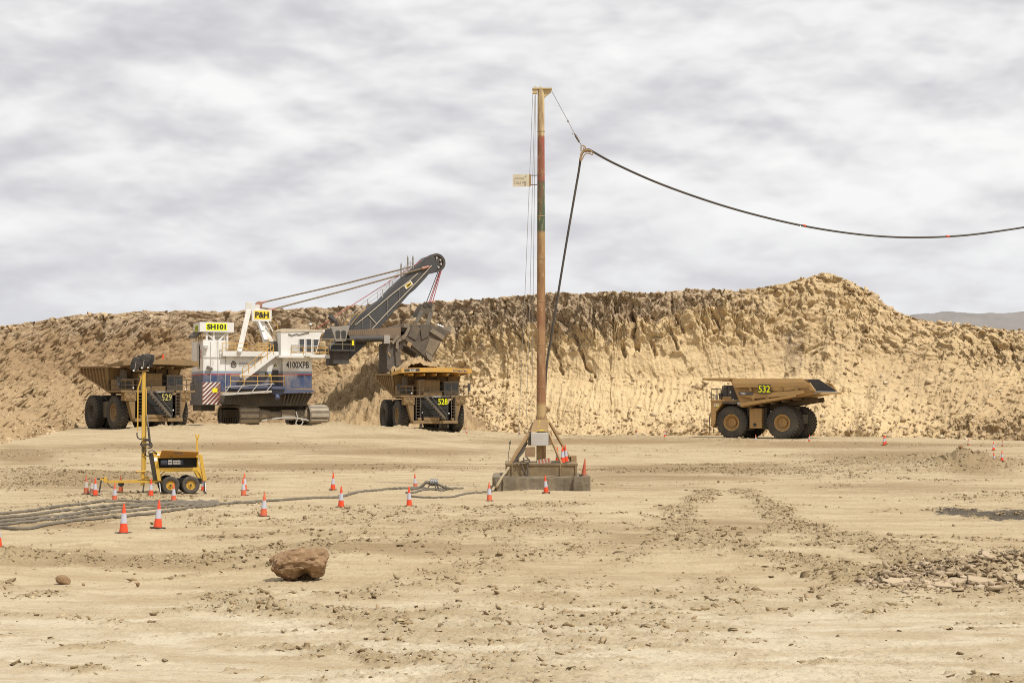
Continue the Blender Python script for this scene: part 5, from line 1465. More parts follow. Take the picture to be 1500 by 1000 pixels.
# ------------------------------------------------------------------ electric haul truck, seen three-quarter from the front
def haul_truck(number, label, origin, yaw, writing, num_mat, flag=False):
    T = thing('haul_truck', label, 'dump truck', origin, yaw, None)
    r = 1.75
    for s in (-1, 1):
        haul_wheel(T, 0, s * 3.2, r, s, r, 1.15, YEL_DUSTY if s < 0 else DARKDUST)
        haul_wheel(T, -6.2, s * 3.2, r, s, r, 1.1, DARKDUST, dish=.45)
        haul_wheel(T, -6.2, s * 1.95, r, s, r, 1.1, DARKDUST)
    # frame, axle, tanks
    mb = MB(); mb.box((-8.2, -1.1, 1.5), (2.3, 1.1, 2.7)); mb.cyl((-6.2, -1.5, r), (-6.2, 1.5, r), .95, n=20); mb.cyl((0, -2.4, r), (0, 2.4, r), .35, n=12)
    for s in (-1, 1): mb.cyl((0.35, s * 1.9, 1.4), (0.1, s * 1.7, 3.8), .28, n=12); mb.beam((-7, s * .9, 2.6), (-7, s * .9, 4.6), .4)
    mb.build('chassis', DARK, T)
    MB().box((-4.3, -3.1, 1.2), (-2.3, -1.2, 2.9)).build('fuel_tank', DARKDUST, T, .1)
    MB().box((-4.2, 1.2, 1.2), (-2.4, 3.0, 2.7)).build('hydraulic_tank', DARKDUST, T, .1)
    MB().box((-1.2, -1.45, 1.25), (2.35, 1.45, 3.8)).build('engine', DARK, T)
    # radiator grille with slats
    mb = MB(); mb.box((2.36, -1.5, 1.35), (2.46, 1.6, 3.75))
    for k in range(11): z = 1.45 + k * .21; mb.box((2.462, -1.4, z), (2.50, 1.5, z + .07))
    for yy in (-1.52, 1.55): mb.box((2.40, yy - .06, 1.2), (2.54, yy + .06, 3.8))
    mb.box((2.464, -1.45, 2.5), (2.54, 1.5, 2.6))
    mb.build('radiator_grille', paint('radiator_black', (0.02, 0.02, 0.022), 0.6, 0.25, dustcol=(0.10, .085, .06)), T)
    MB().box((2.40, -1.55, 3.76), (2.62, 1.75, 3.95)).build('grille_header', DARK, T)
    lettering('maker_lettering', 'KOMATSU', (2.63, -.25, 3.80), (0, .95, 0), (0, 0, .13), INKW, T, .01)
    lettering('number_decal', number, (2.56, .42, 2.98), (0, 1.1, 0), (0, 0, .68), num_mat, T, .012)
    # deck
    mb = MB(); mb.box((-1.1, -4.0, 3.82), (2.75, -1.3, 4.02)); mb.box((-1.1, 1.9, 3.82), (2.75, 4.0, 4.02)); mb.box((-1.1, -1.297, 3.82), (2.40, 1.897, 3.99))
    mb.build('deck', YEL_DUSTY, T, .02)
    # headlight housings with round lamps, tapered fender legs
    for s in (-1, 1):
        a, b = (2.35, 3.6) if s > 0 else (-3.6, -2.35)
        y0, y1 = min(a, b), max(a, b)
        mb = MB(); mb.box((1.7, y0, 2.95), (2.7, y1, 3.815)); mb.hexa([(1.9, s * 2.5 - .12, .95), (2.5, s * 2.5 - .12, .95), (2.5, s * 2.5 + .12, .95), (1.9, s * 2.5 + .12, .95)], [(1.75, s * 2.75 - .4, 2.945), (2.65, s * 2.75 - .4, 2.945), (2.65, s * 2.75 + .3, 2.945), (1.75, s * 2.75 + .3, 2.945)])
        fd = mb.build('fender', YEL_DUSTY, T, .03)
        for yy in (y0 + .38, y1 - .38):
            MB().lathe([(.30, 2.705), (.30, 2.76), (.26, 2.78), (.24, 2.73), (.001, 2.74)], (0, yy, 3.42), (1, 0, 0), 20).build('headlight', YEL_DUSTY, fd)
    # bumper with step boxes
    mb = MB(); mb.box((2.3, -2.6, .85), (2.95, 2.6, 1.2)); mb.box((2.35, -1.35, 1.21), (3.0, .45, 1.58)); mb.box((2.3, .75, 1.21), (2.9, 1.0, 1.5)); mb.box((2.3, 1.9, 1.21), (2.9, 2.2, 1.45)); mb.box((2.3, -2.0, 1.21), (2.9, -1.6, 1.5))
    mb.build('bumper', YEL_DUSTY, T, .04)
    for y_ in (-1.6, .6, 1.5): MB().box((2.5, y_ - .12, .45), (2.8, y_ + .12, .84)).build('tow_eye', DARK, T)
    for y_, z_ in ((-1.45, 2.1), (1.62, 2.0), (-2.75, 4.25), (2.9, 4.12)):
        MB().ball((2.72 if z_ < 3 else 2.85, y_, z_), .085).build('marker_lamp', LAMPW, T)
    # diagonal stairway and ladders
    mb = MB(); a0, a1 = Vector((2.9, -1.25, 3.85)), Vector((2.95, 1.0, 1.35)); b0, b1 = a0 + Vector((.7, 0, 0)), a1 + Vector((.7, 0, 0))
    mb.beam(a0, a1, .07, .22); mb.beam(b0, b1, .07, .22)
    for k in range(9): p = a0.lerp(a1, (k + .5) / 9); mb.box((p.x, p.y - .13, p.z - .02), (p.x + .7, p.y + .13, p.z + .02))
    mb.tube([b0 + Vector((0, 0, .2)), b0 + Vector((0, .1, .55)), b1 + Vector((0, .1, .5)), b1 + Vector((0, .1, .1))], .035, 6)
    mb.build('stairway', DARKDUST, T)
    for yy in (2.15, -1.95):
        mb = MB()
        for s in (-.24, .24): mb.beam((2.72, yy + s, 1.0), (2.72, yy + s, 4.0), .07)
        for k in range(9): mb.beam((2.72, yy - .24, 1.2 + k * .32), (2.72, yy + .24, 1.2 + k * .32), .04)
        mb.build('ladder', DARKDUST, T)
    # electric cabinets on the deck
    mb = MB(); mb.box((.2, -1.75, 4.0), (1.7, .85, 5.75)); mb.box((1.702, -1.15, 4.02), (2.2, 1.0, 4.42))
    for yy in (-1.3, -.45, .4): mb.box((1.703, yy - .35, 4.5), (1.73, yy + .35, 5.65))
    mb.build('electric_cabinet', YEL_DUSTY, T, .02)
    mb = MB(); mb.box((-.6, -3.75, 4.03), (1.3, -2.1, 5.1)); gb = mb.build('resistor_box', YEL_DUSTY, T, .02)
    mb = MB()
    for yy in (-3.35, -2.6): mb.box((1.305, yy - .3, 4.25), (1.33, yy + .3, 4.95))
    mb.build('vent', DARK, gb)
    MB().lathe([(.34, 0), (.36, .3), (.36, 1.0), (.2, 1.15), (.001, 1.15)], (.9, -3.0, 5.1), (0, 0, 1), 16).build('air_cleaner', DARKDUST, T)
    # cab
    mb = MB(); mb.box((.3, 1.25, 4.02), (1.95, 3.0, 4.55)); mb.box((.3, 1.25, 5.42), (2.0, 3.0, 5.62)); mb.box((.3, 1.25, 4.55), (.5, 3.0, 5.42))
    for x_, y_ in ((1.9, 1.29), (1.9, 2.96), (1.9, 2.1), (1.1, 2.96), (1.1, 1.29)): mb.box((x_ - .045, y_ - .045, 4.55), (x_ + .045, y_ + .045, 5.42))
    cb = mb.build('cab', paint('cab_dark_grey', (0.10, 0.095, 0.09), 0.6, 0.45), T, .02)
    MB().box((.51, 1.3, 4.56), (1.9, 2.955, 5.415)).build('window', GLASS, cb)
    # handrails, mirrors
    mb = MB()
    mb.rail([(2.65, -3.9, 4.02), (2.65, -1.35, 4.02)], 1.1, .028); mb.rail([(2.65, -3.9, 4.02), (-.9, -3.9, 4.02)], 1.1, .028)
    mb.rail([(2.65, 1.95, 4.02), (2.65, 3.9, 4.02)], 1.1, .028); mb.rail([(2.65, 3.9, 4.02), (-.9, 3.9, 4.02)], 1.1, .028); mb.rail([(2.36, -.6, 4.0), (2.36, 1.3, 4.0)], 1.0, .025)
    mb.build('handrail', DARKDUST, T)
    for y_ in (4.1, -4.15):
        MB().box((2.3, y_ - .16, 4.5), (2.42, y_ + .16, 5.35)).build('mirror', DARK, T, .02)
        MB().beam((2.36, y_, 4.45), (2.5, y_ * .96, 4.05), .05).build('mirror_arm', DARK, T)
    MB().cyl((2.3, -1.65, 4.0), (2.3, -1.65, 5.75), .035, n=6).cyl((2.3, -1.65, 5.7), (2.3, -1.1, 5.72), .06, n=6).build('light_mast', GREYST, T)
    # dump body: side walls, floor, front wall, canopy
    A, B_, C, D_ = (-1.55, 3.85), (-.85, 6.35), (-8.7, 6.45), (-9.0, 6.05)
    def side_y(z): return 3.45 + (z - 3.85) / 2.5 * .45
    mb = MB()
    for s in (-1, 1):
        pts = [A, (-.95, 6.0), B_, C, D_]
        o_ = [(x, s * side_y(z), z) for x, z in pts]; i_ = [(x, s * (side_y(z) - .14), z) for x, z in pts]
        mb.add(o_ + i_, [tuple(range(5)), tuple(range(5, 10))] + [(k, (k + 1) % 5, 5 + (k + 1) % 5, 5 + k) for k in range(5)])
        for k in range(8):                                # upright ribs
            x = -2.35 - k * .86
            zb = A[1] + (A[0] - x) / (A[0] - D_[0]) * (D_[1] - A[1]); zt = 6.36
            if zt - zb < .25: continue
            mb.hexa([(x, s * (side_y(zb) + .002), zb), (x + .17, s * (side_y(zb) + .002), zb), (x + .17, s * (side_y(zb) + .17), zb + .05), (x, s * (side_y(zb) + .17), zb + .05)],
                    [(x, s * (side_y(zt) + .002), zt), (x + .17, s * (side_y(zt) + .002), zt), (x + .17, s * (side_y(zt) + .17), zt), (x, s * (side_y(zt) + .17), zt)])
        mb.beam((-1.0, s * 4.0, 6.42), (-8.7, s * 4.0, 6.5), .26, .2)
        mb.beam((A[0], s * 3.55, A[1] + .03), (-1.0, s * 3.95, 6.3), .22, .3)
        mb.beam((A[0], s * 3.5, A[1] - .02), (D_[0], s * 3.9, D_[1]), .2, .16)
    mb.hexa([(A[0], -3.4, A[1] - .18), (A[0], 3.4, A[1] - .18), (D_[0], 3.8, D_[1] - .15), (D_[0], -3.8, D_[1] - .15)], [(A[0], -3.4, A[1]), (A[0], 3.4, A[1]), (D_[0], 3.8, D_[1]), (D_[0], -3.8, D_[1])])
    mb.hexa([(A[0] - .02, -3.4, A[1]), (A[0] - .02, 3.4, A[1]), (A[0] + .14, 3.4, A[1]), (A[0] + .14, -3.4, A[1])], [(-.99, -3.8, 6.35), (-.99, 3.8, 6.35), (-.82, 3.8, 6.35), (-.82, -3.8, 6.35)])
    for yy in (-2.6, -1.3, 0, 1.3, 2.6): mb.hexa([(A[0] + .142, yy - .1, A[1] + .1), (A[0] + .142, yy + .1, A[1] + .1), (A[0] + .36, yy + .1, A[1] + .1), (A[0] + .36, yy - .1, A[1] + .1)], [(-.818, yy - .1, 6.33), (-.818, yy + .1, 6.33), (-.6, yy + .1, 6.33), (-.6, yy - .1, 6.33)])
    body = mb.build('dump_body', YEL_DUSTY, T)
    mb = MB(); nseg = 10
    def cz(x, y): return 6.42 + (x + .9) / 4.3 * .22 + .12 * (1 - (y / 4.0) ** 2)
    for k in range(nseg):
        y0, y1 = -4.0 + 8.0 * k / nseg, -4.0 + 8.0 * (k + 1) / nseg
        mb.hexa([(-.85, y0, cz(-.9, y0)), (3.35, y0, cz(3.4, y0)), (3.35, y1, cz(3.4, y1)), (-.85, y1, cz(-.9, y1))], [(-.85, y0, cz(-.9, y0) + .1), (3.35, y0, cz(3.4, y0) + .1), (3.35, y1, cz(3.4, y1) + .1), (-.85, y1, cz(-.9, y1) + .1)])
        mb.hexa([(3.352, y0, cz(3.4, y0) - .14), (3.46, y0, cz(3.4, y0) - .14), (3.46, y1, cz(3.4, y1) - .14), (3.352, y1, cz(3.4, y1) - .14)], [(3.352, y0, cz(3.4, y0) + .36), (3.46, y0, cz(3.4, y0) + .36), (3.46, y1, cz(3.4, y1) + .36), (3.352, y1, cz(3.4, y1) + .36)])
    for s in (-1, 1): mb.hexa([(-.85, s * 4.001, 6.3), (3.4, s * 4.001, 6.5), (3.4, s * 4.1, 6.5), (-.85, s * 4.1, 6.3)], [(-.85, s * 4.001, 6.62), (3.4, s * 4.001, 6.98), (3.4, s * 4.1, 6.98), (-.85, s * 4.1, 6.62)])
    for yy in (-2.7, -1.35, 0, 1.35, 2.7): mb.box((-.5, yy - .07, 6.2), (3.2, yy + .07, 6.45))
    can = mb.build('canopy', YEL if writing else YEL_DUSTY, T)
    if writing:
        MB().hexa([(3.465, -3.75, 6.63), (3.475, -3.75, 6.63), (3.475, -2.0, 6.70), (3.465, -2.0, 6.70)], [(3.465, -3.75, 6.93), (3.475, -3.75, 6.93), (3.475, -2.0, 7.0), (3.465, -2.0, 7.0)]).build('model_plate', DARK, can)
        lettering('model_lettering', '830E', (3.48, -3.15, 6.70), (0, .7, .02), (0, 0, .2), INKW, can, .01)
        lettering('maker_lettering', 'KOMATSU', (3.47, 1.9, 6.68), (0, 1.65, -.05), (0, 0, .22), NAVY, can, .015)
    if flag:
        c = Vector((2.9, .4, 6.9))
        MB().cyl(c, c + Vector((0, 0, 1.0)), .02, n=6).build('whip_aerial', GREYST, T)
        MB().box((c.x - .02, c.y - .08, c.z + .3), (c.x + .02, c.y + .08, c.z + .75)).build('flag', CONE_R, T)
    return T
def truck_pos(px, py, Y):
    p = at_dist(px, py, Y)
    return Vector((p.x, p.y, float(g_base(p.x, p.y)) - 0.03))
NUM_D = paint('dusty_number', (0.52, 0.46, 0.10), 0.6, 0.35)
NUM_B = paint('bright_number', (0.80, 0.80, 0.0), 0.5, 0.03)
haul_truck('529', 'dusty empty haul truck number 529 parked left of the white shovel, behind the light tower', truck_pos(216, 629, 175.5), R(-90 + 35), False, NUM_D, True)
T528 = haul_truck('528', 'haul truck number 528 with clean yellow canopy, loaded under the shovel dipper', truck_pos(627.5, 629, 194), R(-90 + 18.5), True, NUM_B)
def ore_load():
    n = 46
    u = np.linspace(-8.2, -1.1, n); v = np.linspace(-3.45, 3.45, n)
    U_, V_ = np.meshgrid(u, v, indexing='ij')
    floor = 3.85 + (-1.55 - np.minimum(U_, -1.55)) / 7.45 * 2.2
    h = 8.45 - 0.62 * np.hypot((U_ + 3.0) * 0.8, V_ + 0.6)
    h = h + 0.5 * facets(U_ * 1.1, V_ * 1.1, U_ * 0, seed=301, tilt=2.0) + 0.25 * facets(U_ * 2.3, V_ * 2.3, U_ * 0, seed=303, tilt=2.0) + 0.5 * fbm(U_ * .8, V_ * .8, octv=4, seed=300)
    z = np.maximum(np.minimum(h, 9.4), floor + 0.02)
    co = np.stack([U_, V_, z], -1).reshape(-1, 3)
    q = grid_quads(n, n).tolist()
    low = co.copy(); low[:, 2] = np.repeat(floor.reshape(-1), 1) + 0.01
    m, nt, b = new_mat('dug_clay')
    n1, n2 = noise(nt, 1.4, 6, .65), noise(nt, 5, 5, .65)
    nt.links.new(mixc(nt, n2, mixc(nt, n1, (0.36, 0.24, 0.11), (0.25, 0.16, 0.075)), (0.40, 0.28, 0.15)), b.inputs['Base Color']); b.inputs['Roughness'].default_value = .95
    bump(nt, b, n2, .6, .1)
    o = mesh_np('ore_load', co, quads=q, mats=[m], smooth=False)
    o.location = T528.location; o.rotation_euler = T528.rotation_euler
    tag(o, 'heap of yellow brown clay and rock riding in the truck under the dipper', 'load')
ore_load()

# ------------------------------------------------------------------ ochre truck in side view
def side_truck():
    yaw = R(180 - 30)
    Y = 194.0
    near = at_dist(1071, 641, Y)
    M = Matrix.Rotation(yaw, 3, 'Z')
    o = near - M @ Vector((0, 3.15, 0)); o.z = float(g_base(o.x, o.y)) - 0.0
    F = Frame(o, yaw)
    T = thing('dump_truck', 'empty ochre dump truck number 532 standing side-on below the bright pit wall', 'dump truck', o, yaw)
    A = lambda x, y: (1010 + x / 6.25, 530 + y / 6.25)
    P = lambda x, y, d=3.15: F.p(*A(x, y), d)
    r = P(380, 405).z / 2 if False else 1.80
    xr = P(848, 548).x
    for s in (-1, 1):
        haul_wheel(T, 0, s * 2.6, r, s, r, 1.1, YEL_CAT, dish=.44)
        haul_wheel(T, xr, s * 2.7, r, s, r, 1.05, YEL_CAT, dish=.46)
        haul_wheel(T, xr, s * 1.5, r, s, r, 1.05, DARKDUST)
    mb = MB(); mb.box((xr - 1.6, -.85, 1.7), (1.6, .85, 2.7)); mb.cyl((xr, -1.2, r), (xr, 1.2, r), .9, n=18); mb.cyl((0, -2.1, r), (0, 2.1, r), .35, n=12); mb.box((-1.6, -1.6, 1.5), (1.9, 1.6, 3.6))
    mb.box((xr - .6, -1.8, 2.6), (xr + .4, 1.8, 3.6))
    mb.build('chassis', DARK, T)
    a, b = P(550, 606, 2.85), P(660, 424, 2.85)
    mb = MB(); mb.box((b.x, 1.4, a.z), (a.x, 2.85, b.z))
    mb.box((b.x + .62 * (a.x - b.x), 2.852, a.z + .05), (b.x + .66 * (a.x - b.x), 2.87, b.z - .05)); tk = mb.build('hydraulic_tank', YEL_CAT, T, .04)
    c = P(598, 574, 2.86); MB().lathe([(.2, 0), (.2, .05), (.11, .06), (.1, .02), (.001, .02)], (c.x, 2.85, c.z), (0, 1, 0), 16).build('tank_valve', DARK, tk)
    mb = MB()
    for k in range(5):
        for (x, y) in ((625, 450 + k * 30), (645, 450 + k * 30)):
            c = P(x, y, 2.86); mb.ball((c.x, 2.86, c.z), .03)
    mb.build('bolt_heads', DARK, tk)
    a, b = P(535, 628, 2.3), P(548, 410, 2.3); MB().box((b.x - .05, .9, a.z), (a.x + .12, 2.3, b.z)).build('tank_frame', DARK, T)
    MB().box((P(705, 0, 2.2).x, 1.0, P(0, 610, 2.2).z), (P(668, 0, 2.2).x, 2.2, P(0, 420, 2.2).z)).build('suspension_frame', DARK, T)
    # front: radiator, fender, deck, hood
    xf = P(200, 400, 2.9).x
    mb = MB(); mb.box((1.9, -1.7, 1.5), (xf, 1.7, 4.0)); mb.build('radiator_grille', paint('grille_brown', (0.10, 0.07, 0.035), .6, .4), T)
    for s in (-1, 1):
        q = [P(x, y, 3.0) for x, y in ((205, 350), (300, 352), (298, 378), (245, 450), (212, 455), (206, 600), (216, 602), (236, 520), (200, 455), (196, 360))]
        q = [P(x, y, 3.0) for x, y in ((196, 352), (300, 352), (300, 380), (258, 440), (240, 455), (238, 560), (212, 600), (198, 560))]
        fd_ = MB().prism([(p.x, s * 3.05, p.z) for p in q], (0, -s * 1.3, 0)).build('fender', YEL_CAT, T, .03)
        if s > 0: fd = fd_
    a, b = P(225, 408, 3.06), P(270, 380, 3.06)
    lettering('maker_lettering', 'CAT', (a.x, 3.056, a.z), (b.x - a.x, 0, 0), (0, 0, b.z - a.z), INKW, fd, .02)
    tri = [P(x, y, 3.06) for x, y in ((243, 408), (268, 408), (256, 392))]
    MB().prism([(p.x, 3.063, p.z) for p in tri], (0, .01, 0)).build('logo_triangle', SIGNY, fd)
    zd = P(0, 352, 3.0).z
    MB().box((-1.0, -3.1, zd - .1), (xf + .05, 3.1, zd + .06)).build('deck', YEL_CAT, T, .02)
    mb = MB(); p = [P(x, y, 3.1) for x, y in ((300, 366), (475, 352), (480, 378), (398, 386), (300, 378))]; mb.prism([(q.x, 3.102, q.z) for q in p], (0, .1, 0)); mb.build('mud_flap', DARKDUST, T)
    mb = MB(); a, b = P(440, 392, 3.22), P(470, 368, 3.22); mb.box((b.x, 3.1, a.z), (a.x, 3.25, b.z)); mb.build('step_box', LGREY, T)
    # cab
    cy0, cy1 = .9, 2.7
    Q = lambda x, y, d=cy1: (P(x, y, d).x, P(x, y, d).z)
    mb = MB()
    mb.pxz([Q(285, 362), Q(285, 318), Q(385, 318), Q(385, 362)], cy0, cy1 + .04)
    lowc = mb.build('cab_panel', YEL_CAT, T, .02)
    mb = MB()
    mb.pxz([Q(302, 222), Q(312, 213), Q(395, 213), Q(432, 240), Q(430, 232), Q(404, 222), Q(318, 224)], cy0 - .05, cy1 + .05)
    mb.pxz([Q(383, 216), Q(405, 222), Q(475, 350), Q(385, 350)], cy0, cy1 + .03)
    for (x0, y0, x1, y1) in ((303, 222, 292, 318), (345, 222, 340, 318)):
        for d in (cy0 + .05, cy1 - .02): mb.beam(P(x0, y0, d), P(x1, y1, d), .09)
    cab = mb.build('cab', paint('cab_black', (.022, .021, .02), .5, .3, dustcol=(.13, .10, .07)), T)
    MB().pxz([Q(308, 226), Q(384, 222), Q(384, 318), Q(294, 318)], cy0 + .1, cy1 - .05).build('window', GLASS, cab)
    a, b = P(402, 345, cy1 + .04), P(415, 332, cy1 + .04); MB().ball((a.x, cy1 + .08, a.z), .1).build('work_lamp', LAMPW, cab)
    MB().ball((P(375, 0, cy1).x, cy1 + .04, P(0, 278, cy1).z), .12, (1, .5, 1.4)).build('seat_headrest', LGREY, cab)
    # front stairs, rails and mirrors
    mb = MB()
    mb.rail([P(200, 352, 2.95), P(285, 352, 2.95)], 1.35, .028); mb.rail([(xf, 2.95, zd), (xf, -2.95, zd)], 1.3, .028)
    for x, y0, y1 in ((205, 270, 352), (222, 290, 352), (244, 235, 352), (258, 245, 352), (270, 220, 352)): mb.beam(P(x, y0, 2.8), P(x + 2, y1, 2.8), .04)
    mb.tube([P(150, 255, 2.9), P(190, 280, 2.9), P(200, 320, 2.9)], .03, 5)
    mb.build('handrail', DARKDUST, T)
    mb = MB()
    for x0, y0, x1, y1 in ((180, 470, 186, 645), (215, 600, 220, 650), (196, 455, 182, 560)): mb.beam(P(x0, y0, 2.2), P(x1, y1, 2.2), .06); mb.beam(P(x0, y0, 1.5), P(x1, y1, 1.5), .06)
    for k in range(7):
        a = P(182, 480 + k * 24, 2.2); mb.beam(a, (a.x, 1.5, a.z), .045)
    mb.build('ladder', DARKDUST, T)
    mb = MB(); a, b = P(233, 340, 2.9), P(250, 308, 2.9); mb.box((b.x, 2.7, a.z), (a.x, 3.0, b.z)); mb.build('mirror', LGREY, T)
    mb = MB(); a, b = P(270, 340, 3.0), P(290, 285, 3.0); mb.box((b.x, 2.6, a.z), (a.x, 2.95, b.z)); mb.build('air_cleaner', DARK, T, .03)
    # dump body
    ny, fy = 3.45, -3.45
    W_ = lambda x, y, d=ny: P(x, y, d)
    fl, tl = W_(480, 405), W_(1150, 268)
    top_f, top_r = W_(400, 200), W_(1005, 150)
    mid = W_(980, 306)
    mb = MB()
    poly = [W_(x, y) for x, y in ((480, 400), (400, 205), (360, 152), (1005, 150), (1150, 250), (1152, 270), (985, 303))]
    def inset(p, s, t): return (p.x, s * (ny - t), p.z)
    for s in (1, -1):
        # the wall leans in a little above the upper rail
        o_ = []; i_ = []
        for k, p in enumerate(poly):
            t = .55 if k in (2, 3) else (.0 if k not in (0, 6) else .0)
            o_.append((p.x, s * (ny - t), p.z)); i_.append((p.x, s * (ny - t - .16), p.z))
        m = len(poly)
        mb.add(o_ + i_, [tuple(range(m)), tuple(range(m, 2 * m))] + [(k, (k + 1) % m, m + (k + 1) % m, m + k) for k in range(m)])
    f0, f1, f2 = poly[0], poly[6], poly[5]
    for a, b in ((f0, f1), (f1, f2), (f2, W_(1205, 280))):
        mb.hexa([(a.x, -ny + .05, a.z - .2), (b.x, -ny + .05, b.z - .2), (b.x, ny - .05, b.z - .2), (a.x, ny - .05, a.z - .2)], [(a.x, -ny + .05, a.z), (b.x, -ny + .05, b.z), (b.x, ny - .05, b.z), (a.x, ny - .05, a.z)])
    a, b = poly[0], poly[2]
    mb.hexa([(a.x - .02, -ny + .1, a.z), (a.x + .14, -ny + .1, a.z), (a.x + .14, ny - .1, a.z), (a.x - .02, ny - .1, a.z)], [(b.x - .02, -ny + .6, b.z), (b.x + .14, -ny + .6, b.z), (b.x + .14, ny - .6, b.z), (b.x - .02, ny - .6, b.z)])
    # side rails and ribs
    for s in (1, -1):
        def strip(pts, t, z=None): mb.prism([(W_(x, y).x, s * (ny + .003), W_(x, y).z) for x, y in pts], (0, s * t, 0))
        strip([(405, 200), (1080, 187), (1110, 215), (430, 235)], .42)
        strip([(455, 300), (1060, 258), (1062, 285), (985, 303), (600, 335), (470, 310)], .36)
        strip([(478, 376), (985, 298), (985, 318), (484, 405)], .40)
        strip([(1078, 190), (1108, 190), (1150, 252), (1142, 268), (1110, 255)], .34)
        for x0, x1 in ((548, 572), (635, 655), (735, 755), (828, 856), (963, 995)):
            strip([(x0, 232), (x1, 232), (x1 + 10, 268 - (x1 - 500) * .02), (x0 + 10, 272 - (x0 - 500) * .02)], .30)
        for x0, x1 in ((568, 592), (690, 722)):
            strip([(x0, 312), (x1, 312), (x1 + 16, 352 - (x1 - 560) * .1), (x0 + 16, 356 - (x0 - 560) * .1)], .30)
    body = mb.build('dump_body', YEL_CAT, T)
    mb = MB()
    for k in range(5):
        x = f1.x + (f0.x - f1.x) * (k + .3) / 5; z = f1.z + (f0.z - f1.z) * (k + .3) / 5
        mb.beam((x, -ny + .1, z - .35), (x, ny - .1, z - .35), .35, .28)
    for s in (-1, 1): mb.beam((f0.x - .2, s * 1.0, f0.z - .55), (f1.x - 1.5, s * 1.0, f1.z - .5), .5, .5)
    mb.build('body_frame', paint('dark_underframe', (.085, .058, .03), .75, .5, dustcol=(.13, .095, .055)), body)  # underside parts coloured darker than the ochre body
    # worn steel liner on the floor and inner walls at the tail
    mb = MB(); a, b, c = f1, f2, W_(1205, 279); up = .012
    mb.hexa([(a.x + 1.5, -ny + .3, a.z - .2 + up), (b.x, -ny + .3, b.z + up), (b.x, ny - .3, b.z + up), (a.x + 1.5, ny - .3, a.z - .2 + up)], [(a.x + 1.5, -ny + .3, a.z - .17 + up), (b.x, -ny + .3, b.z + .03 + up), (b.x, ny - .3, b.z + .03 + up), (a.x + 1.5, ny - .3, a.z - .17 + up)])
    w = [poly[3], poly[4], poly[5], W_(1205, 279), W_(985, 300), W_(900, 152)]
    iy = lambda k: -(ny - (.55 if k in (0, 5) else 0) - .165)
    inn = [(p.x, iy(k), p.z) for k, p in enumerate(w)]; inn2 = [(p.x, iy(k) + .03, p.z) for k, p in enumerate(w)]
    mb.add(inn + inn2, [tuple(range(6)), tuple(range(6, 12))] + [(k, (k + 1) % 6, 6 + (k + 1) % 6, 6 + k) for k in range(6)])
    mb.build('worn_liner', paint('worn_steel', (.095, .095, .10), .45, .3, metal=.3, dustcol=(.2, .17, .13)), body)
    MB().hexa([(f2.x - .05, -ny, f2.z - .2), (f2.x + .1, -ny, f2.z - .2), (f2.x + .1, ny, f2.z - .2), (f2.x - .05, ny, f2.z - .2)], [(f2.x - .65, -ny, f2.z - .06), (f2.x + .1, -ny, f2.z + .05), (f2.x + .1, ny, f2.z + .05), (f2.x - .65, ny, f2.z - .06)]).build('tail_lip', GREYST, body)
    # canopy over the cab
    mb = MB(); c0, c1 = W_(120, 150, 3.3), W_(365, 152, 3.3)
    mb.hexa([(c1.x - .3, -3.3, c1.z - .06), (c0.x, -3.3, c0.z - .12), (c0.x, 3.3, c0.z - .12), (c1.x - .3, 3.3, c1.z - .06)], [(c1.x - .3, -3.3, c1.z + .06), (c0.x, -3.3, c0.z), (c0.x, 3.3, c0.z), (c1.x - .3, 3.3, c1.z + .06)])
    for s in (-1, 1): mb.hexa([(c1.x, s * 3.301, c1.z - .22), (c0.x, s * 3.301, c0.z - .2), (c0.x, s * 3.42, c0.z - .2), (c1.x, s * 3.42, c1.z - .22)], [(c1.x, s * 3.301, c1.z + .08), (c0.x, s * 3.301, c0.z + .02), (c0.x, s * 3.42, c0.z + .02), (c1.x, s * 3.42, c1.z + .08)])
    for yy in (-2.2, 0, 2.2): mb.beam((c1.x - .1, yy, c1.z - .2), (c0.x - .1, yy, c0.z - .18), .12, .16)
    mb.beam((c0.x - .06, -3.28, c0.z - .1), (c0.x - .06, 3.28, c0.z - .1), .1, .22)
    mb.build('canopy', YEL_CAT, T)
    # plates
    pl = ny + .48
    a, b = P(630, 290, pl), P(740, 207, pl)
    nb = MB().box((b.x, pl - .03, a.z), (a.x, pl, b.z)).build('number_board', DARK, body)
    MB().beam(((a.x + b.x) / 2, ny + .1, b.z - .15), ((a.x + b.x) / 2, pl - .01, b.z - .2), .2).build('board_bracket', DARK, nb)
    a, b = P(632, 280, pl), P(738, 214, pl)
    lettering('number_decal', '532', (a.x, pl + .004, a.z), (b.x - a.x, 0, 0), (0, 0, b.z - a.z), NUM_B, nb, .015)
    pl = ny + .42
    a, b = P(445, 302, pl), P(580, 277, pl)
    mp = MB().prism([(a.x + .02, pl - .02, P(0, 278, pl).z), (b.x, pl - .02, b.z), (b.x - .05, pl - .02, a.z), (a.x - .1, pl - .02, a.z)], (0, .02, 0)).build('model_plate', paint('plate_blueblack', (.03, .03, .05), .5, .2), body)
    a, b = P(468, 298, pl), P(512, 281, pl)
    lettering('model_lettering', '793D', (a.x, pl + .003, a.z), (b.x - a.x, 0, 0), (0, 0, b.z - a.z), INKW, mp, .01)
side_truck()
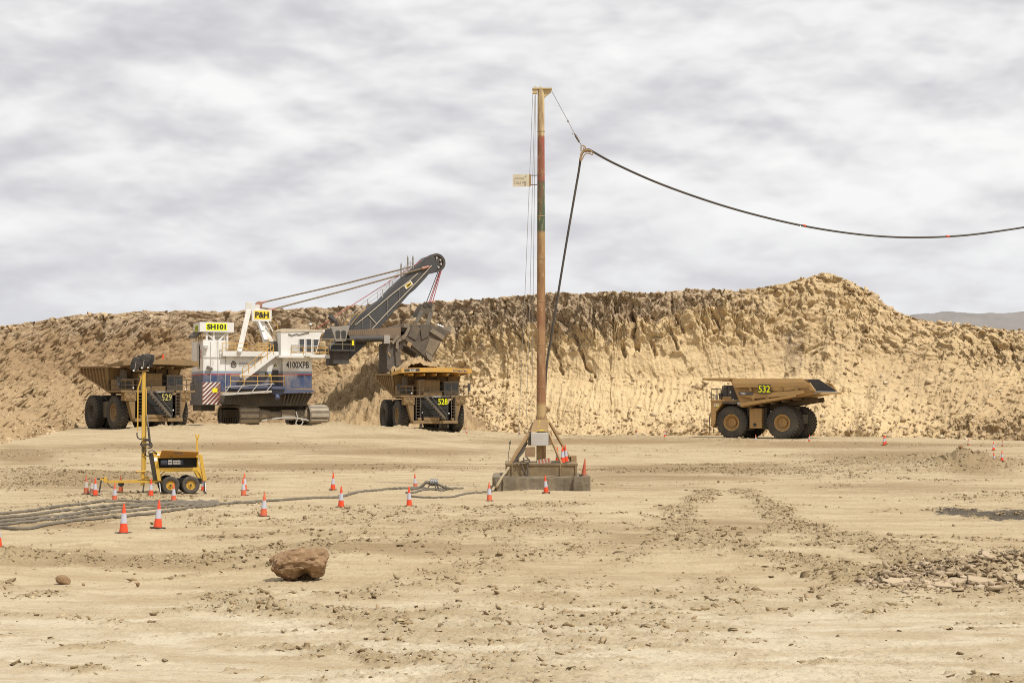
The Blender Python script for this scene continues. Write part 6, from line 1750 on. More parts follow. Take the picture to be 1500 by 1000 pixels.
# ------------------------------------------------------------------ the rope shovel
def hull_paint(z_lb, z_r0, z_r1):
    m, nt, b = new_mat('striped_hull_paint')
    t = nt.nodes.new('ShaderNodeTexCoord'); s = nt.nodes.new('ShaderNodeSeparateXYZ'); nt.links.new(t.outputs['Object'], s.inputs[0])
    zf = math_(nt, 'DIVIDE', s.outputs[2], 20.0)
    e = 0.0006
    rp = ramp(nt, [(0, (.036, .062, .14)), (z_r0 / 20 - e, (.036, .062, .14)), (z_r0 / 20, (.42, .035, .045)), (z_r1 / 20, (.42, .035, .045)), (z_r1 / 20 + e, (.23, .33, .44)), (z_lb / 20 - e, (.23, .33, .44)), (z_lb / 20, (.76, .75, .71)), (1, (.76, .75, .71))])
    nt.links.new(zf, rp.inputs[0])
    n1, n2, n3 = noise(nt, .35, 6, .65, sc=(1, 1, .7)), noise(nt, 2.2, 5, .65, sc=(1, 1, .15)), noise(nt, 6, 4, .6)
    r1 = ramp(nt, [(.42, 0), (.72, .6)]); nt.links.new(n1, r1.inputs[0])
    c = mixc(nt, r1.outputs[0], rp.outputs[0], (.42, .34, .24))
    r2 = ramp(nt, [(.54, 0), (.72, .45)]); nt.links.new(n2, r2.inputs[0])
    c = mixc(nt, r2.outputs[0], c, (.34, .24, .14))
    nt.links.new(c, b.inputs['Base Color']); b.inputs['Roughness'].default_value = .55
    return m
def rope_shovel():
    phi = R(20); Y = 212.0
    o = at_dist(400, 622, Y); o = Vector((o.x, Y, float(g_base(o.x, Y))))
    F = Frame(o, phi)
    T = thing('mining_shovel', 'huge white and blue electric rope shovel on crawlers, its dipper open over the loaded truck', 'shovel', o, phi)
    S = lambda x, y: (260 + .27 * x, 360 + .27 * y)
    U = lambda x, y: (440 + .21 * x, 350 + .21 * y)
    V = lambda x, y: (300 + x / 5.883, 470 + y / 5.883)
    Wd = lambda x, y: (560 + x / 7.69, 430 + y / 7.69)
    PS = lambda x, y, d: F.p(*S(x, y), d)
    PU = lambda x, y, d: F.p(*U(x, y), d)
    PV = lambda x, y, d: F.p(*V(x, y), d)
    PW = lambda x, y, d: F.p(*Wd(x, y), d)
    n, f = -4.2, 4.2
    HULL = hull_paint(PS(0, 675, n).z, PS(0, 699, n).z, PS(0, 692, n).z)
    def sbox(mb, x0, y0, x1, y1, d0, d1):
        a, b = PS(x0, y1, d0), PS(x1, y0, d0); mb.box((a.x, d0, a.z), (b.x, d1, b.z)); return mb
    # machinery house
    hs = sbox(MB(), 261.5, 600, 570, 790, n, f).build('machinery_house', HULL, T, .03)
    tw = sbox(MB(), 138, 512, 261, 790, n - .02, f).build('rear_tower', HULL, T, .03)
    mb = MB()
    for x in (178, 218): sbox(mb, x, 520, x + 4, 786, n - .09, n - .022)
    sbox(mb, 140, 603, 258, 608, n - .08, n - .023)
    mb.build('panel_seam', LGREY, tw)
    MB().box((PS(138, 0, n).x - .03, -2.0, PS(0, 660, n).z), (PS(138, 0, n).x - .004, -0.6, PS(0, 530, n).z)).build('end_door', LGREY, tw)
    MB().box((PS(138, 0, n).x - .03, -3.2, PS(0, 610, n).z), (PS(138, 0, n).x - .004, -3.0, PS(0, 560, n).z)).build('red_strip', CONE_OLD, tw)
    for x, y in ((165, 655), (180, 662)):
        c = PS(x, y, n - .1); MB().cyl((c.x, n - .03, c.z), (c.x, n - .4, c.z - .15), .16, .22, 10).build('floodlight', GREYST, tw)
    c = PS(152, 548, n - .1); MB().box((c.x - .2, n - .5, c.z - .2), (c.x + .25, n - .03, c.z + .15)).build('vent_box', LGREY, tw)
    mb = MB()
    for x0, x1 in ((258, 262), (568, 571)): sbox(mb, x0, 606, x1, 786, n - .07, n - .003)
    mb.build('panel_seam', LGREY, hs)
    # emblem and wording on the house side
    q = [PV(x, y, n - .01) for x, y in ((245, 342), (262, 352), (272, 372), (274, 388), (262, 402), (245, 403), (228, 396), (222, 384), (228, 362), (236, 346))]
    em = MB().prism([(p.x, n - .02, p.z) for p in q], (0, .012, 0)).build('emblem', INK, hs)
    c = PV(248, 378, n)
    MB().prism([(c.x + (p.x - c.x) * .68, n - .026, c.z + (p.z - c.z) * .68) for p in q], (0, .005, 0)).build('emblem_field', LGREY, em)
    MB().prism([(c.x + (p.x - c.x) * .46, n - .032, c.z + .03 + (p.z - c.z) * .46) for p in q], (0, .005, 0)).build('emblem_core', INK, em)
    MB().prism([(c.x + (p.x - c.x) * .22, n - .038, c.z - .0 + (p.z - c.z) * .24) for p in q], (0, .005, 0)).build('emblem_centre', paint('emblem_brown', (.30, .14, .09), .5, .1), em)
    for txt, y1, y0, x1 in (('ANGLO', 373, 356, 368), ('COAL', 392, 379, 345)):
        a, b = PV(295, y1, n), PV(x1, y0, n); lettering('owner_lettering', txt, (a.x, n - .012, a.z), (b.x - a.x, 0, 0), (0, 0, b.z - a.z), paint('grey_lettering', (.10, .10, .10), .6, .1), hs, .0)
    # doors, switch boxes, warning triangle
    for (x0, y0, x1, y1, mt) in ((582, 422, 632, 545, DARK), (462, 445, 518, 482, LGREY), (520, 440, 545, 486, DARKDUST), (556, 458, 572, 482, SIGNY)):
        a, b = PV(x0, y1, n - .05), PV(x1, y0, n - .05); MB().box((a.x, n - .12, a.z), (b.x, n - .003, b.z)).build('wall_panel' if mt is not DARK else 'door', mt, hs)
    q = [PV(x, y, n) for x, y in ((595, 392), (620, 392), (607, 362))]; tr = MB().prism([(p.x, n - .02, p.z) for p in q], (0, .014, 0)).build('warning_triangle', INK, hs)
    q = [PV(x, y, n) for x, y in ((602, 388), (613, 388), (607, 374))]; MB().prism([(p.x, n - .028, p.z) for p in q], (0, .006, 0)).build('triangle_field', SIGNY, tr)
    # roof ledge
    led = sbox(MB(), 246, 574, 608, 599, n - .55, f).build('roof_ledge', WHITE, T, .03)
    c = PV(290, 262, n); MB().ball((c.x, n - .6, c.z), .3).build('vent_cap', WHITE, led)
    # filter box with the unit number
    bx = sbox(MB(), 121, 416, 307, 466, n - .25, .2).build('filter_box', WHITE, T, .02)
    sp = sbox(MB(), 155, 421, 268, 457, n - .27, n - .252).build('number_plate', SIGNG, bx)
    a, b = PS(160, 452, n - .28), PS(263, 426, n - .28); lettering('number_decal', 'SH101', (a.x, n - .275, a.z), (b.x - a.x, 0, 0), (0, 0, b.z - a.z), INK, sp, .05)
    xe = PS(121, 0, n - .25).x; z0, z1 = PS(0, 462, n - .25).z, PS(0, 426, n - .25).z
    sp2 = MB().box((xe - .02, -3.1, z0 + .05), (xe - .003, -1.3, z1 + .05)).build('number_plate', SIGNG, bx)
    lettering('number_decal', 'SH101', (xe - .022, -1.45, z0 + .15), (0, -1.5, 0), (0, 0, z1 - z0 - .2), INK, sp2, .02)
    mb = MB()
    for x in (158, 270, 196):
        for d in (n + .1, -.3): mb.beam(PS(x, 468, d), PS(x, 560, d), .22)
    mb.beam(PS(160, 478, n + .1), PS(205, 512, n + .1), .18); mb.beam(PS(268, 470, n + .1), PS(226, 512, n + .1), .18)
    mb.build('filter_box_post', WHITE, T)
    sbox(MB(), 180, 468, 262, 520, n + .9, -.5).build('filter_plenum', WHITE, T)
    mb = MB(); mb.hexa([PS(60, 500, -1), PS(100, 500, -3.5), PS(135, 472, -3.5), PS(95, 470, -1)], [p + Vector((0, 0, .25)) for p in (PS(60, 500, -1), PS(100, 500, -3.5), PS(135, 472, -3.5), PS(95, 470, -1))]); mb.build('intake_duct', DARKDUST, T)
    mb = MB(); zt = PS(0, 512, n).z; xl, xr_ = PS(138, 0, n).x, PS(262, 0, n).x
    mb.rail([(xl, n + .05, zt), (xr_ - .1, n + .05, zt)], 1.1, .045); mb.rail([(xl, n + .05, zt), (xl, f - .1, zt)], 1.1, .045)
    mb.build('tower_rail', paint('cream_rail', (.58, .50, .38), .6, .4), T)
    mb = MB(); zt = PS(0, 574, n - .55).z
    for x0, x1, d in ((246, 385, n - .5), (440, 508, n - .5), (565, 612, n - .5), (246, 600, f - .2)):
        MB().rail([(PS(x0, 0, d).x, d, zt), (PS(x1, 0, d).x, d, zt)], 1.1, .045).build('roof_rail', RAILY, T)
    # cab tower and operator cab
    n2 = -5.1
    ct = sbox(MB(), 571, 606, 730, 782, n2, -1.4).build('cab_tower', HULL, T, .03)
    a, b = PS(589, 663, n2), PS(713, 628, n2); lettering('model_lettering', '4100XPB', (a.x, n2 - .012, a.z), (b.x - a.x, 0, 0), (0, 0, b.z - a.z), INK, ct, .018)
    sbox(MB(), 580, 773, 728, 782, n2 - .06, n2 - .003).build('sill_strip', RUST, ct)
    q = [PS(x, y, n2) for x, y in ((560, 603), (560, 470), (574, 456), (786, 460), (737, 603))]
    cab = MB().prism([(p.x, n2 - .05, p.z) for p in q], (0, 3.6, 0)).build('operator_cab', WHITE, T, .03)
    q = [PS(x, y, n2) for x, y in ((556, 458), (574, 449), (790, 456), (788, 463), (560, 468))]
    MB().prism([(p.x, n2 - .12, p.z) for p in q], (0, 3.75, 0)).build('cab_roof', paint('cream_roof', (.60, .52, .40), .6, .4), cab)
    for pts in (((659, 504), (689, 504), (689, 577), (659, 577)), ((697, 504), (727, 504), (727, 578), (697, 578)), ((735, 506), (769, 507), (752, 580), (735, 580))):
        q = [PS(x, y, n2 - .06) for x, y in pts]; cx = sum(p.x for p in q) / 4; cz_ = sum(p.z for p in q) / 4
        w = MB().prism([(p.x, n2 - .07, p.z) for p in q], (0, .015, 0)).build('window', GLASS, cab)
        fr = MB()
        for p0, p1 in zip(q, q[1:] + q[:1]): fr.beam((p0.x, n2 - .08, p0.z), (p1.x, n2 - .08, p1.z), .09)
        m0, m1 = q[0].lerp(q[3], .5), q[1].lerp(q[2], .5); fr.beam((m0.x, n2 - .075, m0.z), (m1.x, n2 - .075, m1.z), .05)
        fr.build('window_frame', WHITE, w)
    mb = MB(); mb.tube([PS(x, y, n2 - .12) for x, y in ((602, 478), (620, 486), (645, 478), (662, 482), (690, 474), (715, 470))], .05, 6); mb.build('cable_loop', DARKDUST, cab)
    MB().tube([PS(722, 470, -4.5), PS(722, 380, -4.5)], .04, 6).build('aerial', DARK, cab)
    c = PS(722, 425, -4.5); MB().ball((c.x, -4.5, c.z), .15).build('beacon', LAMPW, cab)
    MB().box((PS(782, 0, -4).x, -4.3, PS(0, 456, -4).z), (PS(798, 0, -4).x, -4.0, PS(0, 444, -4).z)).build('roof_lamp', WHITE, cab)
    sbox(MB(), 620, 535, 655, 572, n2 - .2, n2 - .053).build('air_conditioner', LGREY, cab)
    mb = MB(); sbox(mb, 552, 596, 822, 606, n2 - 1.1, -1.5); sbox(mb, 716, 590, 812, 606, n2 - 1.2, n2 - 1.05); mb.build('cab_walkway', WHITE, T)
    sbox(MB(), 694, 580, 724, 600, n2 - 1.4, n2 - 1.15).build('equipment_case', WHITE, T, .03)
    sbox(MB(), 805, 592, 826, 610, n2 - 1.4, n2 - 1.15).build('floodlight', GREYST, T)
    mb = MB(); zt = PS(0, 596, n2 - 1.1).z
    p0, p1 = PS(618, 0, n2 - 1.05), PS(820, 0, n2 - 1.05)
    mb.rail([(p0.x, n2 - 1.05, zt), (p1.x, n2 - 1.05, zt), (p1.x, -1.6, zt)], 1.15, .045)
    mb.build('cab_rail', RAILY, T)
    # dark screen between cab and boom, walkway to the crowd gear
    q = [PU(x, y, -2.2) for x, y in ((175, 632), (215, 620), (235, 690), (150, 712))]
    MB().prism([(p.x, -2.2, p.z) for p in q], (0, .2, 0)).build('cab_screen', DARK, T)
    # A-frame gantry and its name board
    mb = MB()
    for d in (-2.6, 2.6):
        mb.hexa([PS(318, 582, d - .3), PS(348, 582, d - .3), PS(348, 582, d + .3), PS(318, 582, d + .3)], [PS(374, 345, d * .8 - .25), PS(402, 345, d * .8 - .25), PS(402, 345, d * .8 + .25), PS(374, 345, d * .8 + .25)])
        mb.hexa([PS(505, 535, d - .25), PS(533, 535, d - .25), PS(533, 535, d + .25), PS(505, 535, d + .25)], [PS(440, 395, d * .8 - .2), PS(464, 395, d * .8 - .2), PS(464, 395, d * .8 + .2), PS(440, 395, d * .8 + .2)])
        mb.beam(PS(352, 520, d), PS(372, 445, d), .18)
    mb.beam(PS(388, 335, -2.3), PS(388, 335, 2.3), .9, 1.3)
    mb.beam(PS(430, 340, -2.3), PS(430, 340, 2.3), .7, .9)
    mb.beam(PS(440, 400, 1.5), PS(478, 515, -1), .5)
    mb.build('gantry', WHITE, T, .03)
    nb = sbox(MB(), 405, 348, 511, 408, -2.75, -2.3).build('name_board', WHITE, T, .02)
    a = sbox(MB(), 417, 353, 500, 397, -2.77, -2.752).build('name_plate', paint('amber_plate', (.85, .62, .02), .5, .05), nb)
    p0, p1 = PS(421, 391, -2.78), PS(496, 359, -2.78); lettering('maker_lettering', 'P&H', (p0.x, -2.775, p0.z), (p1.x - p0.x, 0, 0), (0, 0, p1.z - p0.z), INK, a, .05)
    mb = MB()
    for d in (-2.9, -2.2):
        mb.beam(PS(490, 410, d), PS(545, 515, d), .12)
    for k in range(12): t = k / 11; a = PS(490 + 55 * t, 410 + 105 * t, -2.9); mb.beam(a, a + Vector((0, .7, 0)), .06)
    mb.build('gantry_ladder', WHITE, T)
    mb = MB(); mb.tube([PS(508, 400, -3), PS(540, 430, -3), PS(562, 520, -3)], .05, 6); mb.tube([PS(520, 460, -3), PS(548, 520, -3)], .05, 6); mb.rail([PS(495, 560, -3.2), PS(560, 560, -3.2)], 1.2, .045); mb.build('ladder_rail', RAILY, T)
    mb = MB(); c = PS(540, 545, -3); mb.cyl((c.x - 1.0, -2.8, c.z), (c.x + .7, -2.8, c.z), .62, n=16); mb.box((c.x - .7, -3.4, c.z - .9), (c.x + .8, -2.2, c.z - .2)); mb.build('hoist_motor', DARKDUST, T)
    sh = MB()
    for d in (-1.6, 1.6):
        c = PS(441, 320, d); sh.cyl((c.x, d - .2, c.z), (c.x, d + .2, c.z), .42, n=18)
    sh.build('gantry_sheave', paint('dull_red', (.30, .10, .09), .6, .4), T)
    # boom suspension ropes
    for (x0, y0, x1, y1, d0) in ((470, 305, 830, 180, 2.0), (515, 344, 845, 207, -1.6)):
        a, b = PS(x0, y0, d0), PU(x1, y1, d0 * .5); b2 = Vector((b.x, math.copysign(1.06, d0), b.z))
        c0 = PS(448, 310 if d0 > 0 else 335, d0)
        rp = MB().tube([c0, a, a.lerp(b2, .5) - Vector((0, 0, .12)), b2], .10, 8).build('suspension_rope', paint('rope_brown', (.16, .12, .075), .7, .3), T)
        MB().cyl(b2, b2 + (b2 - a).normalized() * 1.0, .2, .14, 10).build('rope_socket', paint('socket_pink', (.42, .17, .14), .6, .4), rp)
        MB().cyl(a - (b2 - a).normalized() * .6, a + (b2 - a).normalized() * .4, .17, .1, 10).build('rope_socket', MATS['socket_pink'], rp)
    # stairs and lower walkway
    m5 = n - 1.5
    mb = MB(); a0, a1 = PS(520, 588, m5), PS(352, 716, m5)
    mb.beam(a0, a1, .12, .75, up=(0, 0, 1)); mb.beam(a0 + Vector((0, 1.0, 0)), a1 + Vector((0, 1.0, 0)), .12, .75)
    for k in range(16): p = a0.lerp(a1, (k + .5) / 16); mb.box((p.x - .15, p.y, p.z - .02), (p.x + .15, p.y + 1.0, p.z + .02))
    st = mb.build('stairway', WHITE, T)
    mb = MB()
    for h in (.55, 1.15): mb.tube([a0 + Vector((0, -.05, h)), a1 + Vector((0, -.05, h))], .05, 6)
    for k in range(6): p = a0.lerp(a1, k / 5); mb.cyl(p - Vector((0, .05, 0)), p + Vector((0, -.05, 1.15)), .05, n=6)
    mb.build('stair_rail', RAILY, st)
    mb = MB(); sbox(mb, 288, 762, 590, 775, m5 - .3, n - .003); mb.build('lower_walkway', NAVY, T)
    mb = MB(); zz = PS(0, 764, m5).z; p0, p1 = PS(292, 0, m5 - .2), PS(584, 0, m5 - .2); mb.rail([(p0.x, m5 - .2, zz), (p1.x, m5 - .2, zz), (p1.x, n - .1, zz)], 1.35, .05); mb.build('walkway_rail', RAILY, T)
    mb = MB(); a, b = PS(245, 806, m5 - .6), PS(512, 790, m5 - .6); mb.hexa([a + Vector((0, 0, -.12)), b + Vector((0, 0, -.12)), b + Vector((0, 1.6, -.12)), a + Vector((0, 1.6, -.12))], [a + Vector((0, 0, .15)), b + Vector((0, 0, .15)), b + Vector((0, 1.6, .15)), a + Vector((0, 1.6, .15))])
    for x in (250, 320, 400, 480): mb.beam(PS(x, 806 - (x - 245) * .06, m5 - .6), PS(x + 38, 755 - (x - 245) * .05, m5 - .6), .09)
    mb.beam(PS(258, 765, m5 - .6), PS(525, 748, m5 - .6), .09)
    mb.build('boarding_ramp', LGREY, T)
    q = [PS(x, y, m5) for x, y in ((512, 770), (745, 782), (740, 795), (585, 800), (545, 815), (515, 795))]
    MB().prism([(p.x, n2 - .3, p.z) for p in q], (0, 2.5, 0)).build('deck_edge', NAVY, T)
    c = PS(540, 818, m5); MB().cyl((c.x, m5, c.z + .2), (c.x, m5 - .3, c.z - .25), .22, .32, 12).build('floodlight', NAVY, T)
    # revolving deck underside
    q = [PS(x, y, n) for x, y in ((200, 800), (738, 798), (715, 835), (690, 868), (352, 870), (330, 862), (200, 862))]
    MB().prism([(p.x, n + .1, p.z) for p in q], (0, 8.2, 0)).build('revolving_frame', paint('underside_dark', (.045, .042, .04), .7, .5, dustcol=(.14, .115, .08)), T)
    mb = MB()
    for k in range(8):
        x = 585 + k * 20; a, b = PS(x, 800, n2 + .4), PS(x - 8 - k * 3, 862, n2 + .4); mb.beam((a.x, n2 + .5, a.z), (b.x, n2 + 1.2, b.z), .14, .4)
    mb.build('frame_rib', DARKDUST, T)
    # counterweight with striped panel on its side
    xs0, xs1 = PS(136, 0, n).x, PS(238, 0, n).x; z0, z1 = PS(0, 864, n).z, PS(0, 737, n).z
    cw = MB().box((xs0, n - .1, z0), (xs1, f, z1)).build('counterweight', paint('slate_blue', (.075, .085, .11), .6, .4, dustcol=(.20, .17, .14)), T, .03)
    sp = MB().box((xs0 + .05, n - .14, z0 + .1), (xs1 - .02, n - .103, z1 - .03)).build('striped_panel', paint('stripe_maroon', (.15, .035, .03), .6, .2), cw)
    mb = MB(); w, h = xs1 - xs0 - .07, z1 - z0 - .13; x_, z_ = xs0 + .05, z0 + .1
    k = -h
    while k < w + h:
        # white diagonal bars clipped to the panel
        pts = []
        t0, t1 = max(0, -k), min(h, w - k)
        bw = .2
        if t1 - t0 > .05:
            a = (x_ + k + t0, z_ + t0); b = (x_ + k + t1, z_ + t1)
            c_ = (min(x_ + w, b[0] + bw), b[1]); d_ = (min(x_ + w, a[0] + bw), a[1])
            mb.prism([(a[0], n - .15, a[1]), (d_[0], n - .15, d_[1]), (c_[0], n - .15, c_[1]), (b[0], n - .15, b[1])], (0, .008, 0))
        k += .52
    mb.build('white_stripe', INKW, sp)
    c = PS(203, 783, n - .16); MB().box((c.x - .3, n - .17, c.z - .25), (c.x + .3, n - .155, c.z + .25)).build('sticker', SIGNY, sp)
    MB().box((xs0 + .3, n + 2.0, z0 - .7), (xs1 - .3, f - .3, z0 - .003)).build('ballast_block', DARK, T)
    # crawlers: they point towards the camera, slightly to its right
    ca = R(25); fw = F.Mi @ Vector((math.sin(ca), -math.cos(ca), 0)); sd = F.Mi @ Vector((math.cos(ca), math.sin(ca), 0))
    def crawler(px):
        end = F.p(px, 618, -4.5); L, H, w = 10.6, 2.45, 2.5
        c = Vector((end.x, end.y, 0)) - fw * (L / 2)
        def at(s, u, z): return c + fw * s + sd * u + Vector((0, 0, z))
        rr = H / 2
        path = []
        for k in range(10): path.append((-(L / 2 - rr) + (L - 2 * rr) * k / 9, 0.0, 0))
        for k in range(1, 6): a = -math.pi / 2 + math.pi * k / 5; path.append((L / 2 - rr + rr * math.cos(a), rr + rr * math.sin(a), 1))
        for k in range(1, 10): path.append(((L / 2 - rr) - (L - 2 * rr) * k / 9, H, 0))
        for k in range(1, 5): a = math.pi / 2 + math.pi * k / 5; path.append((-(L / 2 - rr) + rr * math.cos(a), rr + rr * math.sin(a), 1))
        mb = MB(); pads = MB()
        for i in range(len(path)):
            s0, z0_, _ = path[i]; s1, z1_, _ = path[(i + 1) % len(path)]
            ds, dz = s1 - s0, z1_ - z0_; l = math.hypot(ds, dz); nx, nz = dz / l, -ds / l
            a_, b_ = .06, .94
            lo0, lo1 = (s0 + ds * a_, z0_ + dz * a_), (s0 + ds * b_, z0_ + dz * b_)
            th = .30
            mb.hexa([at(lo0[0] - nx * th, -w / 2, lo0[1] - nz * th), at(lo1[0] - nx * th, -w / 2, lo1[1] - nz * th), at(lo1[0] - nx * th, w / 2, lo1[1] - nz * th), at(lo0[0] - nx * th, w / 2, lo0[1] - nz * th)],
                    [at(lo0[0], -w / 2, lo0[1]), at(lo1[0], -w / 2, lo1[1]), at(lo1[0], w / 2, lo1[1]), at(lo0[0], w / 2, lo0[1])])
            for u in (0,):          # pads worn bright
                pads.hexa([at(lo0[0] + ds * .15, u - w * .46, lo0[1] + dz * .15), at(lo1[0] - ds * .15, u - w * .46, lo1[1] - dz * .15), at(lo1[0] - ds * .15, u + w * .46, lo1[1] - dz * .15), at(lo0[0] + ds * .15, u + w * .46, lo0[1] + dz * .15)],
                        [at(lo0[0] + ds * .2 + nx * .08, u - w * .43, lo0[1] + dz * .2 + nz * .08), at(lo1[0] - ds * .2 + nx * .08, u - w * .43, lo1[1] - dz * .2 + nz * .08), at(lo1[0] - ds * .2 + nx * .08, u + w * .43, lo1[1] - dz * .2 + nz * .08), at(lo0[0] + ds * .2 + nx * .08, u + w * .43, lo0[1] + dz * .2 + nz * .08)])
        t = mb.build('crawler_track', paint('track_steel', (.13, .115, .095), .55, .5, metal=.15, dustcol=(.40, .32, .22)), T)
        pads.build('track_pad', paint('dusty_track_pad', (.30, .26, .20), .7, .5, dustcol=(.46, .37, .26)), t)
        mb = MB(); mb.hexa([at(-L / 2 + 1.0, -w / 2 + .18, .45), at(L / 2 - 1.0, -w / 2 + .18, .45), at(L / 2 - 1.0, w / 2 - .18, .45), at(-L / 2 + 1.0, w / 2 - .18, .45)], [at(-L / 2 + .8, -w / 2 + .18, 1.95), at(L / 2 - .8, -w / 2 + .18, 1.95), at(L / 2 - .8, w / 2 - .18, 1.95), at(-L / 2 + .8, w / 2 - .18, 1.95)])
        for k in range(8):
            s = -L / 2 + 1.5 + (L - 3) * k / 7; mb.cyl(at(s, -w / 2 + .1, .62), at(s, w / 2 - .1, .62), .36, n=12)
        for s in (-(L / 2 - rr), L / 2 - rr): mb.cyl(at(s, -w / 2 + .12, rr), at(s, w / 2 - .12, rr), rr - .35, n=18)
        mb.build('crawler_frame', DARK, t)
        return c, at, L
    c1, at1, L = crawler(367)
    c2, at2, _ = crawler(469)
    mb = MB(); m_ = (c1 + c2) / 2
    def mid(s, u, z): return m_ + fw * s + sd * u + Vector((0, 0, z))
    mb.hexa([mid(-3.2, -3.4, .7), mid(3.4, -3.4, .7), mid(3.4, 3.4, .7), mid(-3.2, 3.4, .7)], [mid(-3.0, -3.0, 2.6), mid(3.0, -3.0, 2.6), mid(3.0, 3.0, 2.6), mid(-3.0, 3.0, 2.6)])
    mb.cyl(mid(0, 0, 2.55), mid(0, 0, 3.6), 3.2, n=40)
    mb.build('carbody', paint('carbody_brown', (.06, .052, .042), .7, .5, dustcol=(.20, .155, .10)), T)
    MOT = paint('motor_tan', (.15, .12, .085), .7, .6, dustcol=(.34, .26, .165))
    mb = MB()
    mb.cyl(mid(4.1, -3.1, 1.25), mid(4.1, -1.7, 1.25), .85, .62, 20); mb.cyl(mid(4.1, -1.7, 1.25), mid(4.1, -.2, 1.25), .5, n=16); mb.hexa([mid(3.5, -.3, .7), mid(4.9, -.3, .7), mid(4.9, 1.4, .7), mid(3.5, 1.4, .7)], [mid(3.5, -.3, 1.9), mid(4.7, -.3, 1.9), mid(4.7, 1.4, 1.9), mid(3.5, 1.4, 1.9)]); mb.cyl(mid(4.1, 1.5, 1.2), mid(4.1, 3.4, 1.2), .62, .88, 20)
    for k in range(4): mb.cyl(mid(4.1, 1.6 + k * .45, 1.2), mid(4.1, 1.68 + k * .45, 1.2), .72 + .07 * k, n=20)
    mb.build('propel_drive', MOT, T)
    mb = MB(); mb.tube(cat_rom([tuple(mid(5.2, u, z)) for u, z in ((-3.0, .55), (-2, .75), (0, .95), (1.8, .85), (3.2, .55))], 6), .1, 8)
    mb.tube(cat_rom([tuple(mid(5.3, u, z)) for u, z in ((1.3, 1.7), (1.5, .9), (1.3, .2), (1.9, .05), (2.2, .5), (1.8, .9))], 6), .07, 6); mb.build('propel_cable', LGREY, T)
    # boom
    bd = .95
    q = [(x, y) for x, y in ((872, 128), (800, 200), (720, 268), (640, 342), (560, 425), (490, 472), (430, 522), (392, 545), (345, 610), (262, 700), (204, 765), (204, 878), (250, 882), (350, 832), (450, 742), (560, 612), (700, 452), (762, 382), (800, 352), (878, 268), (900, 240), (935, 236), (962, 200), (930, 120), (900, 118))]
    BOOM = paint('boom_charcoal', (.045, .047, .052), .55, .25, dustcol=(.14, .12, .095))
    boom = MB().prism([tuple(PU(x, y, -bd)) for x, y in q], (0, 2 * bd, 0)).build('boom', BOOM, T, .04)
    CREAM = paint('cream_pipe', (.60, .54, .42), .6, .3)
    for pts in (((382, 600), (470, 530), (640, 385), (760, 292), (820, 240)), ((500, 628), (600, 520), (760, 355), (840, 270), (916, 185)), ((475, 530), (530, 592))):
        MB().tube([PU(x, y, -bd - .06) for x, y in pts], .055, 6).build('boom_pipe', CREAM, boom)
    mb = MB()
    for (x0, y0, x1, y1) in ((605, 420, 605, 540), (688, 350, 688, 440), (430, 545, 430, 660), (490, 560, 490, 640), (720, 320, 722, 400)): mb.beam(PU(x0, y0, -bd - .03), PU(x1, y1, -bd - .03), .1, .1)
    mb.build('boom_stiffener', paint('stiffener_grey', (.10, .10, .105), .6, .3), boom)
    q = [PU(x, y, -bd - .07) for x, y in ((724, 326), (770, 290), (788, 314), (738, 352))]
    pl = MB().prism(q, (0, .03, 0)).build('boom_plate', WHITE, boom)
    i_ = [q[0].lerp(q[2], .14), q[1].lerp(q[3], .14), q[2].lerp(q[0], .14), q[3].lerp(q[1], .14)]
    MB().prism([p - Vector((0, .012, 0)) for p in i_], (0, .01, 0)).build('plate_field', MATS['amber_plate'], pl)
    lettering('maker_lettering', 'P&H', i_[3].lerp(i_[1], .13) - Vector((0, .02, 0)), (i_[2] - i_[3]) * .8, (i_[0] - i_[3]) * .75, INK, pl, .05)
    mb = MB()
    up = [PU(x, y, -.7) for x, y in ((790, 212), (720, 272), (640, 346), (575, 412))]
    for d in (0.0, 1.3): mb.rail([p + Vector((0, d, 0)) for p in up], 1.1, .035)
    mb.rail([PU(572, 418, -.7), PU(540, 430, -.7)], 1.2, .035)
    mb.rail([PU(x, y, -.7) for x, y in ((540, 430), (470, 480), (400, 540), (345, 600))], 1.1, .045)
    mb.build('boom_rail', paint('pale_rail', (.42, .41, .38), .6, .3), boom)
    mb = MB()
    for x, y0, y1 in ((703, 290, 178), (749, 225, 130), (785, 205, 128)): a, b = PU(x, y0, 0), PU(x, y1, 0); mb.cyl(a, b, .12, .1, 8); mb.cyl(b, b + Vector((0, 0, .3)), .1, .01, 8)
    mb.build('boom_lamp_post', GREYST, boom)
    # sheave at the boom point
    c = PU(937, 169, 0)
    for d in (-.62, .62):
        mb = MB(); R_ = 1.19
        mb.lathe([(R_ - .32, .2), (R_ - .3, .24), (R_, .24), (R_ - .06, .12), (R_ - .06, -.12), (R_, -.24), (R_ - .3, -.24), (R_ - .32, -.2), (R_ - .32, .2)], (c.x, d, c.z), (0, 1, 0), 40)
        mb.cyl((c.x, d - .3, c.z), (c.x, d + .3, c.z), .3, n=16)
        for k in range(7):
            a = 2 * math.pi * k / 7 + .2; mb.beam((c.x + .2 * math.cos(a), d, c.z + .2 * math.sin(a)), (c.x + .92 * math.cos(a), d, c.z + .92 * math.sin(a)), .2, .26, up=(0, 1, 0))
        mb.build('boom_sheave', DARK, T)
        for k in range(7):
            a = 2 * math.pi * (k + .5) / 7 + .2; MB().cyl((c.x + .62 * math.cos(a), d - .27, c.z + .62 * math.sin(a)), (c.x + .62 * math.cos(a), d - .2, c.z + .62 * math.sin(a)), .13, n=10).build('sheave_bolt', LGREY, T)
    # hoist ropes
    RED = paint('red_rope', (.40, .06, .07), .6, .25)
    for d in (-.55, .6):
        MB().tube([PU(108, 628, d), PU(300, 500, d), PU(640, 285, d), PU(895, 118, d)], .055, 6).build('hoist_rope', RED, T)
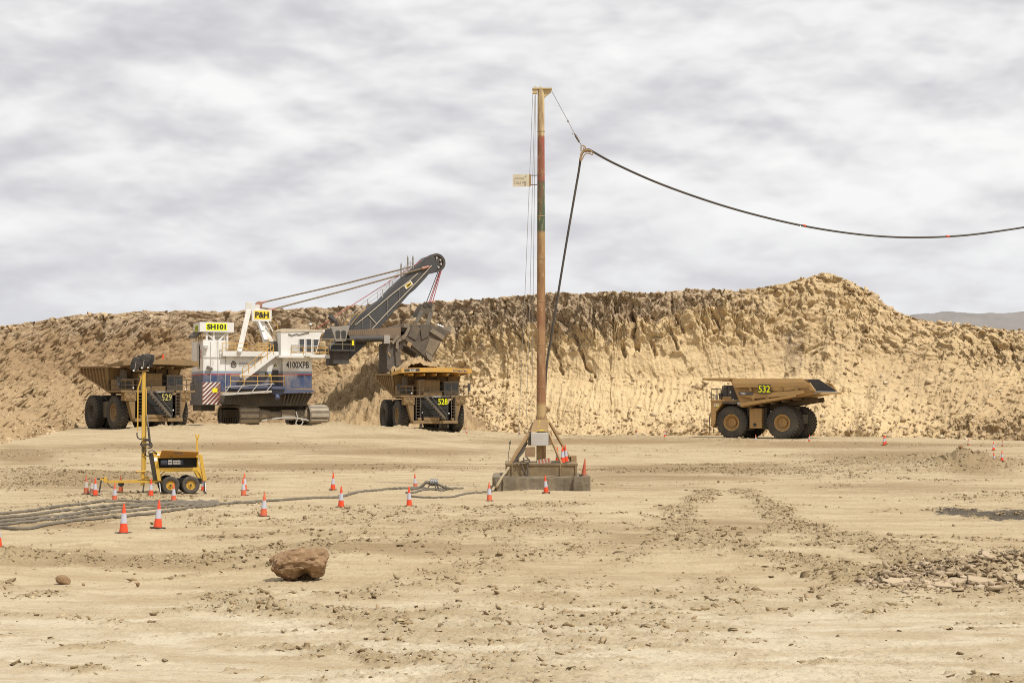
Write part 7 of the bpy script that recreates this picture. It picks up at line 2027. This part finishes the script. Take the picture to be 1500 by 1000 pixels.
    for (x0, y0, x1, y1, d, mt) in ((962, 225, 878, 445, -.6, DARK), (972, 222, 895, 447, -.4, RED), (978, 218, 905, 447, .5, RED), (985, 212, 920, 450, .7, RED)):
        MB().tube([PU(x0, y0, d), PU(x1, y1, d)], .055, 6).build('hoist_rope', mt, T)
    # crowd machinery: saddle block, platform, handle
    q = [PU(x, y, -1.9) for x, y in ((212, 612), (346, 604), (330, 660), (318, 712), (245, 716))]
    sb = MB().prism(q, (0, .5, 0)).build('saddle_block', paint('saddle_grey', (.26, .25, .225), .6, .4), T, .04)
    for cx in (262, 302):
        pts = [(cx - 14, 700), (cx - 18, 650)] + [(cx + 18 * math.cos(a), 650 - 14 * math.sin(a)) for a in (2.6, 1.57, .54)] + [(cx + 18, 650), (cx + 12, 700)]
        MB().prism([tuple(PU(x, y, -1.915)) for x, y in pts], (0, .012, 0)).build('recess_shade', DARK, sb)  # flat dark arches on the face, painted shade for the holes
    mb = MB(); mb.beam(PU(205, 520, -1.5), PU(262, 598, -1.5), .3); mb.cyl(PU(200, 540, -1.7), PU(240, 575, -1.7), .3, n=10); mb.build('crowd_motor', DARK, T)
    for k in range(5): MB().tube([PU(285 + k * 22, 600, -1.2), PU(330 + k * 26, 545 - k * 6, -1.0), PU(390 + k * 22, 510 - k * 8, -.9)], .035, 5).build('boom_stay', RAILY if k % 2 else DARKDUST, T)
    mb = MB(); a, b = PU(125, 768, -3.2), PU(380, 768, -3.2); mb.box((a.x, -3.2, a.z - .2), (b.x, -.96, a.z)); plt = mb.build('crowd_platform', DARK, T)
    MB().rail([(a.x, -3.15, a.z), (b.x, -3.15, a.z), (b.x, -1.0, a.z)], 1.25, .045).build('platform_rail', paint('olive_rail', (.22, .19, .11), .6, .4), T)
    c = PU(366, 722, -3.2); MB().box((c.x - .12, -3.25, c.z - .35), (c.x + .12, -3.16, c.z + .25)).build('sign_tag', SIGNY, plt)
    MB().box((PU(210, 0, -1).x, -2.6, PU(0, 870, -1).z), (PU(320, 0, -1).x, -.97, PU(0, 775, -1).z)).build('gear_case', DARK, T)
    for s in (-1, 1):
        y0, y1 = (-1.85, -1.0) if s < 0 else (1.0, 1.85)
        a, b = PU(335, 672, -1.85), PU(700, 612, -1.85)
        mb = MB(); mb.hexa([(a.x, y0, a.z), (b.x, y0, PU(0, 690, -1.85).z), (b.x, y1, PU(0, 690, -1.85).z), (a.x, y1, a.z)], [(a.x, y0, PU(0, 632, -1.85).z), (b.x, y0, b.z), (b.x, y1, b.z), (a.x, y1, PU(0, 632, -1.85).z)])
        for k in range(16): x = a.x + (b.x - a.x) * .62 * k / 16; mb.box((x, y0 - .03, a.z + .08), (x + .12, y0 - .003, a.z + .72))
        mb.build('dipper_handle', paint('handle_brown', (.15, .105, .07), .7, .5, dustcol=(.28, .20, .13)), T)
    mb = MB(); mb.cyl(PU(340, 698, -1.95), PU(598, 694, -1.95), .42, n=16); mb.build('crowd_tube', DARK, T)
    MB().box((PU(584, 0, -2.3).x, -2.4, PU(0, 722, -2.3).z), (PU(626, 0, -2.3).x, -1.5, PU(0, 662, -2.3).z)).build('handle_end', paint('end_grey', (.33, .32, .30), .6, .4), T, .03)
    # dipper
    DIP = paint('dipper_steel', (.075, .063, .052), .6, .5, 1.0, metal=.1, dustcol=(.20, .15, .098))
    dn, df = -2.1, 2.1
    ring = [(205, 560), (262, 468), (345, 352), (520, 338), (765, 425), (690, 500), (662, 540), (548, 772)]
    Q = [PW(x, y, dn) for x, y in ring]
    def plate(mb, p, q_, t=.18):
        """plate spanning the dipper width along edge p-q"""
        d = (q_ - p).normalized(); nn = Vector((-d.z, 0, d.x)) * t
        mb.hexa([(p.x, dn + .01, p.z), (q_.x, dn + .01, q_.z), (q_.x, df - .01, q_.z), (p.x, df - .01, p.z)], [(p.x + nn.x, dn + .01, p.z + nn.z), (q_.x + nn.x, dn + .01, q_.z + nn.z), (q_.x + nn.x, df - .01, q_.z + nn.z), (p.x + nn.x, df - .01, p.z + nn.z)])
    mb = MB()
    for y0, y1 in ((dn, dn + .2), (df - .2, df)):
        mb.prism([(p.x, y0, p.z) for p in Q], (0, y1 - y0, 0))
    for i, j in ((0, 1), (1, 2), (4, 6), (6, 7)): plate(mb, Q[i], Q[j], -.18 if i >= 4 else .18)
    dip = mb.build('dipper', DIP, T, .04)
    def band(pts, t, nm='wear_band', mt=DIP, d=dn):
        return MB().prism([(PW(x, y, d).x, d - .003, PW(x, y, d).z) for x, y in pts], (0, -t, 0)).build(nm, mt, dip, .03)
    LIGHT = paint('dipper_worn', (.155, .13, .105), .55, .45, metal=.1)
    band([(560, 395), (700, 480), (672, 520), (530, 430)], .25, mt=LIGHT)
    band([(250, 520), (275, 480), (560, 690), (545, 765)], .22)
    band([(478, 660), (560, 712), (545, 768), (500, 730)], .32, mt=LIGHT)
    band([(330, 372), (430, 385), (370, 530), (280, 480)], .30)
    band([(530, 500), (655, 540), (560, 700), (480, 640)], .18, mt=paint('dipper_brown', (.125, .095, .068), .65, .45))
    band([(420, 360), (515, 350), (520, 480), (440, 520)], .14, mt=DARKDUST)
    band([(285, 540), (330, 560), (312, 610), (268, 585)], .25, mt=RUST)
    for k in range(6):
        yy = dn + .35 + (df - dn - .7) * k / 5
        a, b = Q[4], PW(790, 375, dn)
        p = Vector((a.x - .1, yy, a.z)); q_ = Vector((b.x + .05, yy, b.z + .1))
        d = (q_ - p)
        MB().hexa([p + Vector((-.22, -.2, -.1)), p + Vector((.2, -.2, -.15)), p + Vector((.2, .2, -.15)), p + Vector((-.22, .2, -.1))], [q_ + Vector((-.06, -.1, 0)), q_ + Vector((.06, -.1, 0)), q_ + Vector((.06, .1, 0)), q_ + Vector((-.06, .1, 0))]).build('dipper_tooth', LIGHT, dip)
    for (x, y) in ((638, 362), (662, 370), (686, 380)): c = PW(x, y, dn); MB().ball((c.x, dn + .3, c.z + .1), .16).build('lip_shroud', LAMPW, dip)
    # bail above the dipper
    mb = MB()
    for d in (-1.7, 1.7):
        mb.hexa([PW(355, 335, d - .2), PW(405, 330, d - .2), PW(405, 330, d + .2), PW(355, 335, d + .2)], [PW(425, 185, d * .6 - .2), PW(470, 200, d * .6 - .2), PW(470, 200, d * .6 + .2), PW(425, 185, d * .6 + .2)])
        mb.hexa([PW(490, 340, d - .2), PW(535, 345, d - .2), PW(535, 345, d + .2), PW(490, 340, d + .2)], [PW(525, 215, d * .6 - .2), PW(575, 205, d * .6 - .2), PW(575, 205, d * .6 + .2), PW(525, 215, d * .6 + .2)])
    mb.prism([tuple(PW(x, y, -1.2)) for x, y in ((395, 265), (425, 185), (470, 112), (545, 112), (592, 135), (575, 210), (520, 225), (440, 240))], (0, 2.4, 0))
    bail = mb.build('bail', DARKDUST, T, .03)
    for x in (487, 540): c = PW(x, 125, -1.25); MB().cyl((c.x, -1.3, c.z), (c.x, -1.15, c.z), .3, n=14).build('bail_pin', DARK, bail)
    MB().prism([tuple(PW(x, y, -1.23)) for x, y in ((560, 135), (596, 140), (590, 185), (555, 200))], (0, .02, 0)).build('bail_plate', LIGHT, bail)
    # hanging dipper door and its links
    mb = MB()
    mb.prism([tuple(PW(x, y, dn + .2)) for x, y in ((48, 560), (140, 535), (205, 640), (210, 840), (70, 895), (50, 880))], (0, 3.6, 0))
    dr = mb.build('dipper_door', paint('door_dark', (.06, .054, .048), .65, .5, dustcol=(.20, .16, .115)), T, .05)
    for pts in (((140, 640), (200, 645), (206, 840), (150, 855)), ((60, 840), (205, 800), (208, 835), (70, 890))):
        MB().prism([tuple(PW(x, y, dn + .195)) for x, y in pts], (0, -.22, 0)).build('door_rib', DIP, dr, .03)
    MB().prism([tuple(PW(x, y, dn + .19)) for x, y in ((62, 640), (95, 690), (90, 720), (66, 680))], (0, -.05, 0)).build('door_scrape', RUST, dr)
    mb = MB()
    mb.beam(PW(110, 560, dn), PW(180, 470, dn), .35); mb.beam(PW(165, 620, dn - .1), PW(165, 540, dn - .1), .35); mb.beam(PW(165, 540, dn - .1), PW(245, 495, dn - .1), .32); mb.cyl(PW(240, 490, dn - .4), PW(240, 490, dn + .3), .3, n=12); mb.beam(PW(235, 360, dn), PW(300, 365, dn), .5)
    mb.beam(PW(300, 380, dn - .1), PW(255, 480, dn - .1), .35)
    mb.build('door_link', LIGHT, T)
    q = [PW(x, y, -1.6) for x, y in ((0, 405), (120, 370), (200, 350), (300, 345), (330, 380), (240, 430), (190, 430), (150, 520), (20, 520))]
    MB().prism(q, (0, 3.2, 0)).build('handle_head', DIP, T, .04)
rope_shovel()

# ------------------------------------------------------------------ dug heap the shovel is working into
def spoil_heap():
    n = 170
    cx, cy = at_dist(570, 620, 226).x, 226.0
    u = np.linspace(-15.5, 15, n); v = np.linspace(-19, 9, n)
    U_, V_ = np.meshgrid(u, v, indexing='ij')
    x, y = cx + U_, cy + V_
    rr = np.hypot(np.where(U_ < 0, U_ / 12.0, U_ / 13.0), np.where(V_ < 0, V_ / 13.5, V_ / 9.0))
    h = 10.4 * np.clip(1 - rr, -0.3, 1) ** 1.0 if False else 10.4 * (1 - rr)
    h = np.maximum(h, -1.0)
    big = fbm(x * .25, y * .25, octv=4, seed=401)
    fac = facets(x * .8, y * .6, h * .6, seed=402, tilt=2.2); f2 = facets(x * 2.0, y * 1.6, h * 1.6, seed=404, tilt=2.2)
    z = g_base(x, y) + h + np.where(h > -.9, 1.6 * big + 1.1 * fac + .5 * f2, 0)
    dark = np.clip(.25 * (fbm(x * .3, y * .3, octv=3, seed=405) + .2), 0, 1)
    brown = np.clip(.7 + .5 * fbm(x * .2, y * .2, octv=3, seed=406), 0, 1)
    o = mesh_np('spoil_heap', np.stack([x, y, z], -1).reshape(-1, 3), quads=grid_quads(n, n), mats=[M_WALL], smooth=False, attrs={'dark': dark, 'brown': brown})
    tag(o, kind='structure')
spoil_heap()
